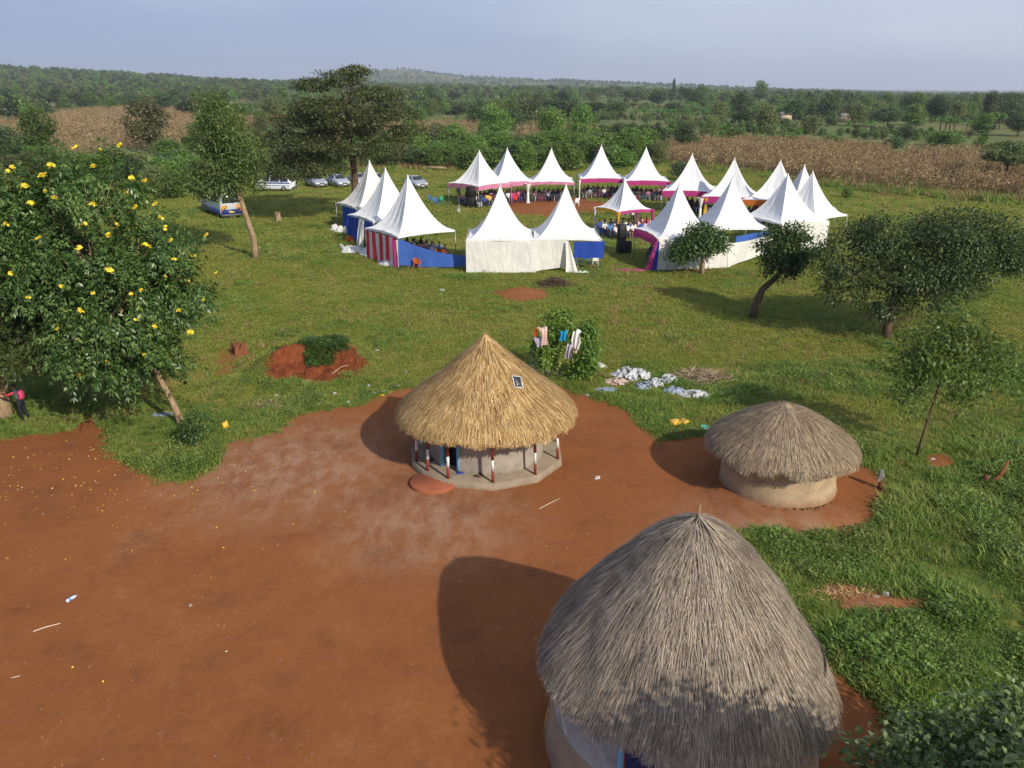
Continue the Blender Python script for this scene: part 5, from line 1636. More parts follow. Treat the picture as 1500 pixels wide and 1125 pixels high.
crowd('B5', 3, 8, SEAT_SOBER, 'under the fifth back tent', ('white', 'blue'), y0=-1.5)
crowd('B6', 3, 8, SEAT_SOBER, 'under the sixth back tent', ('white', 'blue'), y0=-1.2)
crowd('B7', 3, 7, SEAT_SOBER, 'under the seventh back tent', ('white', 'blue'), y0=-1.6)
crowd('T11', 2, 7, SEAT_SOBER, 'under the orange bordered tent', ('white', 'blue'), y0=-1.6)
crowd('S', 4, 9, SEAT_BRIGHT, 'before the small tent', ('blue', 'white', 'red'), face=R(25), y0=-2.5, dy=.85, xspan=1.6, skip=.08)
crowd('T3', 5, 7, SEAT_SOBER + SEAT_BRIGHT[:1], 'under the striped tent', ('orange', 'orange', 'white'), face=R(37 + 120), y0=-1.9, dy=.85, xspan=.86)
crowd('T6', 4, 3, SEAT_SOBER, 'in the shade under the magenta bordered tent', ('white', 'blue'), face=R(200), y0=-1.5, xspan=.8, skip=0)
crowd('T5', 1, 3, SEAT_SOBER, 'behind the blue cloth', ('blue', 'white'), face=R(180), y0=-1.3, xspan=.4, skip=0)
for (x, y, c, r_, lab) in ((639, 301, 'blue', 40, 'blue plastic chair empty at the left edge of the pink bordered tent'), (648, 299, 'green', 20, 'green plastic chair empty at the left edge of the pink bordered tent'), (632, 297, 'blue', 60, 'leftmost blue plastic chair of the seated crowd'), (845, 303, 'white', -10, 'white plastic chair empty in front of the fourth back tent'),
                       (871, 390, 'white', 190, 'white plastic chair below the hanging blue cloth'), (858, 387, 'blue', 170, 'blue plastic chair below the hanging blue cloth'), (592, 391, 'orange', 200, 'orange plastic chair tipped under the sagging blue cloth'), (612, 394, 'orange', 160, 'orange plastic chair behind the sagging blue cloth'),
                       (755, 298, 'red', 0, 'red plastic chair at the front of the second back tent'), (748, 298, 'purple', 0, 'purple plastic chair at the front of the second back tent')):
    p = G(x, y); put_chair(p.x, p.y, R(r_), c, lab, None)
for (x, y, k, rz) in ((672, 291, 0, 20), (916, 318, 0, 30), (934, 326, 1, -20), (926, 330, 0, 10)):
    p = G(x, y); put_person(STAND[k], p.x, p.y, R(rz), 'person standing among the seated crowd', 'people standing in the crowd')
for (x, y, rz) in ((276, 272, 30), (284, 273, 0), (291, 271, -20)):
    p = G(x, y); put_person(SEAT_BRIGHT[0], p.x, p.y, R(rz), 'person sitting far off behind the bus', 'people sitting behind the bus'); put_chair(p.x, p.y, R(rz), 'white', 'plastic chair behind the bus', 'chairs behind the bus')

# the person by the feathery tree
def walker():
    J = {'pelvis': ((.05, 0, .80), (.13, .10)), 'waist': ((.02, 0, .96), (.115, .09)), 'chest': ((-.03, 0, 1.17), (.14, .10)), 'neck': ((-.06, 0, 1.32), .048), 'jaw': ((-.09, -.01, 1.39), .062), 'head': ((-.07, 0, 1.46), (.078, .09)), 'crown': ((-.06, 0, 1.53), .055), 'nose': ((-.165, -.005, 1.425), .013),
         'shl': ((-.03, -.17, 1.24), .055), 'ell': ((-.22, -.22, 1.16), .042), 'wrl': ((-.46, -.22, 1.22), .032), 'hal': ((-.53, -.21, 1.235), .032),
         'shr': ((-.02, .17, 1.24), .055), 'elr': ((.07, .22, 1.0), .042), 'wrr': ((-.02, .22, .80), .032), 'har': ((-.03, .21, .73), .032),
         'hipl': ((.05, -.09, .76), .09), 'knl': ((.0, -.10, .43), .062), 'anl': ((.10, -.10, .08), .042), 'tol': ((-.05, -.11, .035), .035),
         'hipr': ((.06, .09, .76), .09), 'knr': ((.10, .10, .43), .062), 'anr': ((.22, .10, .10), .042), 'tor': ((.10, .11, .035), .035)}
    B = [('pelvis', 'waist', 2), ('waist', 'chest', 1), ('chest', 'neck', 1), ('neck', 'jaw', 0), ('jaw', 'head', 0), ('head', 'crown', 4), ('jaw', 'nose', 0),
         ('chest', 'shl', 1), ('shl', 'ell', 3), ('ell', 'wrl', 3), ('wrl', 'hal', 0), ('chest', 'shr', 1), ('shr', 'elr', 1), ('elr', 'wrr', 0), ('wrr', 'har', 0),
         ('pelvis', 'hipl', 2), ('hipl', 'knl', 2), ('knl', 'anl', 2), ('anl', 'tol', 5), ('pelvis', 'hipr', 2), ('hipr', 'knr', 2), ('knr', 'anr', 2), ('anr', 'tor', 5)]
    for hnd, dx, dy, dz in (('hal', -1, 0, .1), ('har', -.1, 0, -1)):
        h = Vector(J[hnd][0])
        for q, (off, ln) in enumerate(((-.024, .055), (-.008, .065), (.008, .06), (.024, .05))):
            a = h + Vector((dx * .035, off, dz * .035)); b = a + Vector((dx * ln - .012, 0, dz * ln - .012))
            J[f'{hnd}f{q}'] = (tuple(a), .009); J[f'{hnd}g{q}'] = (tuple(b), .008)
            B += [(hnd, f'{hnd}f{q}', 0), (f'{hnd}f{q}', f'{hnd}g{q}', 0)]
        a = h + Vector((dx * .0, -.035, .02)); J[hnd + 't'] = (tuple(a + Vector((dx * .03, -.01, dz * .03))), .009)
        B.append((hnd, hnd + 't', 0))
    def reg(c, m):
        if c.z > 1.49 or (c.z > 1.40 and c.x > -.05): return 4
        return m
    return skin_mesh('person', J, B, 'pelvis', [M['skin'], M['jacket_grey'], M['trousers_dark'], M['sleeve_red'], M['hair'], M['shoe_black']], 2, reg)
wp = G(34, 618)
pr = tag(link('person', walker(), loc=(wp.x, wp.y, 0)), 'person in grey top walking with one red sleeved arm stretched out under the tree', 'person')
bgm = MB()
bgm.box((0, 0, 0), (.16, .30, .36), bevel=.06)
bgm.box((-.09, 0, -.05), (.06, .22, .18), bevel=.02)
bag = bgm.build('backpack', M['bag_pink'], None, True, (wp.x + .13, wp.y, 1.10))
bag.rotation_euler = (0, R(-8), 0)
tag(bag, 'pink bag carried on the back of the person under the tree', 'bag')

# ------------------------------------------------------------------ speakers, table
def speaker_stack(name, label, loc, rz, boxes):
    t = thing(name, label, 'loudspeaker', loc, rz)
    for (x, y, z, w, d, h, n) in boxes:
        mb = MB(); mb.box((x, y, z + h / 2), (w, d, h), bevel=.02)
        c = mb.build('cabinet', M['speaker_black'], t)
        for k in range(n):
            cz = z + h * (k + .5) / n; r = min(w, h / n) * .38
            mb = MB(); mb.lathe([(r, 0), (r * .95, .02), (r * .45, -.03), (.02, -.01)], 18, close_top=True)
            o = mb.build('cone', M['speaker_cone'], c, True); o.location = (x, y - d / 2 - .012, cz); o.rotation_euler = (R(90), 0, 0)
    return t
p = G(690, 304); speaker_stack('speaker_stack', 'tall black loudspeaker stack in front of the pink bordered tent', (p.x, p.y, 0), R(160), [(0, 0, 0, .85, .8, 1.1, 1), (0, 0, 1.1, .85, .75, 1.05, 2)])
p = G(912, 372); speaker_stack('speaker_stack', 'black loudspeaker stack standing at the entrance between the front tents', (p.x, p.y, 0), R(195), [(.15, 0, 0, .55, .6, 1.15, 1), (.15, 0, 1.15, .55, .55, 1.1, 2), (-.42, -.1, 0, .48, .5, .95, 1)])
p = G(1007, 306)
tb_ = thing('banquet_table', 'table under a white cloth in front of the sixth back tent', 'table', (p.x, p.y, float(hz(p.x, p.y))), R(-12))
mb = MB(); mb.box((0, 0, .73), (1.7, .75, .04)); mb.build('tabletop', M['table_wood'], tb_)
for sx in (-1, 1):
    for sy in (-1, 1):
        mb = MB(); mb.box((sx * .78, sy * .32, .355), (.05, .05, .71)); mb.build('leg', M['table_wood'], tb_)
def tcloth(r, z, t): return r, z
mb = MB()
ring = []
for z, e_ in ((.758, -.01), (.74, .02), (.4, .05), (.06, .09)):
    for k in range(64):
        t_ = 2 * math.pi * k / 64
        cx, cy = math.cos(t_), math.sin(t_)
        q = 1 / max(abs(cx), abs(cy)); w_ = e_ * (1 + .6 * math.sin(k * 1.2)) if e_ > .03 else e_
        ring.append((cx * q * (.86 + w_), cy * q * (.38 + w_), z))
F = [tuple(range(64))] + [(r_ * 64 + k, (r_ + 1) * 64 + k, (r_ + 1) * 64 + (k + 1) % 64, r_ * 64 + (k + 1) % 64) for r_ in range(3) for k in range(64)]
tcl = link('tablecloth', mesh_data('tablecloth', ring, F, M['sheet_white'], False), loc=(p.x, p.y, float(hz(p.x, p.y)))); tcl.rotation_euler = (0, 0, R(-12))
tag(tcl, 'white tablecloth hanging over the table in front of the back tents', 'tablecloth')

# ------------------------------------------------------------------ vehicles
def wheel(parent, x, y, r=.31, w=.19):
    mb = MB(); mb.lathe([(r * .62, -w / 2), (r * .95, -w / 2), (r, -w * .3), (r, w * .3), (r * .95, w / 2), (r * .62, w / 2)], 20)
    o = mb.build('wheel', M['rubber'], parent, True); o.location = (x, y, r); o.rotation_euler = (0, R(90), 0)
    mb = MB(); s = 1 if x > 0 else -1
    mb.lathe([(r * .64, s * w * .38), (r * .5, s * w * .42), (r * .15, s * w * .46), (.01, s * w * .46)], 16)
    mb.build('rim', M['rim_metal'], o, True)

def loft_body(st, nside=1):
    """stations (y, sill, belt, roof, half width low, half width roof): closed car body facing -y"""
    V, F = [], []
    n = 12
    for (y, sill, belt, roof, w, wr) in st:
        half = [(w * .90, sill), (w, sill + .16), (w * 1.01, (sill + belt) / 2), (w * .985, belt), ((w * .985 + wr) / 2 + .02, (belt + roof) / 2), (wr * .97, roof - .03), (wr * .80, roof + .015)]
        ring = [(x, y, z) for x, z in half] + [(-x, y, z) for x, z in reversed(half)]
        V += ring; n = len(ring)
    for i in range(len(st) - 1):
        for k in range(n):
            k2 = (k + 1) % n
            F.append((i * n + k, (i + 1) * n + k, (i + 1) * n + k2, i * n + k2))
    F.append(tuple(range(n))); F.append(tuple(reversed(range((len(st) - 1) * n, len(st) * n))))
    return V, F

def make_car(label, loc, rz, group='silver cars parked in a line', name='parked_car'):
    t = thing(name, label, 'car', loc, rz, group)
    W = .84
    st = [(-2.12, .34, .56, .58, W * .80, W * .70), (-2.02, .24, .66, .70, W * .93, W * .80), (-1.6, .20, .80, .84, W, W * .84), (-.95, .20, .92, .96, W, W * .84), (-.88, .20, .93, .99, W, W * .82), (-.15, .20, .95, 1.40, W, W * .66), (.35, .20, .95, 1.45, W, W * .66), (1.0, .20, .97, 1.41, W, W * .64), (1.55, .20, .99, 1.06, W, W * .76), (2.0, .26, .92, .97, W * .95, W * .76), (2.10, .36, .80, .84, W * .86, W * .70)]
    V, F = loft_body(st)
    body = link('body', mesh_data('body', V, F, M['car_paint'], True), t)
    q = lambda pts, nm, m, par: link(nm, mesh_data(nm, pts, [(0, 1, 2, 3)], M[m]), par)
    e = .016
    q([(-W * .74, -.86 - e, 1.0 + e), (W * .74, -.86 - e, 1.0 + e), (W * .60, -.20 - e, 1.37 + e * 2), (-W * .60, -.20 - e, 1.37 + e * 2)], 'windscreen', 'car_glass', t)
    q([(W * .72, 1.50 + e, 1.08 + e), (-W * .72, 1.50 + e, 1.08 + e), (-W * .58, 1.05 + e, 1.38 + e * 2), (W * .58, 1.05 + e, 1.38 + e * 2)], 'rear_window', 'car_glass', t)
    for s in (-1, 1):
        for (y0, y1, y2, y3) in ((-.62, .30, .30, -.12), (.36, 1.28, .98, .36)):
            pts = [(s * (W * .985 + e), y0, .99), (s * (W * .985 + e), y1, .99), (s * (W * .70 + e * 2), y2, 1.37), (s * (W * .70 + e * 2), y3, 1.37)]
            q(pts if s > 0 else pts[::-1], 'side_window', 'car_glass', t)
        mb = MB(); mb.box((s * .58, -2.06, .60), (.34, .12, .15), bevel=.03); mb.build('headlight', M['lamp_glass'], t)
        mb = MB(); mb.box((s * .66, 2.06, .80), (.24, .08, .14), bevel=.02); mb.build('tail_light', M['lamp_red'], t)
        mb = MB(); mb.box((s * .93, -.55, .98), (.16, .10, .12), bevel=.03); mb.build('wing_mirror', M['car_paint'], t)
        wheel(t, s * .76, -1.32); wheel(t, s * .76, 1.28)
    mb = MB(); mb.box((0, -2.12, .58), (.62, .06, .12), bevel=.02); mb.build('grille', M['bumper_grey'], t)
    mb = MB(); mb.box((0, -2.14, .36), (1.3, .08, .16), bevel=.03); mb.build('bumper', M['bumper_grey'], t)
    mb = MB(); mb.box((0, -2.19, .40), (.42, .015, .11)); mb.build('number_plate', M['paint_white'], t)
    return t
def ground_at(x, y):
    p = G(x, y); p.z = float(hz(p.x, p.y)) if p.y > 60 else 0
    return p
for (x, y, rz, lab) in ((463, 273, 33, 'silver car parked leftmost of the line in front of the bushes'), (496, 273, 33, 'second silver car of the line seen to the left of the acacia trunk'), (526, 271, 28, 'silver car just right of the acacia trunk'), (551, 271, 25, 'silver car half hidden behind the stained tent'), (609, 275, 30, 'silver car parked alone behind the left tents')):
    make_car(lab, ground_at(x, y), R(rz))

def make_van():
    t = thing('police_van', 'white van with blue stripes parked side on beyond the slender tree', 'van', ground_at(404, 279), R(-97))
    W = .86
    st = [(-2.3, .40, .80, .84, W * .85, W * .76), (-2.22, .28, .98, 1.04, W * .95, W * .82), (-1.75, .24, 1.10, 1.20, W, W * .82), (-.95, .24, 1.12, 1.84, W, W * .78), (0, .24, 1.12, 1.95, W, W * .78), (1.3, .24, 1.12, 1.95, W, W * .78), (2.15, .24, 1.12, 1.86, W, W * .76), (2.32, .30, 1.08, 1.20, W * .97, W * .84)]
    V, F = loft_body(st)
    link('body', mesh_data('body', V, F, M['van_white'], True), t)
    q = lambda pts, nm, m: link(nm, mesh_data(nm, pts, [(0, 1, 2, 3)], M[m]), t)
    e = .02
    q([(-W * .74, -1.68 - e, 1.24 + e), (W * .74, -1.68 - e, 1.24 + e), (W * .70, -1.0 - e, 1.80 + e), (-W * .70, -1.0 - e, 1.80 + e)], 'windscreen', 'car_glass')
    q([(W * .72, 2.30 + e, 1.24), (-W * .72, 2.30 + e, 1.24), (-W * .68, 2.17 + e, 1.82), (W * .68, 2.17 + e, 1.82)], 'rear_window', 'car_glass')
    for s in (-1, 1):
        for (y0, y1) in ((-1.2, -.35), (-.25, .85), (.95, 1.95)):
            pts = [(s * (W * .985 + e), y0, 1.18), (s * (W * .985 + e), y1, 1.18), (s * (W * .82 + e), y1, 1.76), (s * (W * .82 + e), y0 + (.25 if y0 < -1 else 0), 1.76)]
            q(pts if s > 0 else pts[::-1], 'side_window', 'car_glass')
        for (z, h) in ((1.03, .16), (.72, .07)):
            mb = MB(); mb.box((s * (W + .012), .1, z), (.012, 4.1, h)); mb.build('stripe', M['van_blue'], t)
        mb = MB(); mb.box((s * (W * .80 + .012), .4, 1.83), (.02, 2.6, .07)); mb.build('stripe', M['van_blue'], t)
        mb = MB(); mb.box((s * .60, -2.27, .84), (.32, .12, .2), bevel=.03); mb.build('headlight', M['lamp_glass'], t)
        mb = MB(); mb.box((s * .76, 2.30, .95), (.14, .10, .34), bevel=.02); mb.build('tail_light', M['lamp_red'], t)
        wheel(t, s * .78, -1.45, .34, .2); wheel(t, s * .78, 1.35, .34, .2)
    mb = MB(); mb.box((0, 2.36, .45), (1.6, .14, .2), bevel=.04); mb.build('bumper', M['bumper_grey'], t)
    mb = MB(); mb.box((0, -.2, 2.02), (1.0, .25, .14), bevel=.03); mb.build('light_bar', M['van_blue'], t)
make_van()

def make_bus():
    t = thing('minibus', 'blue and white minibus seen from behind with orange rear markings', 'bus', (-28.6, 82.6, float(hz(-28.6, 82.6))), R(215))
    W, L = 1.04, 6.4
    st = [(-L / 2, .5, 1.25, 1.5, W * .92, W * .86), (-L / 2 + .12, .36, 1.3, 2.3, W, W * .9), (-L / 2 + .6, .34, 1.3, 2.66, W, W * .90), (0, .34, 1.3, 2.72, W, W * .90), (L / 2 - .35, .34, 1.3, 2.68, W, W * .90), (L / 2 - .04, .36, 1.3, 2.56, W, W * .90), (L / 2, .40, 1.3, 2.40, W * .97, W * .86)]
    V, F = loft_body(st)
    link('body', mesh_data('body', V, F, M['bus_white'], True), t)
    def bx(nm, c, s_, m, b=.0): mb = MB(); mb.box(c, s_, bevel=b); return mb.build(nm, M[m], t)
    bx('lower_panel', (0, L / 2 + .015, .62), (2.0, .03, .52), 'bus_blue')
    for s in (-1, 1):
        bx('side_stripe', (s * (W + .02), 0, .66), (.03, L * .94, .46), 'bus_blue')
        bx('side_window', (s * (W * .965 + .012), 0, 1.86), (.05, L * .84, .68), 'car_glass')
        for k in range(5): bx('window_post', (s * (W * .965 + .03), -L * .36 + k * L * .18, 1.86), (.04, .07, .72), 'bus_white')
        ch = bx('chevron', (s * .72, L / 2 + .02, 1.10), (.50, .04, .36), 'chevron_orange')
        for k in range(2):
            mb = MB(); x0 = s * .72 - .14 + k * .26
            mb.add([(x0 - .08, L / 2 + .043, .94), (x0, L / 2 + .043, .94), (x0 + .1, L / 2 + .043, 1.26), (x0 + .02, L / 2 + .043, 1.26)], [(0, 1, 2, 3)])
            mb.build('stripe', M['chevron_yellow'], ch)
        bx('tail_light', (s * .88, L / 2 + .02, .80), (.16, .05, .20), 'lamp_red', .02)
        wheel(t, s * .9, -2.0, .38, .24); wheel(t, s * .9, 1.9, .38, .24)
    bx('rear_window', (0, L / 2 + .0, 1.82), (1.62, .05, .68), 'car_glass', .02)
    bx('bumper', (0, L / 2 + .06, .36), (2.0, .14, .18), 'bumper_grey', .03)
    bx('number_plate', (0, L / 2 + .045, .62), (.5, .02, .13), 'plate_yellow')
    mb = MB()
    for k in range(5): mb.tube([(.45 + k * .09, L / 2 + .10, .5), (.45 + k * .09, L / 2 + .10, .51)], .01, 4)
    mb = MB()
    for s in (0, .30): mb.tube([(-.95 + s, L / 2 + .06, .55), (-.95 + s, L / 2 + .06, 2.4), (-.95 + s, L / 2 - .3, 2.8)], .02, 5)
    for k in range(6): mb.tube([(-.95, L / 2 + .06, .7 + k * .3), (-.65, L / 2 + .06, .7 + k * .3)], .018, 5)
    tag(mb.build('ladder', M['metal_pole'], t), kind='stuff')
make_bus()

# ------------------------------------------------------------------ small things on the ground
def at_px(x, y, z=0.0): return G(x, y, z)

# washing on the shrubs
def hung(name, label, px, w, drop, mat, seed, cat='cloth', dy=-.28, rot=0.0):
    x, y, Y = px
    p = G(x, y, CAM_H - Y * math.tan(PITCH - math.atan((562.5 - y) / FPX)))
    w *= 1.05; drop *= 1.15
    g = random.Random(seed); ph = g.uniform(0, 6)
    ca, sa = math.cos(rot), math.sin(rot)
    def fn(u, v):
        a = (u - .5) * w * (1 - .25 * v + .15 * math.sin(v * 7 + ph))
        over = -.12 + v * (drop + .12)
        zz = -max(0, over) + .05 * math.sin(u * 8 + ph) * (1 - v) - .18 * abs(u - .5) * w
        b = -.10 + .22 * (1 - math.exp(-max(0, over + .12) * 7)) * -1 + .05 * math.sin(u * 13 + ph + v * 3)
        return (a * ca - b * sa, a * sa + b * ca, zz)
    V, F = grid_mesh(fn, 16, 14)
    o = link(name, mesh_data(name, V, F, M[mat], True), loc=p)
    return tag(o, label, cat)
hung('cloth', 'peach and white cloth hung at the top of the left shrub', (792, 478, 33.0), .36, .62, 'cloth_peach', 1, rot=.5)
hung('cloth', 'lilac cloth hung low on the left shrub', (783, 494, 32.95), .30, .28, 'cloth_lilac', 2, rot=.7)
hung('cloth', 'rusty red cloth scrap behind the peach cloth', (784, 480, 33.2), .16, .25, 'chair_orange' if False else 'cloth_orange', 3)
hung('cloth', 'bright blue cloth hung between the two shrubs', (825, 483, 33.2), .34, .32, 'cloth_sky', 4)
hung('shirt', 'white shirt hung over the right shrub', (848, 482, 32.95), .36, .65, 'sheet_white', 5, 'shirt', rot=-.4)
hung('cloth', 'pale peach cloth under the white shirt', (847, 494, 33.05), .26, .5, 'cloth_peach', 6, rot=-.5)
hung('cloth', 'lilac cloth hanging in a point below the white shirt', (840, 503, 32.9), .32, .5, 'cloth_lilac', 7, rot=-.7)
p = G(787, 545)
V, F = sheet(p + Vector((-.25, .1, 1.0)), p + Vector((.25, -.05, .95)), p + Vector((-.4, .0, .02)), p + Vector((.75, -.35, .02)), 16, 12, .12, 6, 5)
tag(link('netting', mesh_data('netting', [tuple(v) for v in V], F, M['net_grey'], True)), 'grey netting draped below the left shrub', 'net')
mb = MB(); q = G(836, 545)
mb.tube([q, q + Vector((.0, .05, .6)), q + Vector((-.02, .1, 1.15))], [.03, .026, .02], 6)
tag(mb.build('wooden_stake', M['bark_red'], None, True), 'reddish wooden stake between the two shrubs', 'stake')

# crumpled plastic sheets and other litter
def crumple(name, label, px, w, d, h, mat, seed, cat='plastic sheet', rz=0.0, group=None):
    p = G(*px)
    if cat == 'plastic sheet': w *= 1.45; d *= 1.5; h *= .95
    if h > .05: PRESSED.append((p.x, p.y, max(w, d) * .48))
    nu, nv = 30, 22
    uu, vv = np.meshgrid(np.linspace(-.5, .5, nu + 1), np.linspace(-.5, .5, nv + 1))
    e = 1 - .55 * fbm(uu * 4 + seed * 3.1, vv * 4 + seed, 3)
    X = uu * w * (1 + .5 * (fbm(uu * 3 + seed, vv * 3 + 7, 3) - .5)) * (1 - .5 * np.abs(vv) ** 1.5) ; Y = vv * d * (1 + .9 * (fbm(uu * 4 + 5, vv * 3 + seed, 3) - .5)) * (1 - .8 * np.abs(uu) ** 1.5)
    wob = fbm(uu * 3 + seed, vv * 3, 2) * 3
    rid = 1 - np.abs(2 * fbm(uu * 4.5 + seed * 1.7 + vv * 2 + wob, vv * 13 + 2 - uu * 3 + wob, 4) - 1) * 2.4
    Z = h * np.clip(.15 + rid * .85, 0, 1.1) * np.clip(1.25 - (uu * 2) ** 2 - (vv * 2) ** 2 * .9, .06, 1) + .015
    idx = np.arange(X.size).reshape(X.shape)
    F = np.stack([idx[:-1, :-1], idx[:-1, 1:], idx[1:, 1:], idx[1:, :-1]], -1).reshape(-1, 4)
    keep = (fbm(uu[:-1, :-1].ravel() * 9 + seed, vv[:-1, :-1].ravel() * 9, 3) + np.random.default_rng(seed).random(len(F)) * .12) > .44
    o = link(name, mesh_data(name, np.stack([X, Y, Z], -1), F[keep], M[mat], True), loc=p)
    o.rotation_euler = (0, 0, rz)
    return tag(o, label, cat, group)
crumple('plastic_sheet', 'largest white plastic heap left in the strewn row behind the yard', (925, 551), 1.15, 1.2, .36, 'plastic_white', 1, rz=.4)
crumple('plastic_sheet', 'dusty pinkish plastic at the left end of the strewn row', (904, 560), .75, .7, .16, 'cloth_peach', 2, rz=.1)
crumple('plastic_sheet', 'bluish plastic strip hanging down between the white heaps', (942, 566), .5, .7, .16, 'plastic_bluish', 3, rz=-.5)
crumple('plastic_sheet', 'white torn plastic in the middle of the strewn row', (960, 563), .55, .6, .26, 'plastic_white', 4)
crumple('plastic_sheet', 'white plastic with a raised end in the middle of the strewn row', (978, 558), .7, .45, .30, 'plastic_white', 5, rz=.5)
crumple('plastic_sheet', 'bluish white plastic right of the middle heaps', (987, 574), .65, .5, .22, 'plastic_bluish', 6)
crumple('plastic_sheet', 'white and grey plastic at the right end of the strewn row', (1018, 579), 1.0, .55, .22, 'plastic_white', 7, rz=-.15)
crumple('plastic_sheet', 'dark blue plastic lying flat below the left heap', (889, 571), .7, .4, .08, 'plastic_bluish', 8)
crumple('plastic_sheet', 'pale plastic roll lying right of the leafy shrubs', (876, 537), .6, .28, .20, 'sheet_white', 9, rz=-.5)
crumple('paper_scrap', 'white paper scrap on the red soil beside the largest house', (1296, 872), .25, .22, .10, 'plastic_white', 10, 'paper')
crumple('paper_scrap', 'narrow white scrap left of the paper beside the largest house', (1284, 876), .24, .10, .05, 'plastic_white', 11, 'paper')
crumple('paper_scrap', 'cream scrap in the grass at the edge of the grey thatch', (1149, 858), .18, .18, .10, 'cloth_peach', 12, 'paper')
crumple('paper_scrap', 'white scrap on the small red patch below the sapling', (1366, 674), .22, .16, .07, 'plastic_white', 13, 'paper')
crumple('paper_scrap', 'second white scrap on the small red patch below the sapling', (1362, 686), .2, .14, .07, 'plastic_white', 14, 'paper')
crumple('paper_scrap', 'white paper under the tree by the walking person', (18, 612), .22, .18, .12, 'plastic_white', 15, 'paper')
crumple('cloth_scrap', 'red cloth scrap in the grass beside the largest house', (1312, 921), .2, .15, .06, 'sleeve_red', 16, 'cloth')
crumple('cloth_scrap', 'red rag among straw on the soil beside the largest house', (1249, 866), .3, .12, .06, 'sleeve_red', 17, 'cloth')
crumple('plastic_sheet', 'grey plastic on the shaded ground at the flowering tree', (240, 608), .7, .35, .07, 'plastic_bluish', 18)
scr = [(562, 574, 'plastic_white'), (548, 577, 'plastic_white'), (540, 566, 'plastic_white'), (560, 580, 'chair_yellow'), (510, 590, 'plastic_white'), (468, 592, 'plastic_white'), (552, 514, 'plastic_white'), (547, 533, 'plastic_white'), (594, 546, 'plastic_white'), (538, 573, 'plastic_white'), (584, 566, 'plastic_white'), (490, 577, 'plastic_white'), (405, 580, 'plastic_white'), (648, 426, 'plastic_white'), (860, 580, 'plastic_white'), (875, 701, 'paper_white'), (672, 312, 'plastic_white')]
for i, (x, y, mt) in enumerate(scr):
    if mt == 'chair_yellow': mt = 'cloth_yellow'
    big = 1.8 if y < 450 else 1.0
    crumple('litter_scrap', 'small white scrap of litter at the grass edge' if mt != 'cloth_yellow' else 'yellow scrap of litter at the yard edge left of the golden house', (x, y), .22 * big, .16 * big, (.5 if y == 312 else .07) * big, mt, 40 + i, 'litter', i * 1.1, 'scraps of litter along the grass edge' if mt != 'cloth_yellow' else None)

# jerrycans
def jerrycan(name, label, px, rz, tilt, s=1.0):
    p = G(*px)
    t = thing(name, label, 'jerrycan', (p.x, p.y, .12 * s), 0)
    t.rotation_euler = (tilt, 0, rz); t.scale = (s, s, s)
    mb = MB(); mb.box((0, 0, 0), (.24, .44, .20), bevel=.04); mb.build('body', M['jerrycan_yellow'], t)
    mb = MB(); mb.tube([(0, .10, .10), (0, .08, .15), (0, -.08, .15), (0, -.10, .10)], .018, 6); mb.build('handle', M['jerrycan_yellow'], t)
    mb = MB(); mb.tube([(.07, .21, .06), (.07, .26, .07)], [.03, .028], 8); mb.build('cap', M['jerrycan_yellow'], t)
    return t
jerrycan('jerrycan', 'yellow jerrycan lying in the grass left of the yard', (331, 629), R(75), R(80), .85)
p = G(993, 621)
bxt = thing('cut_jerrycan', 'yellow jerrycan cut open and lying in two pieces behind the low house', 'jerrycan', (p.x, p.y, 0), R(28))
mb = MB(); mb.box((-.12, 0, .09), (.40, .40, .16), bevel=.04); mb.build('body', M['jerrycan_yellow'], bxt)
mb = MB()
V = [(.12, -.24, .06), (.34, -.24, .14), (.34, .26, .14), (.12, .26, .06), (.12, -.24, .03), (.35, -.24, .11), (.35, .26, .11), (.12, .26, .03)]
mb.add(V, [(0, 1, 2, 3), (7, 6, 5, 4), (0, 4, 5, 1), (1, 5, 6, 2), (2, 6, 7, 3), (3, 7, 4, 0)])
mb.build('cut_flap', M['jerrycan_yellow'], bxt)
p = G(1032, 628)
mb = MB(); mb.lathe([(.08, .02), (.14, .10), (.15, .10), (.09, .0), (.01, .0)], 16)
tag(mb.build('plastic_basin', M['basin_teal'], None, True, p), 'small teal basin in the shade beside the low house', 'basin')

# footwear on and by the veranda
def sandals(label, px, z, mat, rz, cat='sandals'):
    p = G(px[0], px[1], z)
    t = thing('sandals', label, cat, p, rz)
    for s, r_ in ((-.09, -.3), (.09, .25)):
        mb = MB()
        V = []
        for zz in (0, .03):
            for k in range(12):
                a = 2 * math.pi * k / 12
                V.append((s + .05 * math.cos(a) * (1 + .2 * math.sin(a)) + r_ * .12 * math.sin(a), .13 * math.sin(a), zz))
        mb.add(V, [tuple(reversed(range(12))), tuple(range(12, 24))] + [(k, (k + 1) % 12, 12 + (k + 1) % 12, 12 + k) for k in range(12)])
        mb.tube([(s - .05, .03, .02), (s, .05, .075), (s + .05, .03, .02)], .012, 5)
        mb.build('sandal', M[mat], t)
    return t
sandals('blue rubber sandals beside the door of the golden house', (676, 692), .245, 'slipper_blue', R(70))
sandals('brown shoes on the veranda right of the blue sandals', (702, 697), .245, 'shoe_brown', R(50), 'shoes')
sandals('dark shoes on the veranda left of the door', (635, 672), .245, 'shoe_black', R(80), 'shoes')

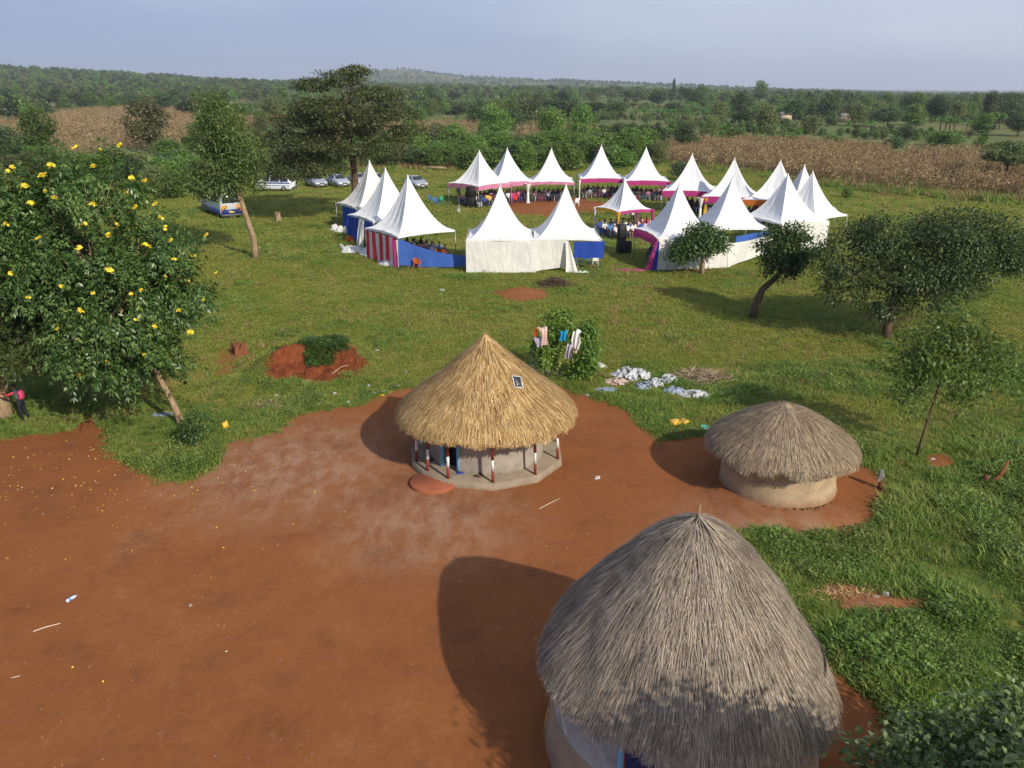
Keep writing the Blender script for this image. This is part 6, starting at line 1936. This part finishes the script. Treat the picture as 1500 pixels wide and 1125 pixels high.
# bottle, sticks, stone in the yard
p = G(105, 879)
bt = thing('plastic_bottle', 'crushed clear plastic bottle with blue label on the red yard', 'bottle', (p.x, p.y, .045), R(-25))
mb = MB(); mb.tube([(0, -.14, 0), (0, -.13, 0), (0, .02, .005), (0, .09, 0), (0, .12, 0), (0, .15, 0)], [.03, .042, .038, .04, .018, .016], 10); mb.build('body', M['bottle_clear'], bt, True)
mb = MB(); mb.tube([(0, -.09, 0), (0, -.02, .002)], [.0425, .041], 10, cap=False); mb.build('label', M['bottle_label'], bt, True)
def stick(label, pts, r, mat='dry_stalk', name='stick'):
    mb = MB(); mb.tube([(v.x, v.y, .02 + h) for v, h in pts], [r * (1 - .5 * i / len(pts)) for i in range(len(pts))], 6)
    return tag(mb.build(name, M[mat], None, True), label, 'stick')
stick('pale bent stick lying on the red yard below the bottle', [(G(49, 926), 0), (G(66, 921), .02), (G(89, 914), .0)], .016, 'paper_dun')
stick('pale straw lying on the yard between the golden and the largest house', [(G(790, 746), 0), (G(806, 738), .01), (G(820, 731), .0)], .012, 'paper_dun')
stick('short pale straw near the left edge of the yard', [(G(17, 994), 0), (G(30, 991), .0)], .010, 'paper_dun')
p = G(279, 888)
mb = MB(); mb.box((0, 0, .03), (.11, .10, .08), bevel=.03)
tag(mb.build('stone', M['stone_grey'], None, True, p), 'lone reddish stone on the yard', 'stone')
stick('long pale branch lying against the red earth bank', [(G(478, 556), .05), (G(500, 548), .30), (G(520, 541), .25), (G(548, 530), .3)], .035, 'bark_tan', 'fallen_branch')
stick('thin dead branch leaning out of the red earth bank', [(G(508, 540), .1), (G(512, 525), .45), (G(516, 512), .7)], .02, 'bark_tan', 'fallen_branch')
stick('dead twig lying right of the red earth bank', [(G(505, 552), .05), (G(530, 556), .1), (G(556, 566), .05)], .012, 'bark_brown', 'fallen_branch')

# split stump beside the bank
p = G(350, 520)
st_ = thing('tree_stump', 'split reddish tree stump in the grass left of the earth bank', 'tree stump', p)
mb = MB()
def jst(r, z, t): return r * (1 + .3 * math.sin(t * 3) + .2 * math.sin(t * 7)), z * (1 + (.35 * math.sin(t * 4 + 1) + .2 * math.sin(t * 9)) * (z > .3))
mb.lathe([(.42, -.05), (.30, .18), (.26, .5), (.15, .42), (.04, .25)], 26, jit=jst)
mb.build('wood', M['bark_red'], st_, True)
p = G(407, 325)
mb = MB(); mb.lathe([(.36, -.05), (.24, .3), (.20, .75), (.16, .72), (.03, .6)], 18, c=(p.x, p.y, float(hz(p.x, p.y))), jit=jst)
tag(mb.build('tree_stump', M['bark_tan'], None, True), 'brown tree stump alone on the field between bus and tents', 'tree stump')
# forked dead root at right
p = G(1442, 712)
rt_ = thing('dead_root', 'forked brown dead root sticking up from the grass at right', 'root', p)
mb = MB(); mb.tube([(0, 0, .28), (-.01, 0, .12), (.06, 0, -.02), (.22, .02, .10), (.40, .08, .32), (.50, .10, .62)], [.05, .065, .075, .065, .05, .03], 7); mb.build('wood', M['bark_red'], rt_, True); rt_.scale = (1.35, 1.35, 1.35)
# short post wrapped in cloth beside the low house
p = G(1287, 718)
po = thing('wrapped_post', 'short post with pale cloth tied on its top beside the low house', 'post', p)
mb = MB(); mb.tube([(0, 0, -.1), (.01, 0, .3), (0, 0, .68)], [.05, .045, .04], 7); mb.build('stake', M['bark_red'], po, True)
mb = MB(); mb.tube([(.08, .03, -.1), (.07, .02, .25), (.05, .02, .5)], [.03, .03, .02], 6); mb.build('stake', M['bark_brown'], po, True)
mb = MB(); mb.lathe([(.10, .42), (.085, .52), (.07, .62), (.05, .70), (.01, .73)], 14, jit=lambda r, z, t: (r * (1 + .3 * math.sin(t * 4)), z - .1 * math.sin(t * 2) * (z < .55))); mb.build('cloth', M['net_grey'], po, True)

# logs by the bushes, brush piles
for i, (x, y, r_, L) in enumerate(((632, 248, 20, 2.6), (640, 250, -10, 3.0), (646, 247, 35, 2.2))):
    p = ground_at(x, y); mb = MB()
    d = Vector((math.cos(R(r_)), math.sin(R(r_)), 0)) * L / 2
    mb.tube([-d, Vector((0, 0, .06)), d], [.20, .18, .15], 8)
    tag(mb.build('felled_log', M['bark_tan'], None, True, p + Vector((0, 0, .2 + .12 * (i == 1)))), 'felled pale log lying before the bushes behind the tents', 'log', 'felled logs before the bushes')
def brush_pile(label, px, w, d, h, n, mat, seed, L=(.3, .8), r=.008):
    p = G(*px); g = np.random.default_rng(seed)
    C = g.normal(size=(n, 3)) * np.array([w, d, 0]) * .36
    C[:, 2] = h * np.exp(-((C[:, 0] / w) ** 2 + (C[:, 1] / d) ** 2) * 3) * g.random(n)
    D = unit(g.normal(size=(n, 3)) * np.array([1, 1, .35]))
    N = unit(g.normal(size=(n, 3)) + np.array([0, 0, .8]))
    V, F = leaf_quads(C - D * .25, D, N, g.uniform(L[0], L[1], n), np.full(n, r))
    V[:, 2] = np.maximum(V[:, 2], .01)
    o = link('brush_pile', mesh_data('brush_pile', V, F, M[mat]), loc=(p.x, p.y, 0))
    o['kind'] = 'thing'
    return tag(o, label, 'brush pile')
brush_pile('heap of dry brown stalks in the grass behind the low house', (1028, 552), 1.7, 1.4, .26, 1500, 'straw_drab', 61, r=.014)
brush_pile('heap of brown cut twigs on the field in front of the white tent wall', (812, 418), 1.5, 1.2, .5, 900, 'bark_brown', 62, (.4, 1.0), .02)
brush_pile('dry brown litter around the foot of the small round tree', (1022, 398), 1.8, 1.0, .15, 700, 'dry_stalk', 63, (.2, .5), .02)
brush_pile('pale straw scattered on the red soil beside the largest house', (1240, 872), 1.5, .42, .07, 1100, 'straw_gold', 64, (.12, .35), .008)
brush_pile('dead brown weeds at the yard edge below the earth bank', (395, 595), 1.6, .7, .12, 700, 'straw_drab', 65, (.15, .4), .010)
for (x, y, L, rz, hh) in ((1341, 173, 5.5, .2, 2.2), (1238, 179, 4, .4, 2.2), (1150, 176, 4, .1, 2.2), (545, 141, 12, .1, 3.4), (723, 124, 18, .1, 4.0)):
    p = G(x, y)
    for _ in range(3): p = G(x, y, float(hz(p.x, p.y)))
    hs = thing('farmhouse', 'small far farmhouse with pale roof among the trees', 'house', p, rz, 'far farmhouses among the trees')
    mb = MB(); mb.box((0, 0, hh * .45), (L, L * .6, hh * .9)); mb.build('wall', M['house_wall'], hs)
    mb = MB(); a = L * .54; b = L * .36
    mb.add([(-a, -b, hh * .88), (a, -b, hh * .88), (a, b, hh * .88), (-a, b, hh * .88), (-a, 0, hh * 1.35), (a, 0, hh * 1.35)], [(0, 1, 5, 4), (3, 4, 5, 2), (0, 4, 3), (1, 2, 5), (3, 2, 1, 0)])
    mb.build('roof', M['iron_roof'], hs)
for x in (590, 597):
    pz = hz(0, 0)
    Y = 3600.0; X = (x - 750) / FPX * Y * .95
    z = float(hz(X, Y))
    mb = MB()
    mb.tube([(0, 0, 0), (0, 0, 38)], [1.5, .4], 4)
    for k in range(1, 8): mb.box((0, 0, k * 4.6), (3.2 - k * .3, .4, .3))
    tag(mb.build('radio_mast', M['mast_grey'], None, False, (X, Y, z)), 'thin radio mast on the far hill', 'mast', 'radio masts on the far hill')

# ------------------------------------------------------------------ ground cover (nobody could count it)
def scatter(name, label, pts, scl, sources, seed, kind='stuff', tilt=.12, zs=None):
    """one object: points that carry instances of the given meshes"""
    g = np.random.default_rng(seed)
    n = len(pts)
    me = bpy.data.meshes.new(name)
    me.vertices.add(n); me.vertices.foreach_set('co', np.asarray(pts, np.float32).ravel())
    a = me.attributes.new('scl', 'FLOAT_VECTOR', 'POINT')
    s = np.repeat(np.asarray(scl, np.float32)[:, None], 3, 1)
    if zs is not None: s[:, 2] *= zs
    a.data.foreach_set('vector', s.ravel())
    a = me.attributes.new('rot', 'FLOAT_VECTOR', 'POINT')
    r = np.stack([g.normal(0, tilt, n), g.normal(0, tilt, n), g.uniform(0, 6.283, n)], -1).astype(np.float32)
    a.data.foreach_set('vector', r.ravel())
    a = me.attributes.new('pick', 'INT', 'POINT'); a.data.foreach_set('value', g.integers(0, len(sources), n).astype(np.int32))
    o = link(name, me)
    tag(o, label, None, None, kind)
    ng = bpy.data.node_groups.new(name, 'GeometryNodeTree')
    ng.interface.new_socket('Geometry', in_out='INPUT', socket_type='NodeSocketGeometry')
    ng.interface.new_socket('Geometry', in_out='OUTPUT', socket_type='NodeSocketGeometry')
    gi_, go = ng.nodes.new('NodeGroupInput'), ng.nodes.new('NodeGroupOutput')
    jn = ng.nodes.new('GeometryNodeJoinGeometry')
    for k, m in enumerate(sources):
        so = bpy.data.objects.new(name + '_source', m)      # a mesh holder only: it is not part of the scene
        oi = ng.nodes.new('GeometryNodeObjectInfo'); oi.inputs['Object'].default_value = so
        oi.inputs['As Instance'].default_value = True
        ng.links.new(oi.outputs['Geometry'], jn.inputs[0])
    ip = ng.nodes.new('GeometryNodeInstanceOnPoints')
    def attr(nm, ty):
        x = ng.nodes.new('GeometryNodeInputNamedAttribute'); x.data_type = ty; x.inputs['Name'].default_value = nm
        return [q for q in x.outputs if q.enabled and q.name == 'Attribute'][0]
    ng.links.new(gi_.outputs[0], ip.inputs['Points'])
    ng.links.new(jn.outputs[0], ip.inputs['Instance'])
    ip.inputs['Pick Instance'].default_value = True
    ng.links.new(attr('pick', 'INT'), ip.inputs['Instance Index'])
    ng.links.new(attr('scl', 'FLOAT_VECTOR'), ip.inputs['Scale'])
    e2r = ng.nodes.new('FunctionNodeEulerToRotation')
    ng.links.new(attr('rot', 'FLOAT_VECTOR'), e2r.inputs[0])
    ng.links.new(e2r.outputs[0], ip.inputs['Rotation'])
    ng.links.new(ip.outputs[0], go.inputs[0])
    md = o.modifiers.new('scatter', 'NODES'); md.node_group = ng
    return o

def tuft(seed, n, h, spread, w, mat, lean=.5):
    g = np.random.default_rng(seed)
    a = g.uniform(0, 6.283, n); r = spread * np.sqrt(g.random(n))
    P = np.stack([r * np.cos(a), r * np.sin(a), np.full(n, -.01)], -1)
    hh = h * g.uniform(.5, 1.25, n)
    d = g.uniform(0, 6.283, n); le = lean * g.random(n) * hh
    T1 = P + np.stack([le * .35 * np.cos(d), le * .35 * np.sin(d), hh * .6], -1)
    T2 = P + np.stack([le * np.cos(d), le * np.sin(d), hh], -1)
    S = np.stack([-np.sin(d + g.normal(0, .6, n)), np.cos(d), np.zeros(n)], -1) * (w * g.uniform(.6, 1.3, n))[:, None]
    V = np.stack([P - S, P + S, T1 + S * .8, T1 - S * .8, T2], 1)
    b = np.arange(n) * 5
    F = [tuple(x) for k in b for x in ((k, k + 1, k + 2, k + 3), (k + 3, k + 2, k + 4))]
    return mesh_data('grass_tuft', V.reshape(-1, 3), F, M[mat])
def weed(seed, n, h, spread, L, W, mat):
    g = np.random.default_rng(seed)
    a = g.uniform(0, 6.283, n); r = spread * np.sqrt(g.random(n))
    z = h * (1 - (r / spread) ** 2 * .7) * g.uniform(.35, 1.0, n)
    P = np.stack([r * np.cos(a), r * np.sin(a), z], -1)
    D = unit(np.stack([np.cos(a), np.sin(a), g.uniform(-.3, .5, n)], -1) + g.normal(size=(n, 3)) * .4)
    N = unit(np.array([0, 0, 1.0]) + g.normal(size=(n, 3)) * .35)
    V, F = leaf_quads(P, D, N, L * g.uniform(.6, 1.3, n), W * g.uniform(.7, 1.2, n))
    return mesh_data('weed_clump', V, F, M[mat])
T_SHORT = [tuft(1, 30, .055, .22, .010, 'blade', 1.9), tuft(2, 30, .065, .24, .010, 'blade', 1.8), tuft(3, 26, .05, .22, .011, 'blade', 2.0)]
T_MID = [tuft(4, 44, .12, .20, .011, 'blade_lush', 1.9), tuft(5, 44, .15, .22, .011, 'blade_lush', 1.8), tuft(6, 40, .11, .22, .012, 'blade_lush', 2.1)]
T_WEED = [weed(7, 60, .24, .24, .060, .020, 'leaf_weed'), weed(8, 60, .30, .26, .070, .023, 'leaf_weed'), weed(9, 50, .18, .26, .052, .018, 'leaf_weed')]
T_CREEP = [weed(12, 60, .22, .24, .070, .026, 'leaf_round'), weed(13, 60, .22, .24, .060, .022, 'leaf_weed')]
T_DRY = [tuft(10, 26, .22, .16, .006, 'dry_stalk', 1.3), tuft(11, 26, .15, .18, .006, 'dry_stalk', 1.6)]

def area_pts(n, y0, y1, hw, seed):
    g = np.random.default_rng(seed)
    y = np.sqrt(g.random(n) * (y1 ** 2 - y0 ** 2) + y0 ** 2)
    x = g.uniform(-hw, hw, n) * y
    return x, y, g
hut_c = [(hc.x, hc.y, 2.9), (h2.x, h2.y, 2.2), (h3.x, h3.y, 3.0)]
def lush(x, y):
    """how rank the growth is: tall beside the right hand houses, cropped in the open field"""
    l = np.clip((x - 4.5) / 4, 0, 1) * np.clip((31 - y) / 8, 0, 1)
    l = np.maximum(l, .55 * np.exp(-((y - 31 - .15 * (x + 3)) / 2.6) ** 2) * np.clip((x + 12) / 3, 0, 1))
    l = np.maximum(l, .5 * np.clip((-7 - x) / 3, 0, 1) * np.clip((38 - y) / 8, 0, 1))
    return np.clip(l + (fbm(x * .35 + 3, y * .35 + 9, 4) - .5) * .9, 0, 1)
bare_polys = [np.array([G(px_, py_).to_2d()[:] for px_, py_ in pl]) for pl in ([(722, 428), (760, 420), (800, 424), (805, 436), (770, 444), (735, 440)], [(700, 300), (760, 292), (850, 290), (900, 300), (890, 312), (800, 318), (740, 312)], [(1195, 852), (1240, 854), (1300, 873), (1370, 869), (1396, 890), (1350, 898), (1290, 902), (1235, 888)], [(1352, 668), (1380, 664), (1398, 675), (1385, 690), (1358, 686)])]
def open_ground(x, y):
    ok = ~in_poly(x, y, YP)
    for P_ in bare_polys: ok &= ~in_poly(x, y, P_)
    for a_, b_, r_ in PRESSED: ok &= (x - a_) ** 2 + (y - b_) ** 2 > r_ * r_
    lx, ly = x - bc.x, y - bc.y
    ok &= ((lx / 2.35) ** 2 + ((ly + .25) / 1.35) ** 2 + (fbm(lx * 1.3 + 3, ly * 1.3 + 8, 3) - .5) * 1.5) > .80
    return ok
def ground_z(x, y):
    z = hz(x, y)
    lx, ly = x - bc.x, y - bc.y
    inb = (np.abs(lx) < 3.5) & (np.abs(ly) < 2.5)
    return np.where(inb, np.maximum(z, bank_h(np.clip(lx, -3.5, 3.5), np.clip(ly, -2.5, 2.5))), z)
bands = [(9, 24, 26000, .9, 1.0), (24, 38, 40000, .85, 1.1), (38, 62, 52000, .72, 1.6), (62, 135, 70000, .84, 2.5)]
S_pts, S_s, M_pts, M_s, W_pts, W_s, D_pts, D_s = [], [], [], [], [], [], [], []
for i, (y0, y1, n, hw, sc0) in enumerate(bands):
    x, y, g = area_pts(n, y0, y1, hw, 200 + i)
    ok = open_ground(x, y)
    x, y = x[ok], y[ok]
    l = lush(x, y); r = g.random(len(x)); s = sc0 * g.uniform(.7, 1.35, len(x))
    z = ground_z(x, y); P_ = np.stack([x, y, z], -1)
    cl = fbm(x * .5 + 31, y * .5 + 17, 3)
    hum = fbm(x * .75 + 61, y * .75 + 27, 3)
    s = s * (1 + l * (np.clip((hum - .30) / .35, 0, 1) * 1.25 - .55))
    w = (r < .50 * l + .01) & (cl > .49) & (y < 70)
    m = ~w & (r < l * 1.15)
    d = ~w & (fbm(x * .3 + 71, y * .3 + 3, 3) > .55) & (g.random(len(x)) < np.where(y > 30, .03, .12))
    m &= ~d
    sh = ~w & ~m & ~d
    W_pts.append(P_[w]); W_s.append(s[w] * (.55 + .42 * l[w])); M_pts.append(P_[m]); M_s.append(s[m] * (.65 + .6 * l[m])); D_pts.append(P_[d]); D_s.append(s[d] * .8); S_pts.append(P_[sh]); S_s.append(s[sh])
cc = np.concatenate
Ss = cc(S_s)
scatter('grass', 'short cropped grass of the open field', cc(S_pts), Ss, T_SHORT, 301, zs=np.where(Ss > 1.6, .62, 1.0))
scatter('tall_grass', 'rank green grass beside the houses', cc(M_pts), cc(M_s), T_MID, 302)
scatter('weeds', 'broad leaved weeds growing through the grass', cc(W_pts), cc(W_s), T_WEED, 303)
scatter('dry_grass', 'dry straw coloured grass in the field', cc(D_pts), cc(D_s), T_DRY, 304)
# fringe creeping over the yard's edge
g = np.random.default_rng(305)
ei = g.integers(0, len(YP), 5200)
ex = YP[ei, 0] + g.normal(0, .16, len(ei)); ey = YP[ei, 1] + g.normal(0, .16, len(ei))
kp = (ey > 8) & (np.abs(ex) < ey * .85) & (fbm(ex * 1.3, ey * 1.3, 3) > .38)
scatter('grass_fringe', 'grass creeping over the edge of the red yard', np.stack([ex, ey, np.zeros(len(ex))], -1)[kp], g.uniform(.45, .95, kp.sum()), T_MID + T_SHORT, 306)
# creeper on the earth bank
lx = g.uniform(-1.3, 1.5, 1500); ly = g.uniform(-.7, 1.3, 1500)
kp = ((lx - .25) / 1.0) ** 2 + ((ly - .62 - .2 * lx) / .60) ** 2 + (fbm(lx * 2.2, ly * 2.2, 3) - .5) * 2.6 < .8
scatter('creeper', 'dark green creeper covering the top of the earth bank', np.stack([lx + bc.x, ly + bc.y, bank_h(lx, ly)], -1)[kp], g.uniform(.7, 1.25, kp.sum()), T_CREEP, 307)
# rank growth along the edge of the maize and under the bushes
hx, hy, hg = [], [], np.random.default_rng(308)
for (xa, ya), (xb, yb), n in (((1040, 246), (1150, 261), 110), ((1150, 261), (1290, 279), 200), ((1290, 279), (1400, 288), 240), ((1400, 289), (1560, 298), 260), ((560, 248), (960, 242), 420), ((380, 256), (560, 250), 220), ((960, 240), (1050, 246), 60)):
    t_ = hg.random(n)
    for q in t_:
        p = G(xa + (xb - xa) * q, ya + (yb - ya) * q + hg.normal(0, 2.4)); hx.append(p.x); hy.append(p.y)
hx, hy = np.array(hx), np.array(hy)
scatter('tall_grass', 'tall dark grass along the edge of the maize and bushes', np.stack([hx, hy, hz(hx, hy)], -1), hg.uniform(2.0, 5.0, len(hx)), T_MID + T_DRY, 309)
# fallen yellow petals and pale specks on the yard
def petal_bit(seed, mat):
    g = np.random.default_rng(seed); n = 1
    V, F = leaf_quads(np.array([[0, -.02, .012]]), np.array([[.2, 1, .1]]), np.array([[0, .1, 1.0]]), [.055], [.018])
    return mesh_data('petal', V, F, M[mat])
g = np.random.default_rng(310)
fx = np.concatenate([g.normal(-13, 3.4, 480), g.uniform(-14, 4, 40)]); fy = np.concatenate([g.normal(25, 2.3, 480), g.uniform(11, 26, 40)])
kp = in_poly(fx, fy, YP)
scatter('fallen_petals', 'fallen yellow petals strewn on the red yard', np.stack([fx, fy, np.full(len(fx), .008)], -1)[kp], g.uniform(.5, 1.3, kp.sum()), [petal_bit(1, 'petal'), petal_bit(2, 'petal'), petal_bit(3, 'paper_dun')], 311, tilt=.3)
gx = g.uniform(-18, 9, 2600); gy = g.uniform(9, 30, 2600)
kp = in_poly(gx, gy, YP) & (fbm(gx * .4, gy * .4, 3) > .5)
def chip(seed):
    mb = MB(); mb.box((0, 0, .006), (.03, .022, .016), bevel=.005); return mb.data('chip', M['stone_grey'])
scatter('gravel', 'small stones and crumbs of earth on the red yard', np.stack([gx, gy, np.full(len(gx), .006)], -1)[kp], g.uniform(.4, 1.3, kp.sum()), [chip(1)], 312)

# dry maize
def maize_plant(seed):
    g = np.random.default_rng(seed); mb = []
    n = 9
    z = np.linspace(.35, 1.9, n); a = np.arange(n) * 2.6 + g.uniform(0, 1, n)
    P = np.stack([np.zeros(n), np.zeros(n), z], -1)
    D = unit(np.stack([np.cos(a), np.sin(a), g.uniform(-.2, .8, n)], -1))
    N = unit(np.stack([np.zeros(n), np.zeros(n), np.ones(n)], -1) + g.normal(size=(n, 3)) * .4)
    V1, F1 = leaf_quads(P, D, N, g.uniform(.35, .6, n), np.full(n, .045))
    P2 = P + D * .4; D2 = unit(D * .7 + np.array([0, 0, -.9]))
    V2, F2 = leaf_quads(P2, D2, N, g.uniform(.25, .45, n), np.full(n, .045))
    S = np.array([[-.016, 0, -.05], [.016, 0, -.05], [.010, 0, 2.15], [-.010, 0, 2.15], [0, -.016, -.05], [0, .016, -.05], [0, .010, 2.15], [0, -.010, 2.15]])
    T = [np.array([[0, 0, 2.1], [.03, .02, 2.28], [.10, .02, 2.42], [.05, -.03, 2.24]]), np.array([[0, 0, 2.1], [-.03, .02, 2.28], [-.08, -.05, 2.44], [-.05, -.03, 2.24]])]
    V, F = join([(V1, F1), (V2, F2), (S, np.array([[0, 1, 2, 3], [4, 5, 6, 7]]))] + [(t_, np.array([[0, 1, 2, 3]])) for t_ in T])
    return mesh_data('maize_plant', V, F, M['leaf_maize'])
MZ = [maize_plant(s) for s in (1, 2, 3, 4)]
mx, my = [], []
for P_, dens in zip(maize_w, (2.6, .55, .4, .8, .8, .4)):
    x0, y0 = P_.min(0); x1, y1 = P_.max(0)
    n = int((x1 - x0) * (y1 - y0) * dens)
    n = min(n, 60000)
    x = g.uniform(x0, x1, n); y = g.uniform(y0, y1, n)
    k = in_poly(x + (fbm(x / 7 + 3, y / 7 + 1, 3) - .5) * 14, y + (fbm(x / 7 + 23, y / 7 + 9, 3) - .5) * 16, P_) & (fbm(x / 9 + 2, y / 9, 3) > .36)
    mx.append(x[k]); my.append(y[k])
mx, my = cc(mx), cc(my)
far_s = np.where(my > 190, 1.35, 1.0)
scatter('dry_maize', 'dry brown maize standing in the fields beyond the tents', np.stack([mx, my, hz(mx, my)], -1), far_s * g.uniform(.8, 1.15, len(mx)), MZ, 313, tilt=.06)

# far woodland: trees that read as one mass
def far_crown(seed, leaf, n=190, flat=1.0):
    V, F = crown(rl(seed, 6, 2.5, 2.2, 6.4, 1.8, 1.3 * flat), n, 3, .85, .34, seed, spread=.45, gap=.0, droop=.1, shell=.5)
    mb = MB(); mb.tube([(0, 0, -1), (0, 0, 3)], [.25, .15], 4, cap=False)
    tv, tf = np.array([tuple(v) for v in mb.V]), np.array(mb.F)
    V, F = join([(V, F), (tv, tf)])
    return mesh_data('far_tree', V, F, M[leaf])
FAR = [far_crown(1, 'leaf_dark'), far_crown(2, 'leaf_bush'), far_crown(3, 'leaf_olive'), far_crown(4, 'leaf_dark'), far_crown(5, 'leaf_bush', 120, .7), far_crown(6, 'leaf_acacia', 120, .6)]
wx, wy, ws = [], [], []
for (y0, y1, n, thr) in ((260, 420, 1500, .56), (420, 900, 4600, .54), (900, 2000, 12500, .52), (2000, 4600, 21000, .49)):
    x, y, _g = area_pts(n, y0, y1, .78, int(y0))
    k = fbm(x / 70 + 2.2, y / 110 + 5, 4) > thr - .20 * (gauss(x, y, -1050, 1350, 620, 620, 1) > .15)
    k &= ~in_maize(x, y)
    k &= ~((x > 20) & (y < 290) & (x / y > .10))
    x, y = x[k], y[k]
    wx.append(x); wy.append(y); ws.append(_g.uniform(.35, 1.15, len(x)) * (1.0 if y0 < 900 else 1.15))
wx, wy, ws = cc(wx), cc(wy), cc(ws)
keepw = np.ones(len(wx), bool)
for a_, b_, r_ in placed: keepw &= (wx - a_) ** 2 + (wy - b_) ** 2 > (r_ * .8 + 1.5) ** 2
wx, wy, ws = wx[keepw], wy[keepw], ws[keepw]
scatter('far_woodland', 'far off wooded savanna and hills', np.stack([wx, wy, hz(wx, wy)], -1), ws, FAR, 314, tilt=.03)
# low scrub between the nearer trees
x, y, _g = area_pts(11000, 140, 520, .75, 315)
k = (fbm(x / 34 + 8, y / 50 + 3, 4) > .47) & ~in_maize(x, y) & ~((x > 14) & (y < 200) & (x / y > .10)) & ~((np.abs(x) < 40) & (y < 142))
x, y = x[k], y[k]
scatter('scrub', 'low green scrub between the trees beyond the fields', np.stack([x, y, hz(x, y) - .2], -1), _g.uniform(.10, .32, len(x)), FAR[:3] + [far_crown(8, 'leaf_bright')], 316, tilt=.05)
# strip bananas in the middle distance
x, y, _g = area_pts(2600, 330, 620, .4, 317)
k = (x > -60) & (x < 260) & (fbm(x / 60 + 11, y / 80 + 9, 3) > .54)
scatter('banana_grove', 'far banana groves', np.stack([x, y, hz(x, y)], -1)[k], _g.uniform(.8, 1.2, k.sum()), BANANA, 318, tilt=.05)

# ------------------------------------------------------------------ the hazy air over the countryside
hzm = bpy.data.materials.new('haze'); hzm.use_nodes = True
hn = hzm.node_tree.nodes; hn.clear()
ho = hn.new('ShaderNodeOutputMaterial'); hv_ = hn.new('ShaderNodeVolumePrincipled')
hv_.inputs['Color'].default_value = (.80, .87, 1.0, 1)
hv_.inputs['Density'].default_value = HAZE
hv_.inputs['Anisotropy'].default_value = 0.1
hzm.node_tree.links.new(hv_.outputs[0], ho.inputs['Volume'])
mb = MB(); mb.box((0, 3500, 60), (21000, 7600, 220))
tag(mb.build('haze', hzm), 'thin blue haze over the distant countryside', None, None, 'stuff')

# ------------------------------------------------------------------ say which background tree is which, by what it stands beside
def to_px(p):
    d = Vector(p) - Vector((0, 0, CAM_H))
    f = d.y * _ct - d.z * _st
    return 750 + FPX * d.x / f, 562.5 - FPX * (d.y * _st + d.z * _ct) / f
MARKS = [(0, 'the picture left edge'), (60, 'the bright tree by the left maize'), (150, 'the left maize field'), (222, 'the olive tree in the left maize'), (300, 'the bus roof'), (345, 'the slender tree'), (405, 'the striped van'), (463, 'the leftmost silver car'), (515, 'the acacia trunk'), (565, 'the middle left tent'), (610, 'the lone silver car'), (640, 'the felled logs'),
         (702, 'the cornerwise pink tent'), (743, 'the second back tent'), (808, 'the third back tent'), (881, 'the fourth back tent'), (945, 'the fifth back tent'), (1003, 'the two stemmed tree'), (1040, 'the leaning small tree'), (1079, 'the seventh back tent'), (1113, 'the tall skyline tree'), (1165, 'the wrinkled white tent'),
         (1240, 'the lone green bush'), (1308, 'the bush at the maize edge'), (1372, 'the open sapling'), (1437, 'the bright far right tree'), (1470, 'the flat topped right tree'), (1500, 'the picture right edge')]
KW = {'round': 'leafy tree', 'dark': 'dark tree', 'olive': 'olive green tree', 'flat': 'flat topped acacia', 'bush': 'green bush', 'bright': 'bright tree', 'tall': 'narrow tree', 'banana': 'banana plant'}
cand = {}
for t, kind, h, w in BG:
    x, y = to_px(t.location)
    if x < -40 or x > 1540: continue
    mx_, nm = min(MARKS, key=lambda q: abs(q[0] - x))
    rel = 'straight beyond' if abs(mx_ - x) < 7 else ('beyond and left of' if x < mx_ else 'beyond and right of')
    row = 'near' if y > 236 else 'mid distant' if y > 205 else 'distant' if y > 170 else 'far skyline'
    size = 'low ' if h < 4 else 'tall ' if h > 7.5 else ''
    cand.setdefault(f'{row} {size}{KW[kind]} {rel} {nm}', []).append(t)
for lab, ts in cand.items():
    for t in ts: t['label'] = lab
    if len(ts) > 1:
        for t in ts: t['group'] = ('row of ' + lab)[:80]
